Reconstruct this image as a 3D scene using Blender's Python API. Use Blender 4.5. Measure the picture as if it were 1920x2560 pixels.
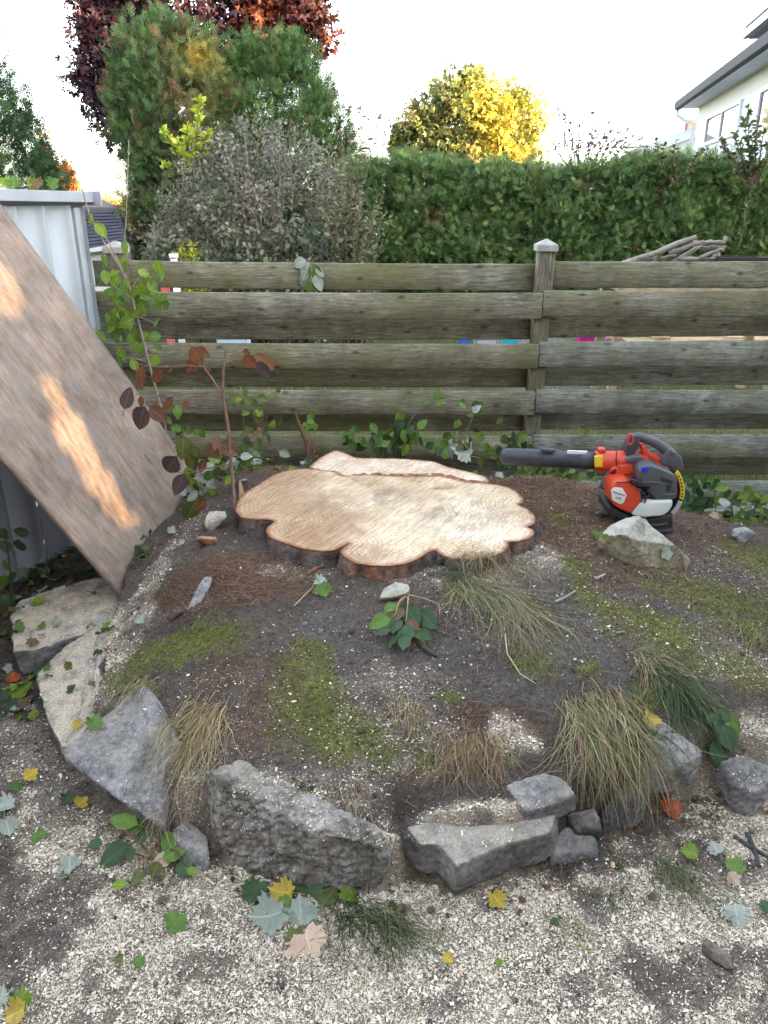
import bpy, bmesh, math, random
import numpy as np
from mathutils import Vector, Matrix, geometry
from mathutils.bvhtree import BVHTree

for o in list(bpy.data.objects):
    bpy.data.objects.remove(o, do_unlink=True)
scene = bpy.context.scene
COL = scene.collection
R = math.radians

# ------------------------------------------------------------------ camera
CAM_H, PITCH, FPX = 1.70, R(22.0), 1923.0
cam_d = bpy.data.cameras.new('camera')
cam = bpy.data.objects.new('camera', cam_d)
COL.objects.link(cam)
cam.location = (0, 0, CAM_H)
cam.rotation_euler = (R(90) - PITCH, 0, 0)
cam_d.sensor_fit = 'VERTICAL'
cam_d.sensor_height = 36.0
cam_d.lens = 36.0 * FPX / 2560.0
cam_d.clip_start = 0.05
cam_d.clip_end = 2000
scene.camera = cam

# ------------------------------------------------------------------ sky, sun, exposure
SUN_EL = R(10.0)
SUN_AZ = Vector((0.78, -0.6258))            # horizontal direction towards the sun
world = bpy.data.worlds.new('World')
scene.world = world
world.use_nodes = True
wn, wl = world.node_tree.nodes, world.node_tree.links
sky = wn.new('ShaderNodeTexSky')
sky.sky_type = 'NISHITA'
sky.sun_disc = False
sky.sun_elevation = SUN_EL
sky.sun_rotation = math.atan2(SUN_AZ.x, SUN_AZ.y)
sky.air_density = 0.8
sky.dust_density = 1.6
sky.ozone_density = 0.3
bg = wn['Background']
bg.inputs['Strength'].default_value = 0.15
hs = wn.new('ShaderNodeHueSaturation')
hs.inputs['Saturation'].default_value = 0.50
wl.new(sky.outputs[0], hs.inputs['Color'])
wl.new(hs.outputs[0], bg.inputs['Color'])
sun_d = bpy.data.lights.new('sun', 'SUN')
sun_d.energy = 2.0
sun_d.angle = R(0.5)
sun_d.color = (1.0, 0.62, 0.30)
sun = bpy.data.objects.new('sun', sun_d)
COL.objects.link(sun)
sdir = Vector((SUN_AZ.x * math.cos(SUN_EL), SUN_AZ.y * math.cos(SUN_EL), math.sin(SUN_EL)))
sun.rotation_euler = sdir.to_track_quat('Z', 'Y').to_euler()
sun.location = (30, -12, 20)
vs = scene.view_settings
scene.display_settings.display_device = 'sRGB'
vs.view_transform = 'Standard'
vs.look = 'None'
vs.exposure = 3.55
vs.gamma = 1.0
vs.use_curve_mapping = False
scene.render.engine = 'CYCLES'
scene.cycles.use_denoising = True
scene.cycles.denoising_prefilter = 'NONE'
scene.cycles.sample_clamp_indirect = 4.0
scene.cycles.max_bounces = 8
scene.cycles.diffuse_bounces = 4
scene.cycles.transparent_max_bounces = 8

# ------------------------------------------------------------------ numeric helpers
rng = np.random.default_rng(7)
random.seed(7)
SP, CP = math.sin(PITCH), math.cos(PITCH)

def ray(u, v):
    x = (u - 960.0) / FPX
    y = -(v - 1280.0) / FPX
    return Vector((x, CP + SP * y, -SP + CP * y))

def at_z(u, v, z):
    d = ray(u, v)
    t = (z - CAM_H) / d.z
    return Vector((d.x * t, d.y * t, z))

def at_y(u, v, Y):
    d = ray(u, v)
    t = Y / d.y
    return Vector((d.x * t, Y, CAM_H + d.z * t))

def _h3(ix, iy, iz, seed):
    n = (ix.astype(np.int64) * 374761393 + iy.astype(np.int64) * 668265263 + iz.astype(np.int64) * 2147483647 + seed * 974711) & 0xffffffff
    n = ((n ^ (n >> 13)) * 1274126177) & 0xffffffff
    n = (n ^ (n >> 16)) & 0xffffffff
    return n / 4294967295.0

def vnoise(x, y, z=None, seed=0):
    x = np.asarray(x, float); y = np.asarray(y, float)
    z = np.zeros_like(x) if z is None else np.asarray(z, float)
    ix, iy, iz = np.floor(x), np.floor(y), np.floor(z)
    fx, fy, fz = x - ix, y - iy, z - iz
    fx, fy, fz = [f * f * f * (f * (f * 6 - 15) + 10) for f in (fx, fy, fz)]
    r = 0
    for dx in (0, 1):
        wx = fx if dx else 1 - fx
        for dy in (0, 1):
            wy = fy if dy else 1 - fy
            for dz in (0, 1):
                wz = fz if dz else 1 - fz
                r = r + wx * wy * wz * _h3(ix + dx, iy + dy, iz + dz, seed)
    return r * 2 - 1

def fbm(x, y, z=None, octv=4, seed=0, gain=0.5):
    a, s, f = 1.0, 0, 1.0
    tot = 0
    for k in range(octv):
        s = s + a * vnoise(x * f + 13.7 * k, y * f - 7.1 * k, None if z is None else z * f + 3.3 * k, seed + k)
        tot += a
        a *= gain
        f *= 2.03
    return s / tot

def sstep(a, b, x):
    t = np.clip((x - a) / (b - a), 0, 1)
    return t * t * (3 - 2 * t)

# ------------------------------------------------------------------ object helpers
def link(o, parent=None):
    COL.objects.link(o)
    if parent is not None:
        o.parent = parent
    return o

def tag(o, label=None, cat=None, group=None, kind=None):
    if label: o['label'] = label
    if cat: o['category'] = cat
    if group: o['group'] = group
    if kind: o['kind'] = kind
    return o

def empty(name, loc, label=None, cat=None, group=None):
    o = bpy.data.objects.new(name, None)
    o.empty_display_size = 0.1
    o.location = loc
    COL.objects.link(o)
    return tag(o, label, cat, group)

def mesh_np(name, V, Fs, col=None, smooth=False, attrs=None):
    """V (n,3); Fs list of (m,k) index arrays; col per vertex (n,3)"""
    me = bpy.data.meshes.new(name)
    V = np.asarray(V, np.float32)
    Fs = [np.asarray(f, np.int32) for f in Fs if len(f)]
    me.vertices.add(len(V))
    me.vertices.foreach_set('co', V.ravel())
    nl = sum(f.size for f in Fs)
    nf = sum(len(f) for f in Fs)
    me.loops.add(nl)
    me.loops.foreach_set('vertex_index', np.concatenate([f.ravel() for f in Fs]))
    tot = np.concatenate([np.full(len(f), f.shape[1], np.int32) for f in Fs])
    st = np.concatenate([[0], np.cumsum(tot)[:-1]]).astype(np.int32)
    me.polygons.add(nf)
    me.polygons.foreach_set('loop_start', st)
    me.polygons.foreach_set('loop_total', tot)
    if smooth:
        me.polygons.foreach_set('use_smooth', np.ones(nf, bool))
    if col is not None:
        a = me.color_attributes.new('Col', 'FLOAT_COLOR', 'POINT')
        c = np.ones((len(V), 4), np.float32)
        c[:, :3] = col
        a.data.foreach_set('color', c.ravel())
    for k, arr in (attrs or {}).items():
        a = me.attributes.new(k, 'FLOAT', 'POINT')
        a.data.foreach_set('value', np.asarray(arr, np.float32))
    me.update(calc_edges=True)
    me.validate()
    return me

def obj(name, me, mat=None, parent=None, loc=None):
    o = bpy.data.objects.new(name, me)
    if mat is not None and len(me.materials) == 0:
        me.materials.append(mat)
    if loc is not None:
        o.location = loc
    return link(o, parent)

def bm_obj(name, bm, mat, parent=None, loc=None, smooth=False):
    me = bpy.data.meshes.new(name)
    bm.normal_update()
    bm.to_mesh(me)
    bm.free()
    if smooth:
        for p in me.polygons: p.use_smooth = True
    return obj(name, me, mat, parent, loc)

def bm_box(bm, c, s, rot=None, bevel=0.0):
    """box centre c, size s"""
    r = bmesh.ops.create_cube(bm, size=1.0)
    vs_ = r['verts']
    m = Matrix.Translation(Vector(c)) @ (rot.to_4x4() if rot else Matrix()) @ Matrix.Diagonal((s[0], s[1], s[2], 1))
    bmesh.ops.transform(bm, matrix=m, verts=vs_)
    if bevel:
        ed = list({e for v in vs_ for e in v.link_edges})
        bmesh.ops.bevel(bm, geom=ed, offset=bevel, segments=2, affect='EDGES', profile=0.6)

def box_obj(name, c, s, mat, parent=None, rot=None, bevel=0.0):
    bm = bmesh.new()
    bm_box(bm, (0, 0, 0), s, None, bevel)
    o = bm_obj(name, bm, mat, parent, c)
    if rot: o.rotation_euler = rot
    return o

def tube_data(pts, rad, n=8, cap=True):
    pts = np.asarray(pts, float); rad = np.asarray(rad, float)
    k = len(pts)
    tang = np.gradient(pts, axis=0)
    tang /= np.linalg.norm(tang, axis=1)[:, None] + 1e-9
    ref = np.array([0, 0, 1.0]) if abs(tang[0][2]) < 0.9 else np.array([1.0, 0, 0])
    V = []
    a = np.linspace(0, 2 * np.pi, n, endpoint=False)
    nx = np.cross(tang[0], ref); nx /= np.linalg.norm(nx)
    for i in range(k):
        nx = nx - tang[i] * np.dot(nx, tang[i]); nx /= np.linalg.norm(nx) + 1e-9
        ny = np.cross(tang[i], nx)
        V.append(pts[i] + rad[i] * (np.cos(a)[:, None] * nx + np.sin(a)[:, None] * ny))
    V = np.concatenate(V)
    F = []
    for i in range(k - 1):
        for j in range(n):
            F.append((i * n + j, i * n + (j + 1) % n, (i + 1) * n + (j + 1) % n, (i + 1) * n + j))
    T = []
    if cap:
        c0, c1 = len(V), len(V) + 1
        V = np.vstack([V, pts[0], pts[-1]])
        for j in range(n):
            T.append((c0, (j + 1) % n, j))
            T.append((c1, (k - 1) * n + j, (k - 1) * n + (j + 1) % n))
    return V, np.array(F), np.array(T, int).reshape(-1, 3)

class Soup:
    """collects tubes / templates into one mesh"""
    def __init__(s): s.V, s.F4, s.F3, s.C, s.n = [], [], [], [], 0
    def add(s, V, F4=None, F3=None, col=(1, 1, 1)):
        V = np.asarray(V, float)
        s.V.append(V)
        if F4 is not None and len(F4): s.F4.append(np.asarray(F4, int) + s.n)
        if F3 is not None and len(F3): s.F3.append(np.asarray(F3, int) + s.n)
        c = np.asarray(col, float)
        s.C.append(np.broadcast_to(c, (len(V), 3)) if c.ndim == 1 else c)
        s.n += len(V)
        return s
    def tube(s, pts, rad, n=6, col=(1, 1, 1)):
        V, F, T = tube_data(pts, rad, n)
        return s.add(V, F, T, col)
    def inst(s, tv, tf, M, T, C):
        """tv (k,3) template, tf list of faces of equal length; M (N,3,3), T (N,3), C (N,3)"""
        tv = np.asarray(tv, float); tf = np.asarray(tf, int)
        N, k = len(T), len(tv)
        if N == 0: return s
        V = np.einsum('nij,kj->nki', M, tv) + np.asarray(T)[:, None, :]
        F = (tf[None] + (np.arange(N) * k)[:, None, None]).reshape(-1, tf.shape[1])
        Cc = np.repeat(np.asarray(C, float), k, axis=0)
        return s.add(V.reshape(-1, 3), F if tf.shape[1] == 4 else None, F if tf.shape[1] == 3 else None, Cc)
    def mesh(s, name, smooth=False):
        Fs = []
        if s.F4: Fs.append(np.concatenate(s.F4))
        if s.F3: Fs.append(np.concatenate(s.F3))
        return mesh_np(name, np.concatenate(s.V), Fs, np.concatenate(s.C), smooth)
    def build(s, name, mat, parent=None, smooth=False, loc=None):
        if loc is not None:
            s.V = [v - np.asarray(loc) for v in s.V]
        return obj(name, s.mesh(name, smooth), mat, parent, loc)

def frames(Yd, Nn, size):
    """rotation-scale matrices: local y -> Yd, local z ~ Nn"""
    Yd = Yd / (np.linalg.norm(Yd, axis=1)[:, None] + 1e-9)
    X = np.cross(Yd, Nn); X /= np.linalg.norm(X, axis=1)[:, None] + 1e-9
    Z = np.cross(X, Yd)
    return np.stack([X, Yd, Z], axis=2) * np.asarray(size, float)[:, None, None]

def rdir(n, r=None):
    v = (r or rng).normal(size=(n, 3))
    return v / np.linalg.norm(v, axis=1)[:, None]

def cvar(n, base, amt=0.25, r=None, hue=0.08):
    r = r or rng
    c = np.asarray(base, float)[None] * (1 + amt * r.normal(size=(n, 1))) * (1 + hue * r.normal(size=(n, 3)))
    return np.clip(c, 0.004, 0.95)

def cmix(n, cols, probs, amt=0.2, r=None, hue=0.06):
    r = r or rng
    k = r.choice(len(cols), size=n, p=np.asarray(probs) / np.sum(probs))
    c = np.asarray(cols, float)[k] * (1 + amt * r.normal(size=(n, 1))) * (1 + hue * r.normal(size=(n, 3)))
    return np.clip(c, 0.004, 0.95)

# ------------------------------------------------------------------ materials
def new_mat(name):
    m = bpy.data.materials.new(name)
    m.use_nodes = True
    nt = m.node_tree
    return m, nt.nodes, nt.links, nt.nodes['Principled BSDF']

def n_pos(N, L, scale=(1, 1, 1), obj_space=False, rot=(0, 0, 0)):
    if obj_space:
        g = N.new('ShaderNodeTexCoord'); out = g.outputs['Object']
    else:
        g = N.new('ShaderNodeNewGeometry'); out = g.outputs['Position']
    if any(rot):                                   # turn first, then stretch
        mr = N.new('ShaderNodeMapping')
        mr.inputs['Rotation'].default_value = rot
        L.new(out, mr.inputs['Vector'])
        out = mr.outputs[0]
    mp = N.new('ShaderNodeMapping')
    mp.inputs['Scale'].default_value = scale
    L.new(out, mp.inputs['Vector'])
    return mp.outputs[0]

def n_noise(N, L, vec, scale, detail=5, rough=0.6, dist=0.0):
    t = N.new('ShaderNodeTexNoise')
    t.inputs['Scale'].default_value = scale
    t.inputs['Detail'].default_value = detail
    t.inputs['Roughness'].default_value = rough
    t.inputs['Distortion'].default_value = dist
    L.new(vec, t.inputs['Vector'])
    return t.outputs['Fac']

def n_ramp(N, L, fac, stops, interp='LINEAR'):
    r = N.new('ShaderNodeValToRGB')
    r.color_ramp.interpolation = interp
    e = r.color_ramp.elements
    while len(e) > 1: e.remove(e[-1])
    for i, (p, c) in enumerate(stops):
        el = e[0] if i == 0 else e.new(p)
        el.position = p
        el.color = (*c, 1) if hasattr(c, '__len__') else (c, c, c, 1)
    L.new(fac, r.inputs[0])
    return r.outputs[0]

def n_mix(N, L, fac, a, b, mode='MIX'):
    m = N.new('ShaderNodeMix')
    m.data_type = 'RGBA'
    m.blend_type = mode
    for sock, val in ((m.inputs[0], fac), (m.inputs[6], a), (m.inputs[7], b)):
        if hasattr(val, 'default_value') or hasattr(val, 'is_output'):
            L.new(val, sock)
        elif hasattr(val, '__len__'):
            sock.default_value = (*val, 1)
        else:
            sock.default_value = val
    return m.outputs[2]

def n_math(N, L, op, a, b=0.0):
    m = N.new('ShaderNodeMath'); m.operation = op
    for sock, val in ((m.inputs[0], a), (m.inputs[1], b)):
        if hasattr(val, 'is_output'): L.new(val, sock)
        else: sock.default_value = val
    return m.outputs[0]

def n_bump(N, L, B, height, strength=0.5, dist=0.01, prev=None):
    b = N.new('ShaderNodeBump')
    b.inputs['Strength'].default_value = strength
    b.inputs['Distance'].default_value = dist
    L.new(height, b.inputs['Height'])
    if prev is not None: L.new(prev, b.inputs['Normal'])
    L.new(b.outputs[0], B.inputs['Normal'])
    return b.outputs[0]

def simple(name, col, rough=0.6, var=0.15, vscale=8.0, bump=0.0, bscale=60.0, bdist=0.004, metal=0.0, spec=0.4):
    m, N, L, B = new_mat(name)
    p = n_pos(N, L)
    f = n_noise(N, L, p, vscale, 6, 0.65)
    c = n_ramp(N, L, f, [(0.3, [x * (1 - var) for x in col]), (0.7, [min(x * (1 + var), 1) for x in col])])
    L.new(c, B.inputs['Base Color'])
    B.inputs['Roughness'].default_value = rough
    B.inputs['Metallic'].default_value = metal
    B.inputs['Specular IOR Level'].default_value = spec
    if bump:
        n_bump(N, L, B, n_noise(N, L, p, bscale, 4, 0.6), bump, bdist)
    return m

def attr_mat(name, rough=0.7, transl=0.0, vscale=0.0, vamt=0.0, bump=0.0, bscale=80, bdist=0.004, spec=0.3):
    m, N, L, B = new_mat(name)
    a = N.new('ShaderNodeAttribute'); a.attribute_name = 'Col'
    c = a.outputs['Color']
    if vscale:
        f = n_noise(N, L, n_pos(N, L), vscale, 5, 0.65)
        v = n_ramp(N, L, f, [(0.3, 1 - vamt), (0.7, 1 + vamt)])
        c = n_mix(N, L, 1.0, c, v, 'MULTIPLY')
    L.new(c, B.inputs['Base Color'])
    B.inputs['Roughness'].default_value = rough
    B.inputs['Specular IOR Level'].default_value = spec
    if bump:
        n_bump(N, L, B, n_noise(N, L, n_pos(N, L), bscale, 4, 0.6), bump, bdist)
    if transl:
        t = N.new('ShaderNodeBsdfTranslucent')
        L.new(c, t.inputs['Color'])
        mx = N.new('ShaderNodeMixShader')
        mx.inputs[0].default_value = transl
        L.new(B.outputs[0], mx.inputs[1]); L.new(t.outputs[0], mx.inputs[2])
        L.new(mx.outputs[0], N['Material Output'].inputs['Surface'])
    return m

M_leaf = attr_mat('leaf_tissue', 0.55, 0.3)
M_conifer = attr_mat('conifer_scale_leaf', 0.65, 0.12)
M_grass = attr_mat('grass_blade', 0.6, 0.2)
M_twig = attr_mat('twig_bark', 0.85, 0, 30, 0.3)
M_chip = attr_mat('wood_chip', 0.85, 0.1)
# ------------------------------------------------------------------ terrain
EDGE = np.array([(-1.55, 2.05), (-1.25, 2.02), (-0.95, 2.0), (-0.83, 1.93), (-0.598, 1.67), (-0.424, 1.60), (-0.163, 1.52), (0.03, 1.535), (0.06, 1.565),
                 (0.197, 1.545), (0.32, 1.575), (0.451, 1.60), (0.606, 1.73), (0.80, 1.84), (1.007, 1.88), (1.2, 1.86), (1.5, 1.92), (1.9, 2.05), (2.6, 2.3)])
LEFT = np.array([(1.5, -0.80), (1.85, -0.86), (2.1, -0.99), (2.35, -1.04), (2.65, -1.10), (2.9, -1.14), (3.2, -1.25), (3.9, -1.2), (4.5, -1.1)])

def h_ground(x, y):
    x = np.asarray(x, float); y = np.asarray(y, float)
    ye = np.interp(x, EDGE[:, 0], EDGE[:, 1])
    xl = np.interp(y, LEFT[:, 0], LEFT[:, 1])
    d = np.minimum(y - ye, x - xl)
    d = d + 0.02 * fbm(x * 6, y * 6, seed=3, octv=3)
    m = sstep(0.0, 0.055, d)
    rs = np.hypot((x - 0.0) / 1.15, (y - 3.2) / 0.95)          # towards the stump
    top = 0.17 + 0.05 * sstep(0.05, 0.5, d) + 0.15 * sstep(1.9, 0.8, rs) + 0.035 * sstep(1.2, 0.8, rs)
    top = top - 0.07 * sstep(-0.55, -1.1, x) * sstep(1.9, 2.3, y)
    fall = sstep(4.25, 3.75, y + 0.12 * np.sin(x * 2.1) * sstep(1.6, 1.0, x) + 0.30 * sstep(1.0, 1.6, x))
    top = 0.03 + (top - 0.03) * fall
    # sunken seat for the blower and the slope on the right
    top = top - 0.05 * sstep(1.3, 2.2, x)
    far = sstep(4.6, 6.0, y)
    z = m * top
    z = z * (1 - far)
    out = (1 - m)
    z = z - 0.05 * out * sstep(2.1, 3.0, y) * sstep(-1.1, -1.6, x) * (1 - far)
    near = (1 - sstep(5.0, 9.0, np.hypot(x, y)))
    z = z + near * (0.012 * fbm(x * 5, y * 5, seed=11, octv=4) + 0.006 * fbm(x * 22, y * 22, seed=12, octv=3) + 0.0035 * fbm(x * 70, y * 70, seed=17, octv=2) + 0.018 * m * fbm(x * 2.6, y * 2.6, seed=15, octv=2))
    hole = np.exp(-(((x - 0.03) / 0.07) ** 2 + ((y - 1.615) / 0.05) ** 2))
    z = z - 0.07 * hole
    return z

# ground sheet: fine near the camera, coarse to the horizon
xs = np.concatenate([-np.geomspace(400, 2.75, 34), np.arange(-2.6, 2.61, 0.0125), np.geomspace(2.75, 400, 34)])
ys = np.concatenate([-np.geomspace(300, 0.9, 22), np.arange(0.85, 4.9, 0.0125), np.geomspace(5.0, 500, 46)])
GX, GY = np.meshgrid(xs, ys, indexing='ij')
GZ = h_ground(GX, GY)

def h_fast(x, y):
    """bilinear lookup in the finished ground sheet"""
    x = np.asarray(x, float); y = np.asarray(y, float)
    i = np.clip(np.searchsorted(xs, x) - 1, 0, len(xs) - 2); j = np.clip(np.searchsorted(ys, y) - 1, 0, len(ys) - 2)
    fx_ = (x - xs[i]) / (xs[i + 1] - xs[i]); fy_ = (y - ys[j]) / (ys[j + 1] - ys[j])
    return (GZ[i, j] * (1 - fx_) + GZ[i + 1, j] * fx_) * (1 - fy_) + (GZ[i, j + 1] * (1 - fx_) + GZ[i + 1, j + 1] * fx_) * fy_

def hg(x, y):
    return float(h_fast(x, y))

def on_ground(u, v, dz=0.0):
    """world point where a pixel's ray meets the terrain"""
    z = 0.2
    p = None
    for _ in range(12):
        p = at_z(u, v, z)
        z = 0.5 * z + 0.5 * hg(p.x, p.y)
    return Vector((p.x, p.y, hg(p.x, p.y) + dz))

def blob_field(x, y, blobs, seed=0, wob=0.35, nscale=5.0):
    """sum of soft world-space spots given as (u, v, ru, rv, strength)"""
    f = np.zeros_like(x)
    nz = fbm(x * nscale, y * nscale, seed=seed, octv=4)
    nz2 = fbm(x * nscale * 5, y * nscale * 5, seed=seed + 50, octv=3)
    for (u, v, ru, rv, s) in blobs:
        c = on_ground(u, v)
        e = on_ground(u + ru, v); w = on_ground(u, v + rv * 0.7); w2 = on_ground(u, v - rv * 0.7)
        rx = abs(e.x - c.x); ry = max(abs(w2.y - w.y) / 1.4, 0.02)
        q = ((x - c.x) / rx) ** 2 + ((y - c.y) / ry) ** 2
        f = np.maximum(f, s * np.clip(1.25 - q + wob * 1.6 * nz + 0.7 * nz2, 0, 1))
    return np.clip(f, 0, 1)

MOSS = [(470, 1610, 150, 55, 1.0), (770, 1640, 70, 60, 0.9), (760, 1760, 120, 120, 0.95), (880, 1840, 190, 80, 1.0), (740, 1990, 70, 45, 1.0),
        (1065, 1900, 35, 35, 1), (1270, 1880, 40, 50, 0.8), (1130, 1740, 40, 20, 0.8), (1430, 1410, 45, 30, 0.9), (1470, 1490, 40, 35, 0.8), (1660, 1580, 150, 60, 0.85),
        (1800, 1500, 160, 55, 0.7), (1880, 1400, 80, 40, 0.7), (1330, 1650, 70, 45, 0.7), (1470, 1670, 40, 25, 0.8), (1400, 1290, 30, 25, .8), (1840, 1660, 60, 60, 0.8),
        (1150, 1480, 40, 30, 0.9), (1620, 1745, 50, 35, 0.8), (300, 1690, 60, 40, 0.6), (1750, 1660, 70, 40, .6), (1870, 1560, 60, 60, .5)]
NEEDLE = [(560, 1440, 210, 70, 1.0), (700, 1450, 110, 50, 0.9), (660, 1760, 90, 120, 0.6), (620, 1680, 150, 60, 0.5), (1440, 1260, 110, 35, 1.0), (1170, 1790, 90, 40, 0.8), (1290, 1800, 80, 60, .8),
          (690, 1190, 120, 40, 1.0), (1240, 1850, 60, 50, .6), (1000, 1950, 100, 40, .3), (1600, 1680, 60, 30, .5), (1880, 1720, 60, 40, .5), (1650, 1290, 60, 25, .3)]
GREY = [(820, 1570, 90, 50, 0.8), (1000, 1640, 220, 110, 0.45), (1450, 1640, 160, 60, 0.7), (1550, 1700, 110, 50, 0.6), (1400, 1420, 110, 120, 0.5), (1300, 1720, 120, 70, .5), (1640, 1500, 120, 50, .3)]
CHIPS = [(500, 2330, 560, 260, 0.9), (1200, 2350, 520, 260, 1.0), (1700, 2250, 340, 220, 0.9), (960, 2500, 1200, 160, 0.85), (1840, 2080, 200, 110, 0.95), (1150, 2040, 150, 55, 1.0), (960, 2160, 120, 60, 0.95),
         (200, 2020, 200, 110, 0.55), (300, 2130, 220, 90, 0.85), (1280, 1850, 70, 60, 0.8), (1000, 1850, 190, 120, 0.36), (820, 1980, 160, 70, 0.5), (1890, 1830, 90, 110, 0.8), (1000, 1700, 170, 60, 0.3),
         (1680, 1400, 250, 60, 0.14), (1600, 1560, 320, 150, 0.12), (1150, 1440, 210, 30, 0.5), (1340, 1390, 60, 45, 0.6), (760, 1430, 130, 20, 0.35), (1800, 1650, 120, 60, 0.3), (560, 1800, 230, 160, 0.13), (1000, 1560, 400, 140, 0.05),
         (1230, 2090, 160, 60, 0.9), (700, 2060, 60, 40, .8), (120, 1850, 160, 120, 0.4), (480, 1960, 60, 110, 0.55), (1900, 1290, 120, 40, .25), (385, 1440, 25, 90, .5), (345, 1545, 40, 30, .6), (470, 1330, 40, 60, .2), (300, 1640, 40, 60, .5), (240, 1700, 30, 40, .6), (1480, 1280, 120, 50, .06), (420, 1540, 140, 20, .15), (1780, 1980, 140, 60, .9)]
DARKS = [(90, 2250, 190, 190, 0.8), (170, 2000, 120, 60, 0.6), (1620, 2460, 210, 90, 0.75), (1100, 2480, 180, 60, 0.35), (700, 2470, 150, 60, 0.3), (1530, 2130, 100, 40, .4), (300, 2210, 120, 40, .4), (980, 2030, 70, 40, 0.9), (40, 2400, 90, 120, .5), (1500, 2270, 70, 50, .5), (560, 2420, 120, 40, .25)]

def chip_density(x, y):
    d = blob_field(x, y, CHIPS, seed=21, wob=0.4, nscale=3.0)
    k = blob_field(x, y, DARKS, seed=31, wob=0.6, nscale=4.0)
    patch = np.clip(0.85 + 0.5 * fbm(x * 16, y * 16, seed=91, octv=3) + 0.3 * fbm(x * 5, y * 5, seed=92, octv=2), 0.6, 1.1)
    return np.clip(d * (1 - 0.75 * k) * np.where(d > .3, patch, 1), 0, 1)

nx, ny = len(xs), len(ys)
idx = np.arange(nx * ny).reshape(nx, ny)
gF = np.stack([idx[:-1, :-1], idx[1:, :-1], idx[1:, 1:], idx[:-1, 1:]], -1).reshape(-1, 4)
soil = np.array([0.142, 0.117, 0.098]); moss_c = np.array([0.21, 0.225, 0.055]); need_c = np.array([0.155, 0.092, 0.06]); grey_c = np.array([0.17, 0.165, 0.16])
dust_c = np.array([0.51, 0.44, 0.355])
gc = np.broadcast_to(soil, (nx, ny, 3)).copy()
gc *= (1 + 0.35 * fbm(GX * 4, GY * 4, seed=41, octv=4))[..., None]
nearm = (np.abs(GX) < 2.7) & (GY > 0.8) & (GY < 4.95)
fx, fy = GX[nearm], GY[nearm]
cc = gc[nearm]
def lay(cc, f, col, var_seed):
    col = np.asarray(col)[None] * (1 + 0.35 * fbm(fx * 14, fy * 14, seed=var_seed, octv=3))[:, None]
    return cc * (1 - f[:, None]) + col * f[:, None]
cc = lay(cc, 0.85 * blob_field(fx, fy, GREY, 61), grey_c, 62)
cc = lay(cc, 0.9 * blob_field(fx, fy, NEEDLE, 63), need_c, 64)
mossf = blob_field(fx, fy, MOSS, 65, wob=0.55, nscale=7)
chipf = chip_density(fx, fy)
chipf = chipf * (1 - .5 * mossf)
cc = lay(cc, 0.92 * mossf, moss_c, 66)
cc = lay(cc, 0.68 * chipf, dust_c, 68)
gc[nearm] = cc
# neighbour's lawn, gravel and leaf litter beyond the fence
lawn = GY > 4.75
lw = np.array([0.085, 0.10, 0.035])
lc = lw * (1 + 0.3 * fbm(GX * 1.5, GY * 1.5, seed=71))[..., None]
dry = sstep(0.0, 0.5, fbm(GX * 0.9, GY * 0.9, seed=72) + 0.25 * (GY < 6.6))
lc = lc * (1 - 0.6 * dry[..., None]) + 0.6 * dry[..., None] * np.array([0.22, 0.19, 0.10])
gravel = sstep(0.35, 0.15, np.abs(GX - 1.7 - 0.1 * (GY - 8)) / 2.2) * sstep(7.2, 7.8, GY) * sstep(11, 10, GY)
lc = lc * (1 - gravel[..., None]) + gravel[..., None] * np.array([0.25, 0.24, 0.23])
gc = np.where(lawn[..., None], lc, gc)
chip_at = np.zeros((nx, ny)); chip_at[nearm] = chipf
m, N, L, B = new_mat('soil_ground')
a = N.new('ShaderNodeAttribute'); a.attribute_name = 'Col'
p = n_pos(N, L)
f1 = n_noise(N, L, p, 55, 8, 0.75)
f2 = n_noise(N, L, p, 220, 4, 0.7)
v1 = n_ramp(N, L, f1, [(0.28, 0.45), (0.5, 0.95), (0.72, 1.55)])
v2 = n_ramp(N, L, f2, [(0.3, 0.6), (0.7, 1.4)])
c = n_mix(N, L, 1.0, a.outputs['Color'], v1, 'MULTIPLY')
c = n_mix(N, L, 1.0, c, v2, 'MULTIPLY')
ca = N.new('ShaderNodeAttribute'); ca.attribute_name = 'chip'
sp1 = n_noise(N, L, p, 170, 3, 0.6)
sp2 = n_noise(N, L, p, 420, 2, 0.6)
thr = n_math(N, L, 'SUBTRACT', 0.66, n_math(N, L, 'MULTIPLY', ca.outputs['Fac'], 0.20))
k1 = n_math(N, L, 'GREATER_THAN', sp1, thr)
k2 = n_math(N, L, 'GREATER_THAN', sp2, thr)
kk = n_math(N, L, 'MULTIPLY', n_math(N, L, 'MAXIMUM', k1, k2), n_ramp(N, L, ca.outputs['Fac'], [(0.12, 0.0), (0.4, 0.9)]))
c = n_mix(N, L, kk, c, n_ramp(N, L, f1, [(0.3, (0.48, 0.40, 0.30)), (0.7, (0.72, 0.64, 0.52))]))
L.new(c, B.inputs['Base Color'])
B.inputs['Roughness'].default_value = 0.95
B.inputs['Specular IOR Level'].default_value = 0.15
hgt = n_math(N, L, 'ADD', f1, n_math(N, L, 'MULTIPLY', f2, 0.4))
n_bump(N, L, B, hgt, 1.0, 0.022)
M_soil = m
gme = mesh_np('ground', np.stack([GX, GY, GZ], -1).reshape(-1, 3), [gF], gc.reshape(-1, 3), smooth=True, attrs={'chip': chip_at.ravel()})
ground = tag(obj('ground', gme, M_soil), 'dark soil yard and mound with moss, running to the neighbour lawn', None, kind='structure')

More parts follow.
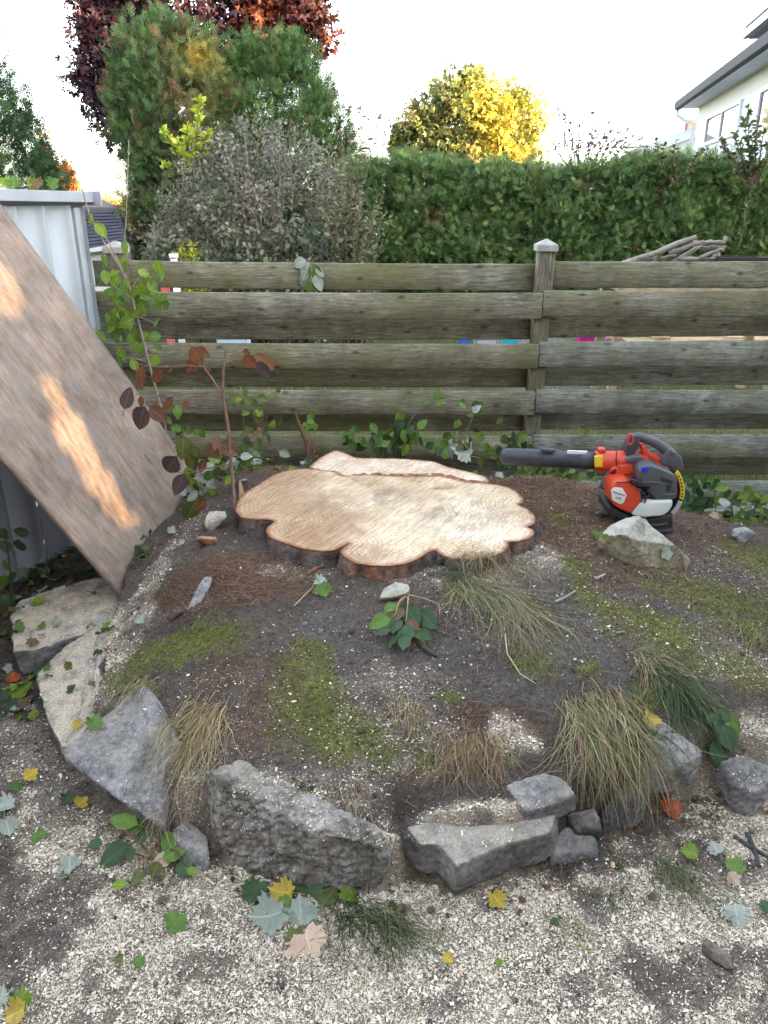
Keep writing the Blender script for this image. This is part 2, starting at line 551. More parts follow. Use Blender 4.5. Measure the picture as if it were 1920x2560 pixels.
# ------------------------------------------------------------------ timber materials
def wood_mat(name, dark, mid, light, green, gamt=0.5, stretch=(1.2, 14, 14), knots=True, rough=0.85, gscale=1.6, grain_bump=0.35):
    m, N, L, B = new_mat(name)
    g = N.new('ShaderNodeTexCoord')
    oi = N.new('ShaderNodeObjectInfo')
    off = N.new('ShaderNodeVectorMath'); off.operation = 'ADD'
    L.new(g.outputs['Object'], off.inputs[0])
    sc_ = N.new('ShaderNodeVectorMath'); sc_.operation = 'SCALE'
    sc_.inputs[0].default_value = (17.0, 31.0, 23.0)
    L.new(oi.outputs['Random'], sc_.inputs['Scale'])
    L.new(sc_.outputs[0], off.inputs[1])
    mp = N.new('ShaderNodeMapping'); mp.inputs['Scale'].default_value = stretch
    L.new(off.outputs[0], mp.inputs[0])
    grain = n_noise(N, L, mp.outputs[0], 7.0, 9, 0.72, 0.8)
    mp2 = N.new('ShaderNodeMapping'); mp2.inputs['Scale'].default_value = [q_ * (3.0 if q_ < 5 else 4.0) for q_ in stretch]
    L.new(off.outputs[0], mp2.inputs[0])
    fine = n_noise(N, L, mp2.outputs[0], 9.0, 6, 0.75, 0.2)
    blot = n_noise(N, L, off.outputs[0], gscale * 3.2, 7, 0.68)
    grn = n_noise(N, L, off.outputs[0], gscale, 6, 0.65)
    c = n_ramp(N, L, grain, [(0.34, dark), (0.5, mid), (0.66, light)])
    c = n_mix(N, L, 0.8, c, n_ramp(N, L, fine, [(0.25, 0.55), (0.7, 1.25)]), 'MULTIPLY')
    c = n_mix(N, L, 0.7, c, n_ramp(N, L, blot, [(0.36, 0.5), (0.62, 1.35)]), 'MULTIPLY')
    gf = n_ramp(N, L, grn, [(0.42, 0.0), (0.66, gamt)])
    gcol = n_mix(N, L, 1.0, green, n_ramp(N, L, fine, [(0.25, 0.6), (0.75, 1.3)]), 'MULTIPLY')
    c = n_mix(N, L, gf, c, gcol)
    if knots:
        sx_ = N.new('ShaderNodeSeparateXYZ'); L.new(off.outputs[0], sx_.inputs[0])
        cb_ = N.new('ShaderNodeCombineXYZ'); L.new(sx_.outputs[0 if stretch[0] < 5 else 2], cb_.inputs[0]); L.new(sx_.outputs[2 if stretch[0] < 5 else 0], cb_.inputs[1])
        km = N.new('ShaderNodeMapping'); km.inputs['Scale'].default_value = (4.2, 9.0, 1.0)
        L.new(cb_.outputs[0], km.inputs[0])
        vo = N.new('ShaderNodeTexVoronoi'); vo.voronoi_dimensions = '2D'; vo.inputs['Scale'].default_value = 1.0
        L.new(km.outputs[0], vo.inputs['Vector'])
        kf = n_ramp(N, L, vo.outputs['Distance'], [(0.035, 0.7), (0.075, 0.35), (0.12, 0.0)])
        kc = N.new('ShaderNodeSeparateColor'); L.new(vo.outputs['Color'], kc.inputs[0])
        kf = n_math(N, L, 'MULTIPLY', kf, n_math(N, L, 'GREATER_THAN', kc.outputs[0], 0.55))
        c = n_mix(N, L, kf, c, [x * 0.35 for x in dark])
        spl = N.new('ShaderNodeMapping'); spl.inputs['Scale'].default_value = (1.1, 1.0, 34.0)
        L.new(off.outputs[0], spl.inputs[0])
        ck = n_noise(N, L, spl.outputs[0], 2.3, 3, 0.5)
        kf2 = n_ramp(N, L, ck, [(0.70, 0.0), (0.74, 0.7)])
        c = n_mix(N, L, kf2, c, [x * 0.3 for x in dark])
    L.new(c, B.inputs['Base Color'])
    B.inputs['Roughness'].default_value = rough
    B.inputs['Specular IOR Level'].default_value = 0.2
    n_bump(N, L, B, n_math(N, L, 'ADD', grain, n_math(N, L, 'MULTIPLY', fine, 0.5)), grain_bump, 0.006)
    return m

M_fence = wood_mat('weathered_fence_board', (0.10, 0.095, 0.07), (0.225, 0.215, 0.165), (0.38, 0.37, 0.30), (0.15, 0.15, 0.055), 0.7)
M_fence_grey = wood_mat('weathered_grey_fence_board', (0.105, 0.108, 0.09), (0.235, 0.245, 0.21), (0.39, 0.405, 0.36), (0.14, 0.145, 0.06), 0.55)
M_post = wood_mat('weathered_post', (0.085, 0.076, 0.056), (0.18, 0.167, 0.125), (0.31, 0.29, 0.23), (0.11, 0.11, 0.05), 0.6, stretch=(14, 14, 1.2))
M_cap = simple('weathered_cap_wood', (0.33, 0.33, 0.31), 0.85, 0.25, 12, 0.3, 80)

# ------------------------------------------------------------------ fence
FX0, PXL, PXR, FX1 = -1.62, -1.457, 0.875, 3.35
fence = empty('board_fence', (PXR, 4.43, 0), 'weathered green-stained timber fence with boards alternating on both sides of its posts', 'fence')
def board(x0, x1, zt, zb, y, th, mat, tilt=0.0, seed=0):
    n = 26
    r = np.random.default_rng(seed)
    X = np.linspace(x0, x1, n)
    L_ = X - x0
    sag = 0.004 * np.sin(np.linspace(0, np.pi, n)) * r.normal() + tilt * (X - 0.5 * (x0 + x1))
    et = 0.0022 * fbm(X * 3 + seed * 9, X * 0 + seed, octv=3, seed=seed)
    eb = 0.0022 * fbm(X * 3 + seed * 5, X * 0 + seed + 3, octv=3, seed=seed + 1)
    cup = 0.003 * r.normal()
    zt_, zb_ = zt + sag + et, zb + sag + eb
    zm = 0.5 * (zt_ + zb_)
    b = 0.004
    rows = [(y - th / 2 + b, zb_), (y - th / 2, zb_ + b), (y - th / 2 + cup, zm), (y - th / 2, zt_ - b), (y - th / 2 + b, zt_),
            (y + th / 2 - b, zt_), (y + th / 2, zt_ - b), (y + th / 2, zb_ + b), (y + th / 2 - b, zb_)]
    k = len(rows)
    cx, cz = 0.5 * (x0 + x1), 0.5 * (zt + zb)
    V = np.concatenate([np.stack([X - cx, np.full(n, yy) - y, zz - cz], -1) for yy, zz in rows])
    F = []
    for j in range(k):
        j2 = (j + 1) % k
        for i in range(n - 1):
            F.append((j * n + i, j * n + i + 1, j2 * n + i + 1, j2 * n + i))
    V = np.vstack([V, [[x0 - cx, 0, 0], [x1 - cx, 0, 0]]])
    a0, a1 = len(V) - 2, len(V) - 1
    T = []
    for j in range(k):
        j2 = (j + 1) % k
        T.append((a0, j * n, j2 * n)); T.append((a1, j2 * n + n - 1, j * n + n - 1))
    me = mesh_np('board', V, [np.array(F), np.array(T)])
    o = obj('board', me, mat, fence)
    o.location = (cx - PXR, y - 4.43, cz)
    return o
fr = [1.239, 0.961, 0.690, 0.420, 0.130]
bk = [1.386, 1.107, 0.826, 0.560, 0.262]
YF, YB, TH = 4.374, 4.492, 0.026
for i, zt in enumerate(fr):
    if i < 4:
        board(FX0, PXR - 0.002, zt - 0.002, zt - 0.142, YF, TH, M_fence, -0.0035, 100 + i)
    board(PXR + 0.003, FX1, zt + 0.008, zt - 0.131, YF, TH, M_fence_grey if i else M_fence, 0.002, 120 + i)
for i, zt in enumerate(bk):
    board(FX0, PXR - 0.01, zt, zt - 0.142, YB, TH, M_fence, -0.002 if i else -0.008, 140 + i)
    board(PXR - 0.007, FX1, zt + 0.008, zt - 0.132, YB, TH, M_fence if i < 2 else M_fence_grey, 0.004, 160 + i)
def post(x, top, lean=0.0):
    bm = bmesh.new()
    bm_box(bm, (0, 0, (top - 0.3) / 2 - 0.0), (0.089, 0.089, top + 0.3), None, 0.005)
    o = bm_obj('post', bm, M_post, fence, (x - PXR, 0, 0))
    o.rotation_euler = (0, lean, 0)
    bm = bmesh.new()
    bm_box(bm, (0, 0, 0.014), (0.115, 0.115, 0.032), None, 0.004)
    r = bmesh.ops.create_cone(bm, cap_ends=True, segments=4, radius1=0.080, radius2=0.008, depth=0.03)
    bmesh.ops.rotate(bm, verts=r['verts'], cent=(0, 0, 0), matrix=Matrix.Rotation(R(45), 3, 'Z'))
    bmesh.ops.translate(bm, verts=r['verts'], vec=(0, 0, 0.0455))
    c_ = bm_obj('post_cap', bm, M_cap, o, (0, 0, top))
    return o
post(PXL, 1.44, -0.004)
post(PXR, 1.45, 0.006)
post(3.25, 1.45)
# nail heads
bm = bmesh.new()
bmesh.ops.create_icosphere(bm, subdivisions=1, radius=0.0045)
nail_me = bpy.data.meshes.new('nail_head'); bm.to_mesh(nail_me); bm.free()
M_nail = simple('rusty_nail', (0.07, 0.05, 0.04), 0.6, 0.3)
nail_me.materials.append(M_nail)
for px in (PXL, PXR):
    for i, zt in enumerate(fr[:4]):
        for dx in ((-0.022, 0.024) if px == PXR else (-0.02, 0.02)):
            for dz in (-0.03, -0.11):
                o = obj('nail', nail_me, None, fence)
                o.location = (px + dx - PXR, YF - TH / 2 - 4.43 - 0.0005, zt + dz + random.uniform(-.008, .008))

# ------------------------------------------------------------------ metal shed
M_shed = simple('painted_shed_steel', (0.37, 0.41, 0.45), 0.5, 0.08, 3.0, 0.05, 25)
M_shed_trim = simple('grey_shed_trim', (0.33, 0.36, 0.42), 0.5, 0.12, 5)
M_shed_roof = simple('shed_roof_steel', (0.36, 0.37, 0.43), 0.55, 0.15, 6, 0.1, 40)
SH = empty('garden_shed', (-1.575, 4.25, 0), 'pale blue-grey ribbed steel garden shed behind the leaning plywood', 'shed')
SH.rotation_euler = (0, 0, R(72.5))                 # local -x runs along the visible wall, +y goes back
def ribbed_panel(name, w, h, axis, parent, mat):
    """ribbed sheet from local 0 to -w along x, facing -y"""
    pf = [(0, 0), (0.012, 0.012), (0.040, 0.012), (0.052, 0.0)]
    X, Yv = [], []
    x = 0.0
    while x < w - 0.01:
        for dx, dy in pf:
            X.append(x + dx); Yv.append(-dy)
        X.append(x + 0.19); Yv.append(0.0)
        x += 0.19
    X, Yv = np.array(X), np.array(Yv)
    zz = np.array([0.0, h])
    V = np.concatenate([np.stack([-X, Yv, np.full_like(X, z)], -1) for z in zz] + [np.stack([-X, Yv + 0.004, np.full_like(X, z)], -1) for z in zz])
    n = len(X)
    F = []
    for i in range(n - 1):
        F.append((i + 1, i, n + i, n + i + 1))
        F.append((2 * n + i, 2 * n + i + 1, 3 * n + i + 1, 3 * n + i))
    return obj(name, mesh_np(name, V, [np.array(F)]), mat, parent)
for k in range(4):
    pnl = ribbed_panel('wall_panel', 0.57, 1.86, 0, SH, M_shed)
    pnl.location = (-0.055 - k * 0.585, 0.0015 * (k % 2), -0.18)
pnl = ribbed_panel('side_panel', 2.0, 1.86, 0, SH, M_shed)
pnl.rotation_euler = (0, 0, R(-90)); pnl.location = (0.0, 0.03, -0.18)
pnl.rotation_euler = (0, 0, R(90)); pnl.location = (0.0, 2.05, -0.18)
box_obj('corner_trim', (-0.022, 0.008, 0.745), (0.06, 0.055, 1.85), M_shed_trim if False else M_shed, SH, bevel=0.004)
bm = bmesh.new()
bm_box(bm, (-1.26, 1.10, 1.755), (2.60, 2.3, 0.02), None, 0.0)
ro = bm_obj('roof', bm, M_shed_roof, SH)
ro.rotation_euler = (0, R(0.6), 0)
ro.location = (0, 0, -0.02)
bm = bmesh.new()
bm_box(bm, (-1.265, -0.056, 1.74), (2.62, 0.014, 0.05), None, 0.003)
fa = bm_obj('fascia', bm, M_shed_trim, ro)
bm = bmesh.new()
bm_box(bm, (0.048, 1.05, 1.735), (0.014, 2.3, 0.07), None, 0.003)
bm_obj('fascia', bm, M_shed_trim, ro)
box_obj('base_rail', (-1.2, -0.012, -0.12), (2.4, 0.03, 0.08), M_shed_trim, SH)

# ------------------------------------------------------------------ leaning plywood
m, N, L, B = new_mat('weathered_plywood')
p = n_pos(N, L, (1, 1, 1), True)
mp = n_pos(N, L, (1.0, 5.0, 5.0), True)
g1 = n_noise(N, L, mp, 4.5, 10, 0.72, 0.9)
g2 = n_noise(N, L, n_pos(N, L, (5.0, 70, 70), True), 4.0, 6, 0.75)
b1 = n_noise(N, L, p, 3.4, 8, 0.68)
b2 = n_noise(N, L, p, 9.0, 5, 0.6)
c = n_ramp(N, L, g1, [(0.28, (0.15, 0.115, 0.095)), (0.5, (0.27, 0.208, 0.165)), (0.74, (0.38, 0.29, 0.22))])
c = n_mix(N, L, 0.5, c, n_ramp(N, L, g2, [(0.36, 0.6), (0.62, 1.25)]), 'MULTIPLY')
c = n_mix(N, L, 0.75, c, n_ramp(N, L, b1, [(0.36, 0.55), (0.62, 1.28)]), 'MULTIPLY')
c = n_mix(N, L, n_ramp(N, L, b2, [(0.50, 0.0), (0.66, 0.6)]), c, (0.22, 0.205, 0.195))
vk = N.new('ShaderNodeTexVoronoi'); vk.inputs['Scale'].default_value = 1.0
L.new(n_pos(N, L, (2.6, 7.0, 1.0), True), vk.inputs['Vector'])
c = n_mix(N, L, n_ramp(N, L, vk.outputs['Distance'], [(0.06, 0.6), (0.14, 0.0)]), c, (0.10, 0.07, 0.05))
ck = n_noise(N, L, n_pos(N, L, (0.8, 26, 26), True), 3.1, 3, 0.5)
c = n_mix(N, L, n_ramp(N, L, ck, [(0.70, 0.0), (0.735, 0.75)]), c, (0.045, 0.035, 0.03))
sp_ = n_noise(N, L, p, 120, 2, 0.5)
c = n_mix(N, L, n_ramp(N, L, sp_, [(0.735, 0.0), (0.76, 0.8)]), c, (0.6, 0.52, 0.42))
L.new(c, B.inputs['Base Color'])
B.inputs['Roughness'].default_value = 0.8
B.inputs['Specular IOR Level'].default_value = 0.25
n_bump(N, L, B, n_math(N, L, 'ADD', g1, g2), 0.3, 0.004)
M_ply = m
PA = at_z(345, 1535, 0.09)
PB = at_y(487, 1180, 3.96)
side = (PB - PA); wid = side.length; side.normalize()
dcorner = at_y(0, 1160, 2.72) - PA
e1 = side.cross(Vector((0, 0, 1))).normalized()
if e1.x > 0: e1 = -e1
e2 = e1.cross(side).normalized()
if e2.z < 0: e2 = -e2
up = (e1 * math.cos(R(64)) + e2 * math.sin(R(64))).normalized()
nrm = side.cross(up)
if nrm.x < 0: nrm = -nrm
PLY_L, PLY_T = 2.10, 0.018
nu, nv = 60, 40
uu, vv = np.meshgrid(np.linspace(0, 1, nu), np.linspace(0, 1, nv), indexing='ij')
def ply_mesh():
    bow = 0.012 * np.sin(np.pi * uu) - 0.006 * np.sin(np.pi * vv)
    # chipped corner and frayed edges; local x up the sheet, y across, z out of the face
    fr_y = np.where(vv == 1, -0.006 * np.abs(fbm(uu * 14, uu * 0, seed=5)), 0) + np.where(vv == 0, 0.004 * np.abs(fbm(uu * 14, uu * 0 + 9, seed=6)), 0)
    fr_x = np.where(uu == 0, 0.012 * np.abs(fbm(vv * 8, vv * 0, seed=8)), 0)
    X = uu * PLY_L + fr_x; Y_ = vv * wid + fr_y
    top = np.stack([X, Y_, bow], -1).reshape(-1, 3)
    bot = np.stack([X, Y_, bow - PLY_T], -1).reshape(-1, 3)
    I = np.arange(nu * nv).reshape(nu, nv)
    F = list(np.stack([I[:-1, :-1], I[1:, :-1], I[1:, 1:], I[:-1, 1:]], -1).reshape(-1, 4))
    n = nu * nv
    F += [tuple(n + q for q in f[::-1]) for f in F]
    ring = list(I[:, 0]) + list(I[-1, 1:]) + list(I[-2::-1, -1]) + list(I[0, -2:0:-1])
    for i in range(len(ring)):
        a_, b_ = ring[i], ring[(i + 1) % len(ring)]
        F.append((a_, n + a_, n + b_, b_))
    return mesh_np('plywood_sheet', np.vstack([top, bot]), [np.array(F)])
ply = obj('plywood_sheet', ply_mesh(), M_ply)
z_ = nrm
x_ = up; y_ = z_.cross(x_)
if y_.dot(side) < 0:
    pass
ply.matrix_world = Matrix(((x_.x, side.x, z_.x, PA.x), (x_.y, side.y, z_.y, PA.y), (x_.z, side.z, z_.z, PA.z), (0, 0, 0, 1)))
tag(ply, 'large weathered brown plywood sheet leaning against the metal shed', 'plywood')

# ------------------------------------------------------------------ white house on the right
M_siding = simple('white_vinyl_siding', (0.66, 0.69, 0.74), 0.55, 0.05, 2.0)
M_cream = simple('cream_siding', (0.66, 0.64, 0.60), 0.6, 0.05, 2.0)
M_trimw = simple('white_trim', (0.74, 0.76, 0.79), 0.5, 0.04, 3)
M_gutter = simple('dark_gutter', (0.022, 0.02, 0.03), 0.7, 0.2, 5)
M_soffit = simple('pale_soffit', (0.52, 0.54, 0.60), 0.6, 0.05, 4)
M_shingle_h = simple('dark_roof_shingle', (0.06, 0.055, 0.06), 0.9, 0.3, 10, 0.4, 60)
m, N, L, B = new_mat('window_glass')
B.inputs['Base Color'].default_value = (0.045, 0.05, 0.055, 1)
B.inputs['Roughness'].default_value = 0.04
B.inputs['Specular IOR Level'].default_value = 0.5
B.inputs['IOR'].default_value = 1.45
M_glass = m
HC = at_y(1748, 268, 22.0)                      # eave level at the far corner
wdir = Vector((-0.21, -1.078, 0)).normalized()  # along the wall, towards the camera
hang = math.atan2(wdir.y, wdir.x)
house = empty('white_house', (HC.x, HC.y, 0), 'white sided house with dark gutter rising behind the right end of the hedge', 'house')
house.rotation_euler = (0, 0, hang)             # local x along the wall towards the camera, local +y = away (into the house)
EZ = HC.z                                       # soffit line
inw = Vector((-math.sin(hang), math.cos(hang), 0))
sgn = 1.0 if inw.x > 0 else -1.0                # +y local should be into the house (to +X world)
def hb(name, x0, x1, y0, y1, z0, z1, mat, par=house, bev=0.0):
    bm = bmesh.new()
    bm_box(bm, ((x0 + x1) / 2, sgn * (y0 + y1) / 2, (z0 + z1) / 2), (abs(x1 - x0), abs(y1 - y0), abs(z1 - z0)), None, bev)
    return bm_obj(name, bm, mat, par)
WLEN = 9.6
hb('wall', 0.02, WLEN, 0.03, 6.0, 0, EZ - 0.02, M_siding)
hb('frieze_board', 0.0, WLEN, -0.012, 0.03, EZ - 0.30, EZ - 0.002, M_cream)
bm = bmesh.new()
bm_box(bm, (WLEN / 2, 0, 0), (WLEN, 0.02, 0.13), Matrix.Rotation(R(9 * sgn), 3, 'X'))
lap_me = bpy.data.meshes.new('siding_board'); bm.to_mesh(lap_me); bm.free(); lap_me.materials.append(M_siding)
zz = EZ - 0.365
while zz > 0.9:
    o = obj('siding_board', lap_me, None, house); o.location = (0, sgn * 0.012, zz)
    zz -= 0.123
# eaves: local overhang to -y
hb('soffit', -0.25, WLEN, -0.42, 0.02, EZ - 0.012, EZ + 0.012, M_soffit)
hb('fascia', -0.27, WLEN, -0.445, -0.42, EZ - 0.03, EZ + 0.10, M_trimw)
hb('gutter', -0.30, WLEN, -0.57, -0.447, EZ - 0.03, EZ + 0.16, M_gutter, bev=0.02)
bm = bmesh.new()
q = [(-0.3, -0.50, EZ + 0.13), (WLEN, -0.50, EZ + 0.13), (WLEN, 2.6, EZ + 1.05), (-0.3, 2.6, EZ + 1.05)]
vs4 = [bm.verts.new((a, sgn * b, c)) for a, b, c in q] + [bm.verts.new((a, sgn * b, c - 0.06)) for a, b, c in q]
for f in ((0, 1, 2, 3), (7, 6, 5, 4), (0, 4, 5, 1), (1, 5, 6, 2), (2, 6, 7, 3), (3, 7, 4, 0)):
    bm.faces.new([vs4[i] for i in f])
bm_obj('roof', bm, M_shingle_h, house)
hb('upper_wall', 3.4, WLEN, 2.5, 6.0, EZ - 0.1, EZ + 1.9, M_siding)
up_e = at_y(1888, 92, 17.0)
lw_ = house.matrix_basis.inverted() @ Matrix.Identity(4)
hm = Matrix.Translation(house.location) @ Matrix.Rotation(hang, 4, 'Z')
ul = hm.inverted() @ up_e
hb('upper_soffit', ul.x - 0.05, WLEN, ul.y * sgn - 0.1, ul.y * sgn + 1.2, ul.z - 0.03, ul.z, M_soffit)
hb('upper_gutter', ul.x - 0.1, WLEN, ul.y * sgn - 0.22, ul.y * sgn - 0.1, ul.z - 0.02, ul.z + 0.12, M_trimw, bev=0.02)
hb('upper_roof', ul.x - 0.1, WLEN, ul.y * sgn - 0.18, ul.y * sgn + 3.2, ul.z + 0.1, ul.z + 0.2, M_shingle_h)
# window in the long wall
def wall_x(u, v):
    d = ray(u, v); n_ = Vector((-wdir.y, wdir.x, 0))
    t = (HC - Vector((0, 0, CAM_H))).dot(n_) / d.dot(n_)
    P = Vector((0, 0, CAM_H)) + d * t
    return (P - Vector((HC.x, HC.y, 0))).dot(Vector((wdir.x, wdir.y, 0))), P.z
def window(u0, vb0, u1, vt1, ub):
    x0, zt = wall_x(u0, vt1); x1, _ = wall_x(u1, vt1); _, zb = wall_x(u0, vb0)
    z0, z1 = min(zb, zt), max(zb, zt)
    w = hb('window', x0, x1, 0.0, 0.028, z0, z1, M_trimw)
    fw = 0.07
    for nm, a0, a1, b0, b1 in (('frame', x0, x0 + fw, z0, z1), ('frame', x1 - fw, x1, z0, z1), ('frame', x0 + fw, x1 - fw, z0, z0 + fw), ('frame', x0 + fw, x1 - fw, z1 - fw, z1), ('mullion', (x0 + x1) / 2 - 0.025, (x0 + x1) / 2 + 0.025, z0 + fw, z1 - fw)):
        hb(nm, a0, a1, -0.05, -0.001, b0, b1, M_trimw, w, 0.004)
    for a0, a1 in ((x0 + fw, (x0 + x1) / 2 - 0.025), ((x0 + x1) / 2 + 0.025, x1 - fw)):
        hb('pane', a0, a1, -0.018, -0.004, z0 + fw, z1 - fw, M_glass, w)
window(1772, 362, 1852, 292, 0)
x_, zt_ = wall_x(1908, 222); x2_, zb_ = wall_x(1960, 300)
w2 = hb('window', x_, x_ + 1.3, 0.0, 0.028, zb_ - 0.15, zt_, M_trimw)
hb('frame', x_, x_ + 0.07, -0.05, -0.001, zb_ - 0.15, zt_, M_trimw, w2)
hb('frame', x_ + 0.07, x_ + 1.3, -0.05, -0.001, zt_ - 0.07, zt_, M_trimw, w2)
hb('pane', x_ + 0.07, x_ + 1.3, -0.018, -0.004, zb_ - 0.15, zt_ - 0.07, M_glass, w2)
# downspout
s = Soup()
s.tube([(-0.17, sgn * -0.49, EZ + 0.02), (-0.17, sgn * -0.49, EZ - 0.16), (-0.10, sgn * -0.28, EZ - 0.30), (-0.02, sgn * -0.08, EZ - 0.38), (-0.02, sgn * -0.06, EZ - 1.5)], [0.045] * 5, 8)
s.build('downspout', M_trimw, house, True)
# low gabled wing beyond the far corner
ga, gb, gz0, gz1 = -2.9, -0.0, 0, 0
pw0 = hm.inverted() @ at_y(1628, 362, 23.0)
pw1 = hm.inverted() @ at_y(1752, 318, 22.3)
wing = empty('wing', (0, 0, 0)); wing.parent = house
def poly_prism(bm, pts, vec):
    v0 = [bm.verts.new(p_) for p_ in pts]; v1 = [bm.verts.new(Vector(p_) + Vector(vec)) for p_ in pts]
    bm.faces.new(v0); bm.faces.new(v1[::-1])
    for i in range(len(pts)):
        j = (i + 1) % len(pts)
        bm.faces.new((v0[i], v1[i], v1[j], v0[j]))
    bmesh.ops.recalc_face_normals(bm, faces=bm.faces)
bpy.data.objects.remove(wing)
q0, q1 = Vector(pw0), Vector(pw1)
gdir = (q1 - q0); gdir.z = 0; gdir.normalize()
back = Vector((-gdir.y, gdir.x, 0)) * 2.5
ww = at_y(1600, 300, 30) - at_y(1600, 300, 20)
if (hm.to_3x3() @ back).y < 0: back = -back
bm = bmesh.new()
e0 = q0 - gdir * 0.6; e0.z = q0.z - 0.6 * (q1.z - q0.z) / max((q1 - q0).xy.length, .1)
poly_prism(bm, [(e0.x, e0.y, 0), (q1.x, q1.y, 0), (q1.x, q1.y, q1.z - 0.15), (e0.x, e0.y, e0.z - 0.15)], back)
gw = bm_obj('side_wing', bm, M_cream, house)
bm = bmesh.new()
poly_prism(bm, [(e0.x, e0.y, e0.z - 0.2), (q1.x, q1.y, q1.z - 0.2), (q1.x, q1.y, q1.z), (e0.x, e0.y, e0.z)], -back * 0.02)
bm_obj('rake_board', bm, M_trimw, gw)
bm = bmesh.new()
poly_prism(bm, [(e0.x - .1, e0.y, e0.z + .0), (q1.x, q1.y, q1.z + .0), (q1.x, q1.y, q1.z + 0.05), (e0.x - .1, e0.y, e0.z + 0.05)], back)
bm_obj('wing_roof', bm, M_soffit, gw)
bm = bmesh.new()
bm_box(bm, (0, 0, 0), ((q1 - e0).xy.length, 0.02, 0.17))
wl_me = bpy.data.meshes.new('siding_board'); bm.to_mesh(wl_me); bm.free(); wl_me.materials.append(M_cream)
zz = 1.2
while zz < q1.z - 0.3:
    # each course stops under the sloping rake
    fr_ = np.clip((q1.z - 0.22 - zz - 0.08) / max(q1.z - e0.z, 0.01), 0.05, 1.0)
    o = obj('siding_board', wl_me, None, gw)
    o.scale = (fr_, 1, 1)
    mid = q1 + (e0 - q1) * (fr_ / 2)
    off_ = -back.normalized() * 0.012
    o.location = (mid.x + off_.x, mid.y + off_.y, zz); o.rotation_euler = (R(2.5), 0, math.atan2(gdir.y, gdir.x))
    zz += 0.18
# brick chimney behind the wing
M_brick = simple('red_brick', (0.25, 0.11, 0.085), 0.9, 0.3, 20, 0.4, 60)
cp = hm.inverted() @ at_y(1738, 312, 25.5)
hb('chimney', cp.x - 0.3, cp.x + 0.3, sgn * cp.y - 0.25, sgn * cp.y + 0.25, 0, cp.z + 0.12, M_brick)

# ------------------------------------------------------------------ low outbuilding with dark shingled roof, far left
OB = empty('slate_outbuilding', (-4.6, 12.2, 0), 'small building with dark blue shingled roof beyond the fence at left', 'outbuilding')
OB.rotation_euler = (0, 0, R(0))
M_slate = simple('dark_slate_shingle', (0.05, 0.055, 0.075), 0.85, 0.35, 14, 0.3, 50)
M_browng = simple('brown_roof', (0.13, 0.10, 0.10), 0.9, 0.25, 9, 0.3, 40)
def opoly(name, pts, mat, par=OB, vec=(0, 0.05, 0)):
    bm = bmesh.new(); poly_prism(bm, [Vector(p_) - Vector(OB.location) for p_ in pts], vec)
    return bm_obj(name, bm, mat, par)
y0 = 12.2
TL, TR = at_y(150, 522, y0 + .5), at_y(298, 524, y0 + .5)
BL, BR = at_y(150, 632, y0), at_y(318, 606, y0)
slope = opoly('roof_slope', [BL, BR, TR, TL], M_slate, vec=(0, 0.06, 0))
# shingle courses
nc = 11
for k in range(nc):
    f0, f1 = k / nc, (k + 1) / nc
    a0, a1 = BL.lerp(TL, f0), BR.lerp(TR, f0)
    b0, b1 = BL.lerp(TL, f1), BR.lerp(TR, f1)
    ofs = Vector((0, -0.035, -0.0)); o2 = Vector((0, -0.008, 0))
    opoly('shingle_course', [a0 + ofs, a1 + ofs, b1 + o2, b0 + o2], M_slate, slope, vec=(0, 0.012, 0.0))
TR2, BR2 = at_y(312, 528, y0 + 2.2), at_y(336, 610, y0 + 2.2)
opoly('side_slope', [BR, BR2, TR2, TR], M_slate, vec=(-0.05, 0.03, 0))
opoly('ridge_roof', [TL, TR, at_y(250, 500, y0 + 2), at_y(150, 498, y0 + 2)], M_browng, vec=(0, 0, 0.03))
opoly('eave_board', [BL + Vector((0, -.06, -.06)), BR + Vector((0.02, -.06, -.06)), BR + Vector((0.02, -.06, 0)), BL + Vector((0, -.06, 0))], M_soffit, vec=(0, .05, 0))
opoly('wall', [Vector((BL.x, y0 + .1, 0)), Vector((BR.x - .1, y0 + .1, 0)), Vector((BR.x - .1, y0 + .1, BR.z - .03)), Vector((BL.x, y0 + .1, BL.z - .03))], simple('white_boards', (.6, .6, .6), .7), vec=(0, 2.0, 0))
c0 = at_y(224, 505, y0 + 2.5)
bm = bmesh.new(); bm_box(bm, (0, 0, -0.1), (0.26, 0.26, 0.45), None, .01); bm_obj('chimney', bm, M_brick, OB, c0 - Vector(OB.location))

# ------------------------------------------------------------------ unseen house blocks right of the yard, added to cast the evening shade
M_stucco = simple('beige_stucco', (0.42, 0.40, 0.37), 0.9, 0.1, 3, 0.2, 30)
ax = Vector((SUN_AZ.x, SUN_AZ.y, 0)).normalized()
ay = Vector((-ax.y, ax.x, 0))                   # to the left when facing the sun = further back
SLIT = PA + side * 0.72 + up * 0.72             # where the evening sun reaches the plywood
def block(name, s0, s1, d0, d1, zt, label):
    """s along ay from the slit, d along ax"""
    e = empty(name, (SLIT.x + ax.x * d0, SLIT.y + ax.y * d0, 0), label, 'house')
    e.rotation_euler = (0, 0, math.atan2(ax.y, ax.x))
    bm = bmesh.new(); bm_box(bm, ((d1 - d0) / 2, (s0 + s1) / 2, zt / 2), (d1 - d0, s1 - s0, zt)); bm_obj('wall', bm, M_stucco, e)
    bm = bmesh.new()
    poly_prism(bm, [(-0.3, s0 - 0.0, zt), (d1 - d0 + .3, s0 - 0.0, zt), ((d1 - d0) / 2, s0, zt + 1.6)], (0, s1 - s0, 0)); bm_obj('roof', bm, M_shingle_h, e)
    return e

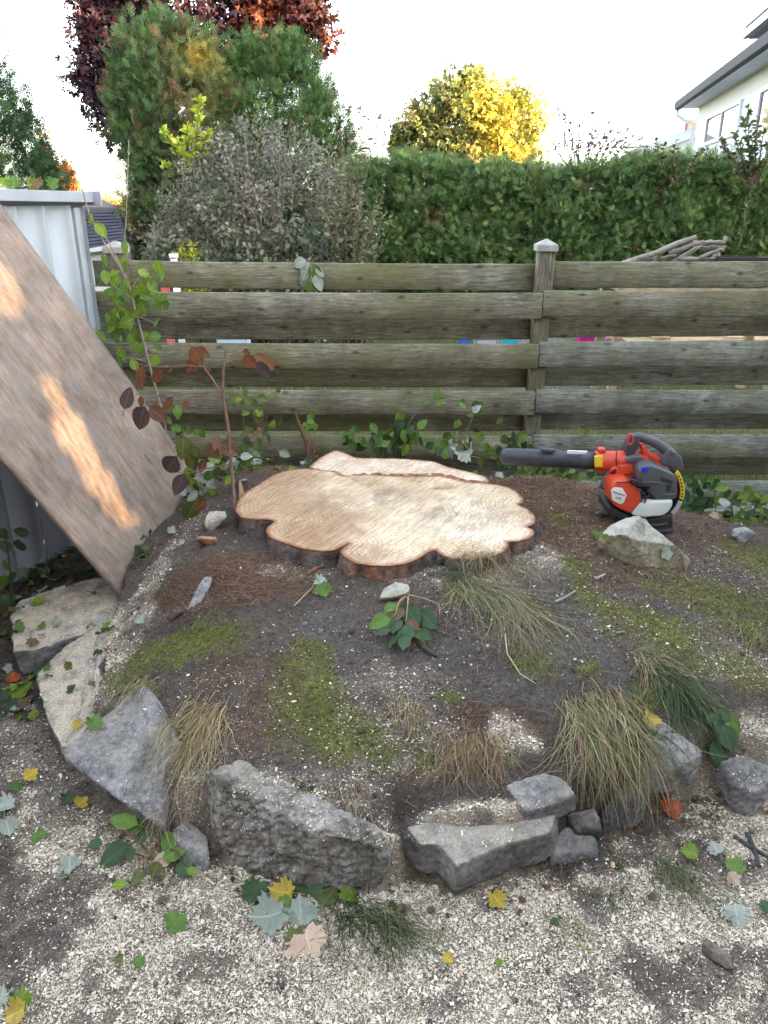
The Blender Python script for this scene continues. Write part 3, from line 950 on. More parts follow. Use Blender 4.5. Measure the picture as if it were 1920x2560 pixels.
# unseen house block behind the camera, added to cut low frontal light
oh = empty('rear_shade_block', (-4.2, -3.4, 0), 'unseen brick house block added behind the camera to cut low light', 'house')
bm = bmesh.new(); bm_box(bm, (0, -2.2, 2.9), (10.0, 4.4, 5.8)); bm_obj('wall', bm, M_brick, oh)
bm = bmesh.new(); poly_prism(bm, [(-5.2, 0.4, 5.8), (-5.2, -4.8, 5.8), (-5.2, -2.2, 7.4)], (10.4, 0, 0)); bm_obj('roof', bm, M_shingle_h, oh)
for k_ in range(3):
    w_ = box_obj('window', (-3.2 + k_ * 3.0, 0.02, 1.7), (1.2, 0.05, 1.3), M_trimw, oh)
    box_obj('pane', (0, 0.03, 0), (1.05, 0.02, 1.15), M_glass, w_)
def in_poly(x, y, P):
    ins = np.zeros(len(x), bool)
    j = len(P) - 1
    for i in range(len(P)):
        xi, yi, xj, yj = P[i, 0], P[i, 1], P[j, 0], P[j, 1]
        c_ = ((yi > y) != (yj > y)) & (x < (xj - xi) * (y - yi) / (yj - yi + 1e-12) + xi)
        ins ^= c_
        j = i
    return ins
h1 = block('shade_block', 0.62, 9.3, 8.6, 15.0, 6.8, 'unseen beige house block added right of the yard to shade it')  # added shade casters, heights stepped for where sun gets through
h3 = block('shade_block', 9.3, 11.7, 9.2, 15.0, 4.2, 'lower unseen house block added so sun still reaches the maple top')
h2 = block('shade_block', -11.0, -0.62, 8.6, 15.0, 5.6, 'second unseen beige house block added to shade the yard')
GD = 8.7
blocker = empty('sun_blocker', (SLIT.x + ax.x * GD, SLIT.y + ax.y * GD, 0), 'unseen slatted screen added to shape the sun streaks on the plywood', 'blocker')  # made-up screen; its holes shape the sun into streaks on the plywood
blocker.rotation_euler = (0, 0, math.atan2(ax.y, ax.x))
gdz = GD * math.tan(SUN_EL)
def ply_sz(u, v):
    """(s, z) on the gate of the ray of sun that lands on the plywood at a pixel"""
    d_ = ray(u, v); c_ = Vector((0, 0, CAM_H))
    q_ = c_ + d_ * ((PA - c_).dot(nrm) / d_.dot(nrm))
    w_ = q_ - SLIT
    return w_.dot(ay), q_.z + (GD - w_.dot(ax)) * math.tan(SUN_EL)
HOLES = [np.array([ply_sz(*q_) for q_ in [(94, 938), (126, 946), (164, 1005), (218, 1085), (264, 1175), (300, 1240), (342, 1305), (345, 1325), (312, 1318), (262, 1275), (208, 1205), (155, 1110), (116, 1010)]]),
         np.array([ply_sz(*q_) for q_ in [(-60, 580), (-12, 640), (24, 695), (50, 755), (56, 800), (34, 800), (0, 775), (-60, 745)]])]
bw = 0.024
for s0_ in np.arange(-0.70, 0.70, bw):
    zc = np.arange(0, 3.9, 0.012)
    open_ = np.zeros(len(zc), bool)
    for H_ in HOLES: open_ |= (int(round((s0_ + .7) / bw)) % 2 == 0) & in_poly(np.full(len(zc), s0_ + bw / 2), zc, H_)  # every other slat stays shut to dim the streaks
    st_, i0 = None, 0
    for i in range(len(zc) + 1):
        if i == len(zc) or open_[i]:
            if i > i0:
                z0_, z1_ = zc[i0], (zc[i] if i < len(zc) else 3.9)
                bm = bmesh.new(); bm_box(bm, (0, s0_ + bw / 2, (z0_ + z1_) / 2), (.03, bw + .0005, z1_ - z0_)); bm_obj('slat', bm, M_fence, blocker)
            i0 = i + 1

# ------------------------------------------------------------------ stump
def cropS(pts): return [(560 + .5063 * a_, 1100 + .5063 * b_) for a_, b_ in pts]
OUT_MAIN = cropS([(55, 350), (62, 318), (80, 290), (110, 258), (180, 218), (250, 175), (330, 152), (410, 147), (480, 154), (545, 160), (590, 182), (640, 178), (700, 174), (800, 177), (900, 181), (1000, 180), (1060, 175), (1120, 188), (1200, 206),
                  (1310, 211), (1400, 226), (1450, 250), (1480, 282), (1478, 300), (1452, 314), (1500, 330), (1538, 366), (1540, 395), (1520, 413), (1492, 418), (1530, 430), (1534, 452), (1510, 475), (1450, 490), (1398, 488),
                  (1410, 508), (1390, 535), (1310, 570), (1220, 580), (1120, 575), (1075, 558), (1042, 530), (1012, 540), (970, 570), (900, 600), (820, 611), (720, 612), (640, 596), (590, 567), (570, 542), (590, 524), (622, 500), (588, 518), (540, 540),
                  (470, 543), (380, 530), (300, 506), (230, 480), (205, 450), (214, 427), (252, 400), (220, 391), (140, 393), (82, 385)])
OUT_BACK = cropS([(418, 130), (470, 85), (545, 47), (572, 50), (628, 72), (650, 82), (760, 82), (900, 85), (1040, 95), (1110, 122), (1200, 140), (1290, 163), (1314, 188), (1296, 200), (1200, 196), (1120, 176), (1050, 164), (950, 170), (830, 168), (720, 166), (600, 178), (560, 158), (480, 150), (425, 142)])
ZS = 0.475
def plane_pts(uv, z): return np.array([at_z(a_, b_, z)[:] for a_, b_ in uv])
def resample(P, step):
    P = np.vstack([P, P[:1]])
    # Catmull-like smoothing by dense linear then slight blur
    d = np.r_[0, np.cumsum(np.linalg.norm(np.diff(P, axis=0), axis=1))]
    n = int(d[-1] / step)
    t = np.linspace(0, d[-1], n, endpoint=False)
    Q = np.stack([np.interp(t, d, P[:, k]) for k in range(3)], -1)
    for _ in range(2):
        Q = 0.5 * Q + 0.25 * np.roll(Q, 1, 0) + 0.25 * np.roll(Q, -1, 0)
    return Q
def dist_poly(x, y, P):
    best = np.full(len(x), 9.0)
    for i in range(len(P)):
        a_, b_ = P[i, :2], P[(i + 1) % len(P), :2]
        ab = b_ - a_
        t = np.clip(((x - a_[0]) * ab[0] + (y - a_[1]) * ab[1]) / (ab @ ab + 1e-12), 0, 1)
        best = np.minimum(best, np.hypot(x - a_[0] - t * ab[0], y - a_[1] - t * ab[1]))
    return best

m, N, L, B = new_mat('sawn_stump_wood')
a = N.new('ShaderNodeAttribute'); a.attribute_name = 'Col'
d_ = N.new('ShaderNodeAttribute'); d_.attribute_name = 'edge'
p = n_pos(N, L)
th_ = N.new('ShaderNodeAttribute'); th_.attribute_name = 'theta'
rd_ = N.new('ShaderNodeAttribute'); rd_.attribute_name = 'rad'
cx_ = N.new('ShaderNodeCombineXYZ'); L.new(th_.outputs['Fac'], cx_.inputs[0]); L.new(rd_.outputs['Fac'], cx_.inputs[1])
mpr = N.new('ShaderNodeMapping'); mpr.inputs['Scale'].default_value = (16.0, 3.0, 1.0); L.new(cx_.outputs[0], mpr.inputs[0])
rays_ = n_noise(N, L, mpr.outputs[0], 4.0, 7, 0.75)
wob = n_noise(N, L, p, 9, 4, 0.5)
ring = n_math(N, L, 'SINE', n_math(N, L, 'ADD', n_math(N, L, 'MULTIPLY', d_.outputs['Fac'], 330.0), n_math(N, L, 'MULTIPLY', wob, 12.0)))
rc = n_ramp(N, L, n_math(N, L, 'MULTIPLY_ADD', ring, 0.5), [(0.0, 0.86), (0.5, 1.0), (1.0, 1.05)])
saw = n_noise(N, L, n_pos(N, L, (2.5, 14, 1), rot=(0, 0, R(-60))), 5.0, 9, 0.78, 0.5)
saw2 = n_noise(N, L, n_pos(N, L, (4, 110, 1), rot=(0, 0, R(-66))), 2.6, 6, 0.7, 0.2)
blt = n_noise(N, L, p, 5.0, 5, 0.6)
stain = n_noise(N, L, n_pos(N, L, (2.2, 1, 1), rot=(0, 0, R(20))), 6.0, 8, 0.75)
c = n_mix(N, L, 1.0, a.outputs['Color'], rc, 'MULTIPLY')
kerf = n_pos(N, L, (1, 1, 1), rot=(0, 0, R(-62)))
ksx = N.new('ShaderNodeSeparateXYZ'); L.new(kerf, ksx.inputs[0])
kw = n_math(N, L, 'SINE', n_math(N, L, 'ADD', n_math(N, L, 'MULTIPLY', ksx.outputs[1], 170.0), n_math(N, L, 'MULTIPLY', saw, 22.0)))
kmask = n_noise(N, L, p, 3.2, 3, 0.5)
c = n_mix(N, L, n_ramp(N, L, kmask, [(0.46, 0.0), (0.62, 0.85)]), c, n_mix(N, L, 1.0, c, n_ramp(N, L, n_math(N, L, 'MULTIPLY_ADD', kw, 0.5), [(0.0, (0.88, 0.84, 0.78)), (1.0, (1.06, 1.06, 1.06))]), 'MULTIPLY'))
c = n_mix(N, L, 1.0, c, n_ramp(N, L, saw, [(0.38, (0.74, 0.67, 0.58)), (0.5, (1.0, 0.98, 0.95)), (0.61, (1.14, 1.15, 1.16))]), 'MULTIPLY')
c = n_mix(N, L, n_ramp(N, L, d_.outputs['Fac'], [(0.0, 0.9), (0.35, 0.45)]), c, n_mix(N, L, 1.0, c, n_ramp(N, L, rays_, [(0.36, (0.80, 0.73, 0.67)), (0.5, (1.0, 0.98, 0.96)), (0.64, (1.12, 1.13, 1.14))]), 'MULTIPLY'))
c = n_mix(N, L, 0.8, c, n_ramp(N, L, saw2, [(0.36, (0.88, 0.84, 0.80)), (0.62, (1.07, 1.07, 1.07))]), 'MULTIPLY')
c = n_mix(N, L, 0.8, c, n_ramp(N, L, blt, [(0.33, (0.78, 0.69, 0.60)), (0.62, (1.06, 1.06, 1.06))]), 'MULTIPLY')
dk = N.new('ShaderNodeAttribute'); dk.attribute_name = 'stain'
crk = n_noise(N, L, mpr.outputs[0], 9.0, 2, 0.5)
c = n_mix(N, L, n_ramp(N, L, crk, [(0.70, 0.0), (0.73, 0.7)]), c, (0.16, 0.10, 0.07))
sf = n_math(N, L, 'MULTIPLY', n_ramp(N, L, stain, [(0.44, 0.0), (0.62, 0.85)]), dk.outputs['Fac'])
c = n_mix(N, L, sf, c, (0.15, 0.11, 0.10))
L.new(c, B.inputs['Base Color'])
B.inputs['Roughness'].default_value = 0.75
B.inputs['Specular IOR Level'].default_value = 0.2
n_bump(N, L, B, n_math(N, L, 'ADD', saw, saw2), 0.45, 0.006)
M_cut = m
M_bark = attr_mat('stump_bark', 0.95, 0, 45, 0.45, 0.9, 70, 0.012, 0.15)

stump = empty('tree_stump', (0.0, 3.2, 0.3), 'huge freshly sawn tree stump with lobed pale cut face', 'stump')
def cut_face(name, P, zbase, tiltf, seed, pale):
    step = 0.016
    xs_ = np.arange(P[:, 0].min(), P[:, 0].max(), step); ys_ = np.arange(P[:, 1].min(), P[:, 1].max(), step)
    gx, gy = [q_.ravel() for q_ in np.meshgrid(xs_, ys_)]
    k = in_poly(gx, gy, P)
    gx, gy = gx[k], gy[k]
    dd = dist_poly(gx, gy, P)
    k = dd > 0.008
    gx, gy, dd = gx[k], gy[k], dd[k]
    # extra rows near the rim for the bark ring
    allx = np.r_[P[:, 0], gx]; ally = np.r_[P[:, 1], gy]; alld = np.r_[np.zeros(len(P)), dd]
    n = len(P)
    res = geometry.delaunay_2d_cdt([Vector((a_, b_)) for a_, b_ in zip(allx, ally)], [(i, (i + 1) % n) for i in range(n)], [list(range(n))], 1, 1e-6)
    vo, fo, orig = res[0], res[2], res[3]
    vo = np.array([v_[:] for v_ in vo])
    dd = np.array([alld[o_[0]] if o_ else 0 for o_ in orig])
    z = zbase + tiltf(vo[:, 0], vo[:, 1]) + 0.0016 * fbm(vo[:, 0] * 18, vo[:, 1] * 18, seed=seed)
    z = z - 0.0012 * sstep(0.008, 0.0, dd)
    x, y = vo[:, 0], vo[:, 1]
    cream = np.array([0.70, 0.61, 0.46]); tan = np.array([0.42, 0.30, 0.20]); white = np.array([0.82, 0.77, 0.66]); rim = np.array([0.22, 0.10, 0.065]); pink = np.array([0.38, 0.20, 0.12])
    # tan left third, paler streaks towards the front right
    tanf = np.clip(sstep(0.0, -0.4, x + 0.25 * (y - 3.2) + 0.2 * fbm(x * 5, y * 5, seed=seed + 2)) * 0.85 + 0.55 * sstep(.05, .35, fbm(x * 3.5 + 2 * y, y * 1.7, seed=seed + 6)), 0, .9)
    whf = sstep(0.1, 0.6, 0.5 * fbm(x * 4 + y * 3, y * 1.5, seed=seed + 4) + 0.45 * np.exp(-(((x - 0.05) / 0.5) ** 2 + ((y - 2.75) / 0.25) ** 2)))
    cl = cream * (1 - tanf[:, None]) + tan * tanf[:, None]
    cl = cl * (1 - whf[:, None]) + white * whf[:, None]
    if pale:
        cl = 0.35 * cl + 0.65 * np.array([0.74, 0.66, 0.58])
    e1 = sstep(0.04, 0.014, dd)[:, None] * 0.4
    cl = cl * (1 - e1) + np.array([0.60, 0.43, 0.29]) * e1
    e2 = sstep(0.018, 0.009, dd)[:, None]
    cl = cl * (1 - e2) + pink * e2
    e3 = sstep(0.009, 0.002, dd)[:, None]
    cl = cl * (1 - e3) + rim * e3
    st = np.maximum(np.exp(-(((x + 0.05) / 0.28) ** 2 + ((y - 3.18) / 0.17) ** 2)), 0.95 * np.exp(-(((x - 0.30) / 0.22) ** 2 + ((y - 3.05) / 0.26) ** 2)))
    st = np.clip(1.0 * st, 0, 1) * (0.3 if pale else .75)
    V = np.stack([x, y - 3.2, z - 0.3], -1)
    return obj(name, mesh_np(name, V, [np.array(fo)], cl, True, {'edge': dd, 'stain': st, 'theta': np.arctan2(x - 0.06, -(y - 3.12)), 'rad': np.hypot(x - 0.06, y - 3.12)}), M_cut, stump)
def bark(name, P, z0f, seed, flare, red):
    """ring of bark from the cut rim down into the soil"""
    n = len(P)
    tg = np.roll(P, -3, 0) - np.roll(P, 3, 0)
    nn = np.stack([tg[:, 1], -tg[:, 0]], -1)
    nn /= np.linalg.norm(nn, axis=1)[:, None] + 1e-9
    cen = P[:, :2].mean(0)
    if np.mean(np.sum(nn * (P[:, :2] - cen), 1)) < 0: nn = -nn
    for _ in range(5):
        nn = 0.5 * nn + 0.25 * np.roll(nn, 1, 0) + 0.25 * np.roll(nn, -1, 0)
    rows = 12
    s_ = np.arange(n) * 0.01
    V, C = [], []
    for r_ in range(rows):
        f = r_ / (rows - 1)
        z = P[:, 2] * 0 + z0f(P[:, 0], P[:, 1]) - 0.004 - f * 0.24
        rid = fbm(s_ * 22, s_ * 0 + f * 2.2 + seed, octv=3, seed=seed)
        rid2 = fbm(s_ * 60, s_ * 0 + f * 9 + seed, octv=2, seed=seed + 3)
        off = -0.001 + f * 0.035 + flare(P[:, 0], P[:, 1]) * f ** 1.4 + (0.018 * rid + 0.006 * rid2) * min(1, f * 5)
        V.append(np.stack([P[:, 0] + nn[:, 0] * off, P[:, 1] + nn[:, 1] * off - 3.2, z - 0.3], -1))
        dark = np.array([0.04, 0.033, 0.03]); grey = np.array([0.12, 0.11, 0.105]); redc = np.array([0.24, 0.115, 0.065])
        c_ = dark + (grey - dark) * np.clip(0.5 + 1.2 * rid, 0, 1)[:, None]
        rf = np.clip(red(P[:, 0], P[:, 1]) * (0.6 + 1.4 * rid2 + 0.6 * rid) * (1.15 - f), 0, 1)[:, None]
        if r_ == 0: rf = np.full((n, 1), 0.45)
        C.append(c_ * (1 - rf) + redc * rf)
    V = np.concatenate(V)
    F = []
    for r_ in range(rows - 1):
        a_ = np.arange(n) + r_ * n; b_ = (np.arange(n) + 1) % n + r_ * n
        F.append(np.stack([a_, a_ + n, b_ + n, b_], -1))
    return obj(name, mesh_np(name, V, [np.concatenate(F)], np.concatenate(C), True), M_bark, stump)
tiltm = lambda x, y: 0.012 * (y - 3.2) - 0.008 * x
tiltb = lambda x, y: -0.002 + 0.010 * (y - 3.4) - 0.012 * x
PM = resample(plane_pts(OUT_MAIN, ZS), 0.010)
PK = resample(plane_pts(OUT_BACK, ZS + 0.008), 0.010)
cut_face('cut_face', PM, ZS, tiltm, 200, False)
cut_face('cut_face', PK, ZS, tiltb, 230, True)
flare_m = lambda x, y: 0.16 * np.exp(-(((x - 0.66) / 0.14) ** 2 + ((y - 3.0) / 0.22) ** 2)) + 0.10 * np.exp(-(((x - 0.55) / 0.1) ** 2 + ((y - 3.45) / 0.2) ** 2)) + 0.06 * np.exp(-((x - 0.12) / 0.08) ** 2)
red_m = lambda x, y: 0.95 * np.exp(-((x + 0.02) / 0.10) ** 2) * (y < 2.9) + 0.5 * np.exp(-((x - 0.45) / 0.08) ** 2) * (y < 2.95) + 0.06
bark('bark', PM, lambda x, y: ZS + tiltm(x, y), 260, flare_m, red_m)
bark('bark', PK, lambda x, y: ZS + tiltb(x, y), 280, lambda x, y: 0.02 + 0 * x, lambda x, y: 0.5 + 0 * x)
# reddish strip of enclosed bark along the seam between the two faces
SU = [(425, 143), (480, 151), (560, 159), (600, 178), (720, 167), (830, 169), (950, 171), (1050, 165), (1120, 177), (1200, 197), (1300, 202)]
SL_ = [(425, 149), (480, 158), (560, 168), (600, 192), (720, 180), (830, 184), (950, 188), (1050, 184), (1120, 196), (1200, 210), (1300, 214)]
pu = plane_pts(cropS(SU), ZS - .004); pl_ = plane_pts(cropS(SL_), ZS - .004)
tt_ = np.linspace(0, len(SU) - 1, 120); ti_ = np.arange(len(SU))
A_ = np.stack([np.interp(tt_, ti_, pu[:, k]) for k in range(3)], -1); B_ = np.stack([np.interp(tt_, ti_, pl_[:, k]) for k in range(3)], -1)
rows_ = []
for q_ in np.linspace(0, 1, 6):
    P_ = A_ * (1 - q_) + B_ * q_
    P_[:, 2] = ZS + tiltm(P_[:, 0], P_[:, 1]) - .004 + .006 * fbm(P_[:, 0] * 40, P_[:, 1] * 60, octv=3, seed=44)
    rows_.append(P_ - np.array([0, 3.2, .3]))
VV = np.concatenate(rows_)
FF = np.array([(r_ * 120 + i, r_ * 120 + i + 1, (r_ + 1) * 120 + i + 1, (r_ + 1) * 120 + i) for r_ in range(5) for i in range(119)])
sc_ = np.array([.27, .13, .08]) * (1 + .5 * fbm(VV[:, 0] * 30, VV[:, 1] * 60, octv=3, seed=46))[:, None]
obj('bark_seam', mesh_np('bark_seam', VV, [FF], np.clip(sc_, .02, 1), True), M_bark, stump)
# splinter standing on the left rim and the torn sliver on top
def splinter(name, u0, v0, u1, v1, w, Y):
    a_, b_ = at_y(u0, v0, Y), at_y(u1, v1, Y)
    bm = bmesh.new()
    dx = Vector((w, 0, 0)); dy = Vector((0, 0.012, 0))
    pts = [a_ - dx, a_ + dx, a_ + dx * .8 + dy, a_ - dx * .8 + dy]
    tp = [b_ - dx * .25, b_ + dx * .15, b_ + dy * .3]
    vb = [bm.verts.new(q_ - Vector((0, 3.2, .3))) for q_ in pts]; vt = [bm.verts.new(q_ - Vector((0, 3.2, .3))) for q_ in tp]
    bmesh.ops.convex_hull(bm, input=bm.verts)
    return bm_obj(name, bm, simple('splinter_wood', (0.55, 0.40, 0.27), .8, .2, 20), stump)
splinter('splinter', 607, 1250, 600, 1200, 0.016, 3.25)
bm = bmesh.new()
sp0, sp1 = at_z(1085, 1219, .485), at_z(1135, 1213, .49)
for q_ in (sp0, sp1, sp0 + Vector((0, .03, .012)), sp1 + Vector((0, .02, .004)), (sp0 + sp1) / 2 + Vector((0, .015, .02))): bm.verts.new(q_ - Vector((0, 3.2, .3)))
bmesh.ops.convex_hull(bm, input=bm.verts)
bm_obj('splinter', bm, bpy.data.materials['splinter_wood'], stump)

# ------------------------------------------------------------------ rocks
def rock_mat(name, dark, mid, light, lich=(0.16, 0.16, 0.08), lamt=0.3, sawdust=0.28, rough=0.85, bscale=28, topc=None):
    m, N, L, B = new_mat(name)
    p = n_pos(N, L)
    f = n_noise(N, L, p, 7, 9, 0.7, 0.4)
    f2 = n_noise(N, L, p, 60, 6, 0.75)
    c = n_ramp(N, L, f, [(0.36, dark), (0.5, mid), (0.64, light)])
    c = n_mix(N, L, 0.85, c, n_ramp(N, L, f2, [(0.37, 0.5), (0.63, 1.45)]), 'MULTIPLY')
    f3 = n_noise(N, L, p, 2.6, 6, 0.65)
    c = n_mix(N, L, 0.7, c, n_ramp(N, L, f3, [(0.38, (0.68, 0.64, 0.57)), (0.6, (1.15, 1.15, 1.16))]), 'MULTIPLY')
    vein = n_noise(N, L, n_pos(N, L, (1, 1, 3.5), rot=(0.5, 0.4, 0.2)), 6, 4, 0.5, 1.2)
    c = n_mix(N, L, n_ramp(N, L, vein, [(0.47, 0.0), (0.5, 0.5), (0.53, 0.0)]), c, [x * 0.45 for x in dark])
    lf = n_noise(N, L, p, 11, 7, 0.7)
    c = n_mix(N, L, n_ramp(N, L, lf, [(0.5, 0.0), (0.66, lamt)]), c, lich)
    cr = N.new('ShaderNodeTexVoronoi'); cr.feature = 'DISTANCE_TO_EDGE'; cr.inputs['Scale'].default_value = 14
    dn = N.new('ShaderNodeVectorMath'); dn.operation = 'ADD'
    nn = N.new('ShaderNodeTexNoise'); nn.inputs['Scale'].default_value = 9; nn.inputs['Detail'].default_value = 5
    L.new(p, nn.inputs['Vector']); L.new(p, dn.inputs[0])
    s2 = N.new('ShaderNodeVectorMath'); s2.operation = 'SCALE'; s2.inputs['Scale'].default_value = 0.25
    L.new(nn.outputs['Color'], s2.inputs[0]); L.new(s2.outputs[0], dn.inputs[1]); L.new(dn.outputs[0], cr.inputs['Vector'])
    if sawdust:
        g = N.new('ShaderNodeNewGeometry'); sx = N.new('ShaderNodeSeparateXYZ'); L.new(g.outputs['Normal'], sx.inputs[0])
        df = n_noise(N, L, p, 14, 5, 0.7)
        uf = n_math(N, L, 'MULTIPLY', n_ramp(N, L, sx.outputs['Z'], [(0.55, 0.0), (0.8, 1.0)]), n_ramp(N, L, df, [(0.38, 0.0 if sawdust < .5 else 0.25), (0.58, sawdust)]))
        dc = n_ramp(N, L, n_noise(N, L, p, 190, 4, 0.75), [(0.34, (0.26, 0.22, 0.17)), (0.5, (0.52, 0.455, 0.35)), (0.66, (0.70, 0.63, 0.51))])
        c = n_mix(N, L, uf, c, topc if topc else dc)
    L.new(c, B.inputs['Base Color'])
    B.inputs['Roughness'].default_value = rough
    B.inputs['Specular IOR Level'].default_value = 0.25
    h_ = n_math(N, L, 'ADD', f2, n_math(N, L, 'MULTIPLY', f, 0.6))
    b0 = n_bump(N, L, B, h_, 0.7, 0.008)
    return m
M_r_grey = rock_mat('grey_granite', (0.15, 0.155, 0.165), (0.26, 0.268, 0.285), (0.38, 0.385, 0.395))
M_r_blue = rock_mat('slate_grey_stone', (0.12, 0.124, 0.128), (0.205, 0.21, 0.215), (0.31, 0.315, 0.315), (0.2, 0.19, 0.13), 0.45)
M_r_slab = rock_mat('dusted_slab_stone', (0.12, 0.124, 0.128), (0.205, 0.21, 0.215), (0.31, 0.315, 0.315), (0.2, 0.19, 0.13), 0.45, sawdust=0.6)
M_r_rough = rock_mat('rough_weathered_stone', (0.10, 0.095, 0.085), (0.21, 0.205, 0.19), (0.38, 0.38, 0.38), (0.19, 0.17, 0.11), 0.55)
M_r_dark = rock_mat('dark_stone', (0.05, 0.052, 0.058), (0.085, 0.09, 0.096), (0.14, 0.145, 0.15), lamt=0.2)
M_r_tan = rock_mat('lichen_stone', (0.14, 0.125, 0.085), (0.26, 0.235, 0.165), (0.37, 0.345, 0.26), (0.19, 0.19, 0.09), 0.5, sawdust=0.85, topc=(0.46, 0.46, 0.40))
M_r_dust = rock_mat('sawdust_covered_stone', (0.10, 0.105, 0.115), (0.17, 0.175, 0.185), (0.27, 0.28, 0.28), sawdust=1.0)
M_r_pale = rock_mat('pale_concrete_lump', (0.25, 0.24, 0.20), (0.38, 0.36, 0.30), (0.52, 0.50, 0.43), (0.3, 0.3, 0.2), 0.3)
M_r_pink = rock_mat('pink_brick_lump', (0.20, 0.11, 0.085), (0.30, 0.175, 0.135), (0.38, 0.25, 0.20), (0.3, 0.22, 0.17), 0.3)
ROCKS = []
def finish_rock(name, bm, voxel, amp, seed, mat, label, facet=1.0, chip=0.0, crag=0.0, group=None):
    bmesh.ops.recalc_face_normals(bm, faces=bm.faces)
    me = bpy.data.meshes.new('tmp'); bm.to_mesh(me); bm.free()
    o = bpy.data.objects.new('tmp', me); COL.objects.link(o)
    md = o.modifiers.new('r', 'REMESH'); md.mode = 'VOXEL'; md.voxel_size = voxel
    dg = bpy.context.evaluated_depsgraph_get()
    ev = o.evaluated_get(dg)
    me2 = bpy.data.meshes.new_from_object(ev)
    bpy.data.objects.remove(o)
    n = len(me2.vertices)
    co = np.empty(n * 3, np.float32); me2.vertices.foreach_get('co', co); co = co.reshape(-1, 3).astype(float)
    no = np.empty(n * 3, np.float32); me2.vertex_normals.foreach_get('vector', no); no = no.reshape(-1, 3)
    x, y, z = co[:, 0], co[:, 1], co[:, 2]
    # fracture planes knock the corners and edges off
    rr_ = np.random.default_rng(seed + 77)
    ext = np.ptp(co, axis=0)
    for _k in range(12):
        pn = rr_.normal(size=3); pn[2] = pn[2] * .6 + .15; pn /= np.linalg.norm(pn)
        dd_ = co @ pn
        lim = dd_.max() - rr_.uniform(.15, 1.0) * 0.036 * float(np.abs(ext @ np.abs(pn)))
        over = np.clip(dd_ - lim, 0, None)
        co = co - over[:, None] * pn[None] * 0.92
    x, y, z = co[:, 0], co[:, 1], co[:, 2]
    d1 = fbm(x * 7, y * 7, z * 7, octv=3, seed=seed)
    d2 = fbm(x * 30, y * 30, z * 30, octv=4, seed=seed + 9)
    d3 = -np.abs(fbm(x * 26, y * 26, z * 34, octv=4, seed=seed + 5, gain=.6))
    step_ = np.abs(((z * 38 + 2.2 * d1 + 6 * x) % 1.0) - .5) - .25
    off = amp * (0.9 * d1 + 0.9 * d2 + 0.5 * step_ * (fbm(x * 9, y * 9, z * 9, octv=2, seed=seed + 3) > 0)) + crag * (d3 + 0.12)
    if crag:
        cr_ = np.abs(vnoise(x * 26 + 2 * d1, y * 26, z * 20, seed=seed + 31))
        off = off - crag * 0.35 * np.clip(1 - cr_ / 0.06, 0, 1)
    co = co + no * off[:, None]
    c0 = co.mean(0); c0[2] = co[:, 2].min()
    co -= c0
    me2.vertices.foreach_set('co', co.astype(np.float32).ravel())
    me2.polygons.foreach_set('use_smooth', np.ones(len(me2.polygons), bool))
    me2.update(); me2.name = name
    me2.materials.clear()
    ob = obj(name, me2, mat, None, Vector(c0))
    tag(ob, label, 'rock', group)
    ROCKS.append(ob)
    return ob
def rock_prism(name, pts, vec, mat, label, voxel=0.007, amp=0.006, seed=1, **kw):
    bm = bmesh.new()
    P = [p_ if isinstance(p_, Vector) else at_z(*p_) for p_ in pts]
    poly_prism(bm, P, vec)
    return finish_rock(name, bm, voxel, amp, seed, mat, label, **kw)
def rock_hull(name, pts, mat, label, voxel=0.007, amp=0.006, seed=1, **kw):
    bm = bmesh.new()
    for p_ in pts: bm.verts.new(p_ if isinstance(p_, Vector) else at_z(*p_))
    r_ = bmesh.ops.convex_hull(bm, input=bm.verts)
    bmesh.ops.delete(bm, geom=[e for e in r_['geom_interior'] if isinstance(e, bmesh.types.BMVert)], context='VERTS')
    return finish_rock(name, bm, voxel, amp, seed, mat, label, **kw)

# the edging stones, left to right
rock_prism('edging_stone', [(25, 1535, .10), (60, 1490, .12), (200, 1450, .15), (340, 1430, .17), (330, 1500, .16), (240, 1570, .13), (165, 1597, .11), (100, 1620, .10), (35, 1640, .09)], (0.01, 0.02, -.10), M_r_dust,
           'flat slab heaped with pale sawdust at the left edge below the plywood', seed=3, amp=0.008)
rock_prism('edging_stone', [(165, 1612, .11), (250, 1560, .14), (345, 1500, .17), (300, 1600, .17), (245, 1665, .17), (262, 1750, .17), (228, 1800, .14), (165, 1890, .09), (118, 1800, .10), (85, 1690, .10)], (0.02, 0.02, -.13), M_r_dust,
           'long slab under yellow sawdust beside the upright grey flagstone', seed=4, amp=0.008)
flag = rock_prism('edging_stone', [(152, 1908, .13), (362, 1730, .27), (414, 1780, .27), (436, 1870, .235), (432, 1965, .15), (410, 2100, .02), (280, 2005, .06)], (0.02, 0.05, -.09), M_r_grey,
           'smooth grey pointed flagstone leaning at the front left of the mound', seed=5, amp=0.005)
flag.location.z += .035
rock_prism('edging_stone', [(410, 1760, .23), (440, 1755, .24), (445, 1830, .2), (425, 1850, .2)], (0.02, .03, -.1), M_r_dark, 'narrow dark stone wedged behind the pointed flagstone', seed=6)
rock_hull('edging_stone', [(505, 1928, .25), (560, 1930, .25), (640, 1985, .235), (720, 2047, .215), (850, 2102, .19), (940, 2062, .19), (1003, 2118, .155), (600, 1900, .25), (760, 2010, .23), (520, 2060, .12), (585, 2170, .0), (700, 2228, -.02), (850, 2248, -.03), (965, 2235, -.03), (985, 2165, .06),
          at_z(560, 1930, .25) + Vector((0, .1, -.25)), at_z(940, 2062, .19) + Vector((0, .08, -.2))], M_r_rough,
          'large cracked rough boulder at the front centre of the mound', voxel=0.005, amp=0.009, crag=0.02, seed=7)
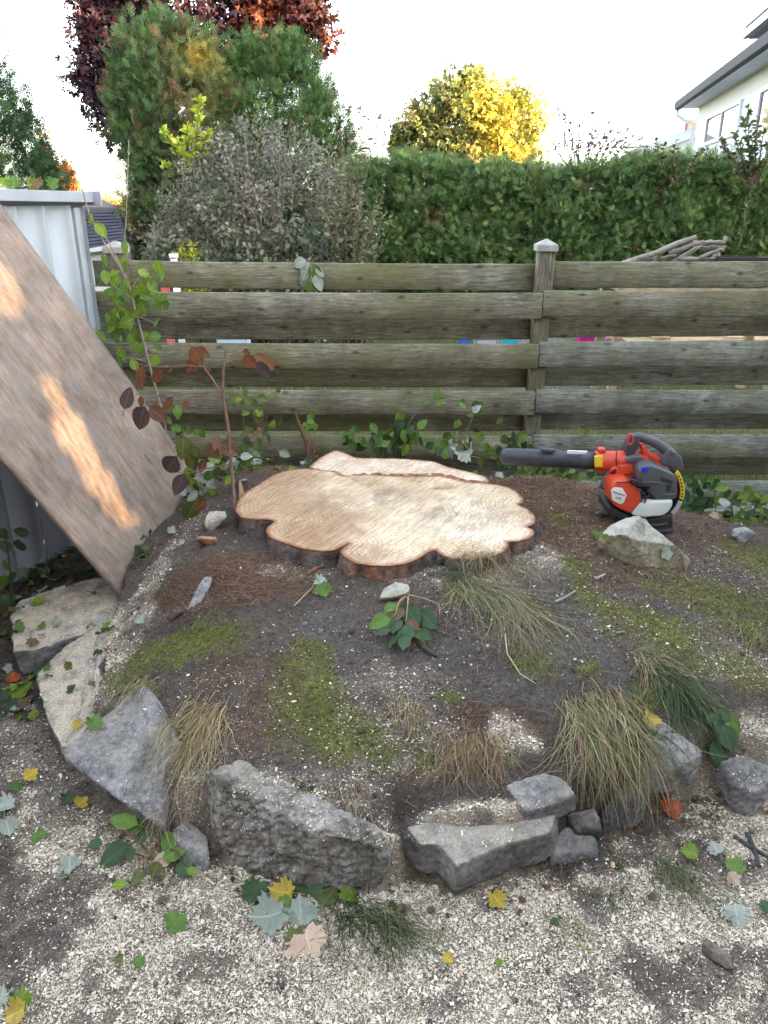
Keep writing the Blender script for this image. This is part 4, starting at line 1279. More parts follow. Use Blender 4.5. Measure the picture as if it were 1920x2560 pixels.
rock_prism('edging_stone', [(998, 2066, .15), (1050, 2112, .14), (1096, 2112, .14), (1142, 2166, .12), (1210, 2136, .12), (1300, 2102, .13), (1400, 2074, .14), (1402, 2026, .14), (1250, 2035, .14), (1100, 2040, .15)], (0.0, 0.012, -.115), M_r_slab,
           'flat grey slab with a notched front edge right of the cracked boulder', seed=8, amp=0.006)
rock_prism('edging_stone', [(1262, 1961, .20), (1359, 1930, .22), (1405, 1942, .22), (1452, 1984, .195), (1390, 2008, .185), (1317, 2032, .18), (1292, 2008, .185)], (0.0, 0.01, -.075), M_r_blue,
           'squared grey block sitting on the notched slab', seed=9, amp=0.005)
rock_prism('edging_stone', [(1385, 2075, .06), (1440, 2062, .07), (1500, 2098, .05), (1490, 2130, .03), (1378, 2142, .03)], (0.0, 0.01, -.10), M_r_blue, 'low greenish stone right of the notched slab end', seed=10)
rock_prism('edging_stone', [(1412, 2030, .11), (1486, 2018, .12), (1512, 2076, .08), (1440, 2082, .07)], (0.0, 0.03, -.10), M_r_dark, 'dark triangular stone under the drooping straw tuft', seed=11)
rock_prism('edging_stone', [(1566, 1800, .21), (1610, 1790, .22), (1667, 1800, .22), (1722, 1840, .205), (1762, 1876, .185), (1740, 1905, .16), (1690, 1925, .15), (1600, 1925, .155), (1560, 1865, .19)], (0.0, 0.015, -.10), M_r_grey,
           'rounded grey stone carrying a yellow maple leaf', seed=12, amp=0.008)
rock_prism('edging_stone', [(1800, 1900, .15), (1850, 1880, .17), (1935, 1915, .16), (1930, 1960, .12), (1890, 1985, .09), (1845, 1972, .09)], (0.0, 0.01, -.10), M_r_blue, 'grey stone at the far right end of the edging', seed=13)
rock_hull('edging_stone', [(1560, 1950, .10), (1640, 1960, .08), (1600, 2070, .0), (1500, 2090, .0), (1500, 2040, .06), (1560, 1950, 0), (1640, 1960, 0)], M_r_dark, 'mossy dark stone at the foot of the drooping straw tuft', seed=14)
rock_hull('edging_stone', [(430, 2080, .06), (520, 2090, .06), (530, 2190, 0), (440, 2150, 0), (470, 2050, .1), (470, 2060, 0.0)], M_r_grey, 'small grey stone between pointed flagstone and cracked boulder', seed=15)
# loose rocks on the mound
YJ = 2.9
gJ = lambda u, v: on_ground(u, v, -0.015)
aY = lambda u, v, dy: at_y(u, v, on_ground(1578, 1411).y + dy)
rock_hull('field_rock', [gJ(1490, 1376), gJ(1574, 1414), gJ(1656, 1426), gJ(1722, 1416), gJ(1732, 1398), aY(1598, 1290, .12), aY(1560, 1294, .12), aY(1524, 1314, .08), aY(1628, 1332, .08), aY(1695, 1368, .05), aY(1494, 1342, .05), aY(1560, 1345, .0),
          gJ(1598, 1414) + Vector((0, .26, .0)), gJ(1690, 1414) + Vector((0, .22, .0))], M_r_tan, 'big wedge-shaped lichened rock lying before the leaf blower', voxel=0.006, amp=0.004, seed=20)
def lump(u, v, w, h, d, mat, label, seed, rot=0.0, amp=0.006, name='field_rock', sink=0.012):
    c_ = on_ground(u, v)
    r_ = np.random.default_rng(seed)
    bm = bmesh.new()
    for q_ in rdir(16, r_):
        q_ = np.sign(q_) * np.abs(q_) ** 0.75
        x_, y__ = q_[0] * w / 2, q_[1] * d / 2
        bm.verts.new((c_.x + x_ * math.cos(rot) - y__ * math.sin(rot), c_.y + d / 2 + x_ * math.sin(rot) + y__ * math.cos(rot), c_.z + h / 2 - sink + q_[2] * h / 2))
    res = bmesh.ops.convex_hull(bm, input=bm.verts)
    bmesh.ops.delete(bm, geom=[e for e in res['geom_interior'] if isinstance(e, bmesh.types.BMVert)], context='VERTS')
    return finish_rock(name, bm, min(0.007, w / 14), amp, seed, mat, label)
lump(538, 1328, 0.125, 0.085, 0.10, M_r_pale, 'pale lumpy concrete chunk between plywood and stump', 31)
lump(513, 1372, 0.095, 0.065, 0.07, M_r_pink, 'pinkish brick lump in front of the pale concrete chunk', 32)
lump(1535, 1262, 0.15, 0.15, 0.12, M_r_dark, 'dark block under the blower nozzle joint', 33, sink=0.0)
lump(1868, 1362, 0.12, 0.075, 0.10, M_r_grey, 'grey stone in the weeds at the right edge behind the mound', 34)
lump(622, 1190, 0.13, 0.07, 0.08, M_r_grey, 'grey stone among the needles behind the stump at left', 35)
lump(1505, 1300, 0.06, 0.05, 0.06, M_r_dark, 'small dark pebble by the blower foot', 36)
lump(1870, 1660, 0.07, 0.06, 0.05, M_r_pink, 'reddish lump half buried at the right edge of the mound', 37) if False else None
lump(1700, 1720, 0.06, 0.035, 0.05, M_r_grey, 'small grey stone in sawdust beside the dark green grass', 38)
# standing sliver, flat chip of stone
sl0, sl1 = on_ground(480, 1528), at_y(520, 1440, on_ground(480, 1528).y + 0.14)
bm = bmesh.new()
dv = (sl1 - sl0).normalized(); wv = Vector((0.88, -0.35, 0.25)).normalized() * 0.028; nv_ = dv.cross(wv).normalized() * 0.008
poly_prism(bm, [sl0 - wv, sl0 + wv * .6, sl1 + wv * 1.05 - dv * .03, sl1 + wv * 0.5, sl1 - wv * .6, sl1 - wv - dv * .02], nv_)
finish_rock('field_rock', bm, 0.004, 0.0015, 41, M_r_pale if False else M_r_blue, 'thin grey-green stone sliver propped up left of the stump')
fc = on_ground(990, 1500)
bm = bmesh.new()
poly_prism(bm, [fc + Vector(q_) for q_ in ((-.06, -.01, .012), (-.045, .03, .03), (0, .05, .045), (.045, .035, .045), (.05, 0, .03), (0, -.015, .022))], (0, .005, -.016))
finish_rock('field_rock', bm, 0.004, 0.002, 42, M_r_tan, 'flat brown-grey stone chip just above the wilted weed')

bpy.context.view_layer.update()
# combined surface for dropping loose things onto ground, rocks and stump
def tree_of(objs):
    V, F, n = [], [], 0
    for o in objs:
        me = o.data
        mw = o.matrix_world
        V += [mw @ v_.co for v_ in me.vertices]
        F += [[i + n for i in p_.vertices] for p_ in me.polygons]
        n += len(me.vertices)
    return BVHTree.FromPolygons(V, F)
BV = tree_of(ROCKS + [c_ for c_ in stump.children])
DOWN = Vector((0, 0, -1))
def drop(x, y, top=0.9):
    hit = BV.ray_cast(Vector((x, y, top)), DOWN)
    z = hg(x, y)
    if hit[0] is not None and hit[0].z > z:
        return hit[0], hit[1], True
    e = 0.01
    n_ = Vector((hg(x - e, y) - hg(x + e, y), hg(x, y - e) - hg(x, y + e), 2 * e)).normalized()
    return Vector((x, y, z)), n_, False
# ------------------------------------------------------------------ leaf blower
def plastic(name, col, rough=0.42, dirt=0.25):
    m, N, L, B = new_mat(name)
    p = n_pos(N, L)
    f = n_noise(N, L, p, 22, 7, 0.7)
    f2 = n_noise(N, L, p, 130, 3, 0.7)
    c = n_ramp(N, L, f, [(0.35, col), (0.75, [x * (1 - dirt) + 0.10 * dirt for x in col])])
    c = n_mix(N, L, n_ramp(N, L, f2, [(0.66, 0.0), (0.75, 0.35)]), c, (0.34, 0.29, 0.23))
    L.new(c, B.inputs['Base Color'])
    L.new(n_ramp(N, L, f, [(0.3, rough * 0.8), (0.7, min(1, rough * 1.5))]), B.inputs['Roughness'])
    return m
P_or = plastic('orange_red_plastic', (0.62, 0.055, 0.018), 0.38, 0.2)
P_dk = plastic('charcoal_plastic', (0.04, 0.042, 0.05), 0.5)
P_tube = plastic('blue_black_plastic', (0.035, 0.037, 0.052), 0.42)
P_gr = plastic('grey_plastic', (0.075, 0.08, 0.09), 0.45)
P_bk = plastic('black_plastic', (0.013, 0.013, 0.015), 0.5)
P_ye = plastic('yellow_sticker', (0.75, 0.55, 0.02), 0.45, 0.1)
P_wh = plastic('white_sticker', (0.70, 0.70, 0.68), 0.45, 0.15)
P_si = plastic('silver_sticker', (0.5, 0.51, 0.52), 0.4, 0.15)
P_bl = plastic('blue_sticker', (0.02, 0.03, 0.45), 0.4, 0.1)
m, N, L, B = new_mat('milky_tank')
f = n_noise(N, L, n_pos(N, L), 12, 5, 0.6)
L.new(n_ramp(N, L, f, [(0.35, (0.55, 0.62, 0.60)), (0.62, (0.68, 0.69, 0.63)), (0.75, (0.5, 0.40, 0.28))]), B.inputs['Base Color'])
B.inputs['Roughness'].default_value = 0.35
B.inputs['Subsurface Weight'].default_value = 0.25
B.inputs['Subsurface Radius'].default_value = (0.02, 0.02, 0.02)
P_tank = m
YBL = on_ground(1610, 1334).y + 0.085
def c8(cx, cy): return (1220 + cx * .3255, 1050 + cy * .3255)
BASE = at_y(*c8(1240, 880), YBL)
BASE.z = hg(BASE.x, BASE.y - 0.06)
blower = empty('leaf_blower', BASE, 'orange and charcoal petrol leaf blower standing right of the stump', 'leaf blower')
def bp(cx, cy, dy=0.0): return at_y(*c8(cx, cy), YBL + dy) - BASE
def slab(name, pts, dy, depth, mat, par=blower, bev=0.006, seg=3, smooth=True):
    bm = bmesh.new()
    poly_prism(bm, [bp(a_, b_, dy) for a_, b_ in pts], (0, depth, 0))
    if bev:
        bmesh.ops.bevel(bm, geom=list(bm.edges), offset=bev, segments=seg, affect='EDGES', profile=0.55, clamp_overlap=True)
    o = bm_obj(name, bm, mat, par, smooth=False)
    if smooth:
        for p_ in o.data.polygons: p_.use_smooth = True
        bm2 = bmesh.new(); bm2.from_mesh(o.data)
        for e in bm2.edges:
            if len(e.link_faces) == 2 and e.calc_face_angle(0) > 0.7: e.smooth = False
        bm2.to_mesh(o.data); bm2.free()
    return o
def pipe(name, pts, rad, mat, par=blower, n=20, dy=0.0):
    P = [bp(a_, b_, dy + (c_[0] if c_ else 0)) for a_, b_, *c_ in pts]
    s = Soup(); s.tube([tuple(q_) for q_ in P], rad, n)
    return s.build(name, mat, par, True)
k8 = .3255 / FPX * 3.5                 # one crop pixel in metres at the blower
TY = 0.03
# nozzle tube
tp = [(92, 276), (96, 276), (110, 277), (135, 278), (200, 281), (400, 291), (405, 291), (500, 296), (515, 297), (530, 297), (700, 306), (815, 311)]
pipe('nozzle_tube', tp, [r_ * k8 for r_ in (4, 30, 48, 57, 61, 64, 66, 66, 66, 62, 64, 66)], P_tube, dy=TY, n=28)
tube_o = blower.children[-1]
for xx in (300, 400, 515, 690):
    yy = 276 + (xx - 92) * 0.0485
    pipe('ring', [(xx - 4, yy), (xx + 4, yy + .3)], [(65 if xx > 250 else 60) * k8 * 1.025] * 2, P_tube, tube_o, 28, TY)
slab('latch', [(405, 222), (520, 232), (520, 250), (405, 240)], TY - 0.045, 0.03, P_dk, tube_o, 0.003)
slab('label', [(615, 238), (765, 243), (750, 262), (612, 258)], TY - 0.052, 0.012, P_wh, tube_o, 0.0)
# orange outlet with clamp collar
pipe('outlet', [(812, 311), (830, 312), (900, 313), (980, 312), (1080, 318), (1180, 340)], [r_ * k8 for r_ in (70, 73, 73, 72, 82, 100)], P_or, dy=TY, n=28)
out_o = blower.children[-1]
slab('yellow_label', [(820, 280), (882, 276), (884, 300), (880, 362), (822, 362)], TY - 0.0465, 0.012, P_ye, out_o, 0.002)
slab('clamp_boss', [(852, 232), (870, 222), (905, 224), (912, 246), (855, 250)], TY - 0.02, 0.04, P_or, out_o, 0.004)
slab('clamp_tab', [(845, 375), (905, 375), (905, 402), (860, 410)], TY - 0.02, 0.04, P_or, out_o, 0.004)
# fan volute behind the engine
cz, r_ = (1250, 545), 235
ang = np.linspace(0, 2 * np.pi, 44, endpoint=False)
slab('fan_housing', [(cz[0] + r_ * 1.0 * math.cos(t), cz[1] + r_ * math.sin(t)) for t in ang], 0.045, 0.09, P_bk, bev=0.012)
slab('volute_cover', [(930, 398), (958, 362), (1060, 336), (1200, 330), (1310, 335), (1400, 362), (1462, 420), (1480, 500), (1470, 600), (1150, 640), (1130, 480), (985, 478), (950, 440)], -0.02, 0.09, P_or, bev=0.014)
vc = blower.children[-1]
for k in range(4):
    slab('vent_slot', [(948 + k * 10, 395 - k * 5), (954 + k * 10, 392 - k * 5), (950 + k * 10, 420 - k * 4), (944 + k * 10, 423 - k * 4)], -0.024, 0.012, P_bk, vc, 0)
slab('rear_rim', [(cz[0] + q_ * math.cos(t), cz[1] + q_ * math.sin(t)) for q_, ts in ((252, np.linspace(-0.85, 1.25, 26)), (212, np.linspace(1.25, -0.85, 26))) for t in ts], -0.03, 0.10, P_bk, bev=0.006)
rim = blower.children[-1]
slab('warning_strip', [(cz[0] + q_ * math.cos(t), cz[1] + q_ * math.sin(t)) for q_, ts in ((262, np.linspace(-0.62, 0.27, 14)), (228, np.linspace(0.27, -0.62, 14))) for t in ts], -0.036, 0.05, P_ye, rim, 0.002)
ws = rim.children[-1]
for t in (-0.5, -0.38, -0.27, -0.16, -0.05, 0.08, 0.16):
    slab('warning_mark', [(cz[0] + 238 * math.cos(t), cz[1] + 238 * math.sin(t)), (cz[0] + 252 * math.cos(t), cz[1] + 252 * math.sin(t)), (cz[0] + 250 * math.cos(t + .05), cz[1] + 250 * math.sin(t + .05)), (cz[0] + 240 * math.cos(t + .045), cz[1] + 240 * math.sin(t + .045))], -0.0375, 0.004, P_bk, rim, 0)
slab('rating_plate', [(cz[0] + q_ * math.cos(t), cz[1] + q_ * math.sin(t)) for q_, ts in ((258, np.linspace(0.34, 0.82, 10)), (226, np.linspace(0.82, 0.34, 10))) for t in ts], -0.036, 0.05, P_si, rim, 0.002)
# starter / engine cover
slab('engine_cover', [(1166, 392), (1195, 362), (1262, 350), (1342, 380), (1440, 425), (1456, 470), (1452, 588), (1438, 612), (1300, 614), (1235, 560), (1212, 492), (1164, 482)], -0.11, 0.12, P_gr, bev=0.014)
ec = blower.children[-1]
slab('blue_label', [(1178, 366), (1240, 362), (1224, 384), (1232, 398), (1180, 402)], -0.1125, 0.006, P_bl, ec, 0.0)
slab('recess', [(1372, 505), (1402, 488), (1410, 520), (1396, 548), (1374, 545)], -0.114, 0.012, P_bk, ec, 0.002)
slab('cover_rib', [(1335, 572), (1436, 566), (1436, 582), (1335, 588)], -0.114, 0.012, P_gr, ec, 0.003)
slab('cover_rib', [(1180, 470), (1310, 478), (1340, 490), (1310, 490), (1180, 484)], -0.115, 0.012, P_gr, ec, 0.003)
slab('engine_block', [(1130, 470), (1300, 500), (1440, 560), (1420, 640), (1160, 660), (1120, 560)], -0.075, 0.08, P_bk, bev=0.005)
# air filter cover with its label
slab('filter_cover', [(942, 540), (955, 500), (985, 476), (1080, 470), (1120, 492), (1172, 540), (1180, 600), (1168, 650), (1102, 724), (1020, 690), (962, 655), (944, 600)], -0.12, 0.12, P_or, bev=0.014)
fc_ = blower.children[-1]
slab('label_plate', [(948, 540), (968, 518), (1032, 522), (1066, 578), (1042, 638), (1014, 648), (955, 616)], -0.1225, 0.006, P_wh, fc_, 0.001)
lp = fc_.children[-1]
def lettering(txt, cx, cy, size, tilt, par, mat, dy):
    cu = bpy.data.curves.new('lettering', 'FONT'); cu.body = txt; cu.size = size; cu.extrude = 0.0004; cu.align_x = 'CENTER'; cu.align_y = 'CENTER'
    o = bpy.data.objects.new('tmp', cu); COL.objects.link(o)
    me = bpy.data.meshes.new_from_object(o.evaluated_get(bpy.context.evaluated_depsgraph_get()))
    bpy.data.objects.remove(o)
    ob = obj('lettering', me, mat, par)
    ob.location = bp(cx, cy, dy); ob.rotation_euler = (R(90), R(tilt), 0)
    return ob
lettering('Husqvarna', 1006, 566, 0.0125, 18, fc_, P_bk, -0.1232)
lettering('125B', 1000, 600, 0.012, 14, fc_, P_bk, -0.1232)
slab('choke_lever', [(1082, 452), (1130, 462), (1250, 500), (1252, 520), (1180, 518), (1120, 500)], -0.135, 0.03, P_bk, bev=0.004)
slab('purge_bulb', [(1220, 520), (1250, 510), (1250, 560), (1224, 565)], -0.125, 0.03, P_bk, bev=0.004)
# fuel tank and cap
slab('fuel_tank', [(1098, 722), (1150, 642), (1225, 624), (1424, 618), (1420, 660), (1395, 705), (1345, 740), (1200, 752), (1130, 742)], -0.12, 0.12, P_tank, bev=0.018)
ft = blower.children[-1]
s = Soup()
cpos = bp(1256, 600, -0.075)
for zz0, zz1, rr in ((-0.03, 0.0, 34), (0.0, 0.012, 46), (0.012, 0.017, 42)):
    s.tube([(cpos.x, cpos.y, cpos.z + zz0), (cpos.x, cpos.y, cpos.z + zz1)], [rr * k8] * 2, 22)
s.build('fuel_cap', P_bk, ft, False)
# muffler side base and feet
slab('foot_bar', [(920, 668), (945, 660), (1085, 742), (1100, 770), (1020, 770), (922, 728)], -0.10, 0.16, P_bk, bev=0.008)
slab('base', [(1050, 760), (1200, 760), (1330, 748), (1420, 720), (1424, 800), (1424, 868), (1300, 888), (1225, 850), (1100, 830)], -0.09, 0.17, P_bk, bev=0.010)
bs = blower.children[-1]
slab('base_ridge', [(1230, 806), (1330, 800), (1380, 790), (1380, 806), (1330, 818), (1235, 824)], -0.098, 0.02, P_dk, bs, 0.003)
slab('foot', [(1255, 850), (1424, 845), (1424, 872), (1300, 892)], -0.11, 0.05, P_bk, bs, 0.005)
# top lid and handle
slab('cover_lid', [(1060, 318), (1075, 292), (1120, 278), (1175, 278), (1200, 292), (1190, 318), (1150, 330), (1080, 332)], -0.03, 0.07, P_gr, bev=0.012)
slab('handle_post', [(1062, 280), (1058, 215), (1080, 160), (1105, 120), (1150, 118), (1172, 150), (1160, 215), (1130, 262), (1085, 292)], -0.005, 0.05, P_dk, bev=0.012)
pipe('handle', [(1110, 130), (1150, 125), (1210, 142), (1280, 172), (1340, 208), (1385, 250), (1415, 310)], [r_ * k8 for r_ in (24, 32, 34, 35, 38, 44, 52)], P_gr, dy=0.02, n=18)
slab('handle_root', [(1330, 345), (1350, 290), (1378, 238), (1400, 222), (1450, 255), (1492, 290), (1505, 345), (1500, 390), (1470, 400), (1430, 372), (1380, 362)], -0.02, 0.08, P_gr, bev=0.012)
hr = blower.children[-1]
pipe('screw', [(1415, 262), (1415, 262, .004)], [8 * k8, 6 * k8], P_bk, hr, 10, -0.0225)
slab('trigger', [(1172, 195), (1215, 192), (1225, 235), (1260, 262), (1340, 292), (1325, 345), (1230, 318), (1195, 272)], 0.0, 0.04, P_or, bev=0.008)
tt = np.linspace(0, 2 * np.pi, 25)[:-1]
P = [tuple(bp(1093 + 22 * math.cos(t), 148 + 38 * math.sin(t), -0.004)) for t in np.linspace(0, 2 * np.pi, 25)]
s = Soup(); s.tube(P, [7.5 * k8] * 25, 8); s.build('throttle_ring', P_or, blower, True)

# seams, screws, ignition lead and cooling fins
for a_, b_ in ((1010, 360), (1120, 345), (1250, 345), (1000, 462), (1100, 462)):
    pipe('screw', [(a_, b_), (a_, b_, .003)], [7 * k8, 5 * k8], P_bk, vc, 10, -0.0225)
slab('seam', [(960, 430), (1150, 404), (1152, 409), (962, 435)], -0.0208, 0.004, P_bk, vc, 0)
slab('seam', [(985, 478), (1112, 474), (1112, 479), (985, 483)], -0.1206, 0.004, P_bk, fc_, 0)
pipe('ignition_lead', [(1130, 505, -.02), (1160, 530, -.05), (1195, 560, -.06), (1215, 600, -.05), (1200, 640, -.03)], [6 * k8] * 5, P_bk, dy=-0.085, n=8)
pipe('fuel_line', [(1250, 560, -.02), (1225, 590, -.04), (1190, 610, -.04), (1165, 640, -.02)], [4.5 * k8] * 4, P_dk, dy=-0.085, n=8)
for k in range(5):
    slab('cooling_fin', [(1140, 500 + k * 22), (1215, 505 + k * 22), (1215, 512 + k * 22), (1140, 507 + k * 22)], -0.09, 0.02, P_gr, blower.children[-1] if False else ec, 0)
for k in range(6):
    slab('intake_slot', [(1330 + k * 16, 440 + k * 5), (1338 + k * 16, 442 + k * 5), (1338 + k * 16, 470 + k * 4), (1330 + k * 16, 468 + k * 4)], -0.1125, 0.006, P_bk, ec, 0)
slab('outlet_seam', [(985, 240), (990, 240), (990, 392), (985, 392)], -0.0475 + TY - .0, 0.006, P_bk, out_o, 0)
# ------------------------------------------------------------------ foliage templates
T_LEAF_V = [(0, 0, 0), (0.26, 0.3, 0.05), (0.24, 0.65, 0.06), (0, 1, -0.05), (-0.24, 0.65, 0.06), (-0.26, 0.3, 0.05)]
T_LEAF_F = [(0, 1, 2, 3), (0, 3, 4, 5)]
def fan_template(angles, lens, w, droop=0.0):
    V, F = [], []
    for i, (a_, l_) in enumerate(zip(angles, lens)):
        dx, dy = math.sin(a_), math.cos(a_)
        px, py = dy, -dx
        z1 = -droop * l_ * l_
        b0 = len(V)
        V += [(0.0 + dx * 0.02, dy * 0.02, 0), (dx * l_ * .5 + px * w, dy * l_ * .5 + py * w, z1 * .4), (dx * l_, dy * l_, z1), (dx * l_ * .5 - px * w, dy * l_ * .5 - py * w, z1 * .4)]
        F.append((b0, b0 + 1, b0 + 2, b0 + 3))
    return V, F
SPRAY_V, SPRAY_F = [], []
def _spray():
    """flat feathery conifer spray: stem with alternating lobes"""
    V, F = [], []
    def lobe(x0, y0, a_, l_, w):
        dx, dy = math.sin(a_), math.cos(a_); px, py = dy, -dx
        b0 = len(V)
        z0 = -0.18 * y0 * y0
        z1 = -0.18 * (y0 + dy * l_) ** 2 - 0.05
        V.extend([(x0, y0, z0), (x0 + dx * l_ * .55 + px * w, y0 + dy * l_ * .55 + py * w, .5 * (z0 + z1)), (x0 + dx * l_, y0 + dy * l_, z1), (x0 + dx * l_ * .55 - px * w, y0 + dy * l_ * .55 - py * w, .5 * (z0 + z1))])
        F.append((b0, b0 + 1, b0 + 2, b0 + 3))
    lobe(0, 0, 0, 1.0, 0.028)
    for k, (y_, l_) in enumerate(((0.05, .55), (0.25, .58), (0.48, .46))):
        for sg in (-1, 1):
            lobe(0, y_ + 0.06 * sg, sg * (0.62 - .1 * k), l_, 0.034)
    return V, F
SPRAY_V, SPRAY_F = _spray()
T3_V, T3_F = fan_template([-0.9, 0, 0.9], [0.8, 1.0, 0.8], 0.2, 0.15)

def limbs(s, base, top, r0, n_l, spread, col, r, zlo=0.3, segs=6):
    """tapered trunk with limbs into a Soup; returns limb ends"""
    base = np.array(base, float); top = np.array(top, float)
    t = np.linspace(0, 1, 9)[:, None]
    P = base + (top - base) * t + 0.05 * np.linalg.norm(top - base) * 0.3 * np.c_[np.sin(t * 5 + r.uniform(0, 6)), np.cos(t * 4 + r.uniform(0, 6)), 0 * t] * t
    s.tube(P, r0 * (1 - 0.75 * t[:, 0]), 8, col)
    ends = []
    for k in range(n_l):
        f = zlo + (0.98 - zlo) * (k + r.uniform(0, 1)) / n_l
        p0 = base + (top - base) * f
        a_ = r.uniform(0, 6.28)
        e = p0 + np.array([math.cos(a_) * spread[0], math.sin(a_) * spread[1], spread[2] * r.uniform(.4, 1.1)]) * r.uniform(.6, 1) * (1.1 - .5 * f)
        mid = (p0 + e) / 2 + r.normal(size=3) * 0.05 * spread[0] + np.array([0, 0, .1 * spread[2]])
        s.tube([p0, mid, e], [r0 * .4 * (1.05 - f), r0 * .25 * (1.05 - f), r0 * .06], 5, col)
        ends.append(e)
    return ends

def conifer(name, label, base, prof, n_sp, size, cols, probs, seed, squash=0.8, trunk_r=0.09, group=None, tips=None):
    """prof: list of (z, radius, dx) from bottom to top"""
    r = np.random.default_rng(seed)
    e = empty(name, base, label, 'tree', group)
    s = Soup()
    zt = prof[-1][0]
    limbs(s, (0, 0, -.1), (prof[-1][2], 0, zt * .96), trunk_r, 22, (prof[0][1] * .7, prof[0][1] * .6, .35), (0.09, 0.065, 0.05), r, .06)
    s.build('trunk', M_twig, e, True)
    P = np.array(prof)
    # feathery branch plumes: each plume is an upward line carrying sprays
    npl = n_sp // 8
    zz = r.uniform(P[0, 0], P[-1, 0], npl * 3)
    rr = np.interp(zz, P[:, 0], P[:, 1])
    keep = r.uniform(0, rr.max(), len(zz)) < rr + 0.12 * rr.max()
    zz, rr = zz[keep][:npl], rr[keep][:npl]
    npl = len(zz)
    th = r.uniform(0, 2 * np.pi, npl)
    lump_ = 1 + 0.22 * fbm(th * 2.2, zz * 2.6, seed=seed, octv=3)
    rad = rr * lump_ * r.uniform(0.62, 1.0, npl) ** 0.6
    dx = np.interp(zz, P[:, 0], P[:, 2])
    C0 = np.stack([dx + np.cos(th) * rad, np.sin(th) * rad * squash, zz], -1)
    out = np.stack([np.cos(th), np.sin(th) * squash, np.zeros(npl)], -1)
    pdir = out * r.uniform(.35, .9, (npl, 1)) + np.array([0, 0, 1]) * r.uniform(.5, 1.0, (npl, 1)) + 0.25 * r.normal(size=(npl, 3))
    pdir /= np.linalg.norm(pdir, axis=1)[:, None]
    k = 14
    T = np.repeat(C0, k, 0) + np.repeat(pdir, k, 0) * (r.uniform(-.6, 1, (npl * k, 1)) * size * 1.6) + r.normal(size=(npl * k, 3)) * size * 0.42
    yd = np.repeat(pdir, k, 0) + 0.6 * r.normal(size=(npl * k, 3)) + np.array([0, 0, .15])
    nn = np.repeat(out, k, 0) * .6 + 0.9 * r.normal(size=(npl * k, 3))
    cl = np.repeat(cmix(npl, cols, probs, .22, r), k, 0) * (1 + 0.15 * r.normal(size=(npl * k, 1)))
    if tips is not None:
        for (tz, tx, trr, tc, ts) in tips:
            w = ts * np.exp(-(((T[:, 2] - tz) / trr) ** 2 + ((T[:, 0] - tx) / trr) ** 2)) * (T[:, 1] < 0.25)
            w = (w * (0.4 + 0.6 * r.uniform(size=len(w))))[:, None]
            cl = cl * (1 - w) + np.array(tc) * w
    s = Soup()
    s.inst(SPRAY_V, SPRAY_F, frames(yd, nn, size * r.uniform(.7, 1.3, npl * k)), T, np.clip(cl, .004, .9))
    s.build('crown', M_conifer, e)
    return e

GREENS = [(0.055, 0.105, 0.032), (0.040, 0.082, 0.027), (0.082, 0.125, 0.04), (0.085, 0.075, 0.030), (0.13, 0.07, 0.03)]
def base_at(u, v, Y): 
    q_ = at_y(u, v, Y); return (q_.x, Y, 0.0)

# cedars behind the bush
b_ = base_at(478, 600, 13.0)
conifer('cedar_tree', 'tall green cedar with brownish sprays directly behind the grey bush', b_, [(0.2, .8, .05), (1.2, .86, .05), (2.4, .92, .05), (3.0, .84, .0), (3.6, .6, -.1), (4.02, .22, -.2)], 11000, 0.17, GREENS, [5, 4, 4, 1.6, .9], 301,
        tips=[(3.55, .42, .2, (0.42, 0.27, 0.035), .9), (3.1, .5, .3, (0.17, .13, .035), .6), (2.9, .25, .22, (0.16, .075, .03), .5)])
b_ = base_at(700, 600, 13.6)
conifer('cedar_tree', 'rounder bright green cedar standing right of the tall one', b_, [(0.2, .95, .1), (1.2, 1.05, .15), (2.2, 1.12, .12), (2.9, .92, 0), (3.5, .68, -.02), (3.85, .3, 0)], 11000, 0.17, [(0.042, 0.098, 0.024), (0.032, 0.075, 0.02), (0.07, 0.12, 0.03), (0.09, 0.07, 0.03)], [6, 4, 4, .8], 302)
b_ = base_at(-40, 480, 9.6)
conifer('cedar_tree', 'dark green conical cedar at the left edge above the shed roof', b_, [(0.5, .95, 0), (1.5, .92, 0), (2.3, .72, 0), (2.9, .45, 0), (3.4, .18, 0)], 7000, 0.13, [(0.026, 0.062, 0.024), (0.036, 0.08, 0.028), (0.05, 0.10, 0.03)], [5, 4, 2], 303)

# ------------------------------------------------------------------ clipped cedar hedge
HY = 11.6
hx0, hx1 = at_y(880, 600, HY).x, 7.4
hedge = empty('cedar_hedge', ((hx0 + hx1) / 2, HY + .7, 0), 'long clipped green cedar hedge behind the fence', 'hedge')
r = np.random.default_rng(310)
hcx, hcy = (hx0 + hx1) / 2, HY + .7
def hedge_top(x): return 2.10 + 0.05 * np.sin(x * 1.7) + 0.07 * vnoise(x * 1.3, x * 0, seed=9) - 0.05 * sstep(3.0, 4.2, x) + 0.06 * vnoise(x * 4.1, x * 0, seed=19)
s = Soup()
nb = 46
bx = np.linspace(hx0 + .15, hx1 - .1, nb)
V, F = [], []
for i, x in enumerate(bx):
    zt = float(hedge_top(np.array(x))) - .22
    for yy, zz in ((HY + .28, 0), (HY + .26 + .05 * math.sin(i * 1.9), zt * .55), (HY + .30, zt + .05), (HY + 1.15, zt + .05), (HY + 1.2, 0)):
        V.append((x - hcx, yy - hcy, zz))
for i in range(nb - 1):
    for j in range(4):
        F.append((i * 5 + j, (i + 1) * 5 + j, (i + 1) * 5 + j + 1, i * 5 + j + 1))
obj('shade_core', mesh_np('shade_core', V, [np.array(F)]), simple('hedge_core_shade', (0.022, 0.026, 0.014), .95, .5, 9, .8, 20, .05), hedge)  # solid dark core blocks the view through; interior shade put into its colour
s = Soup()
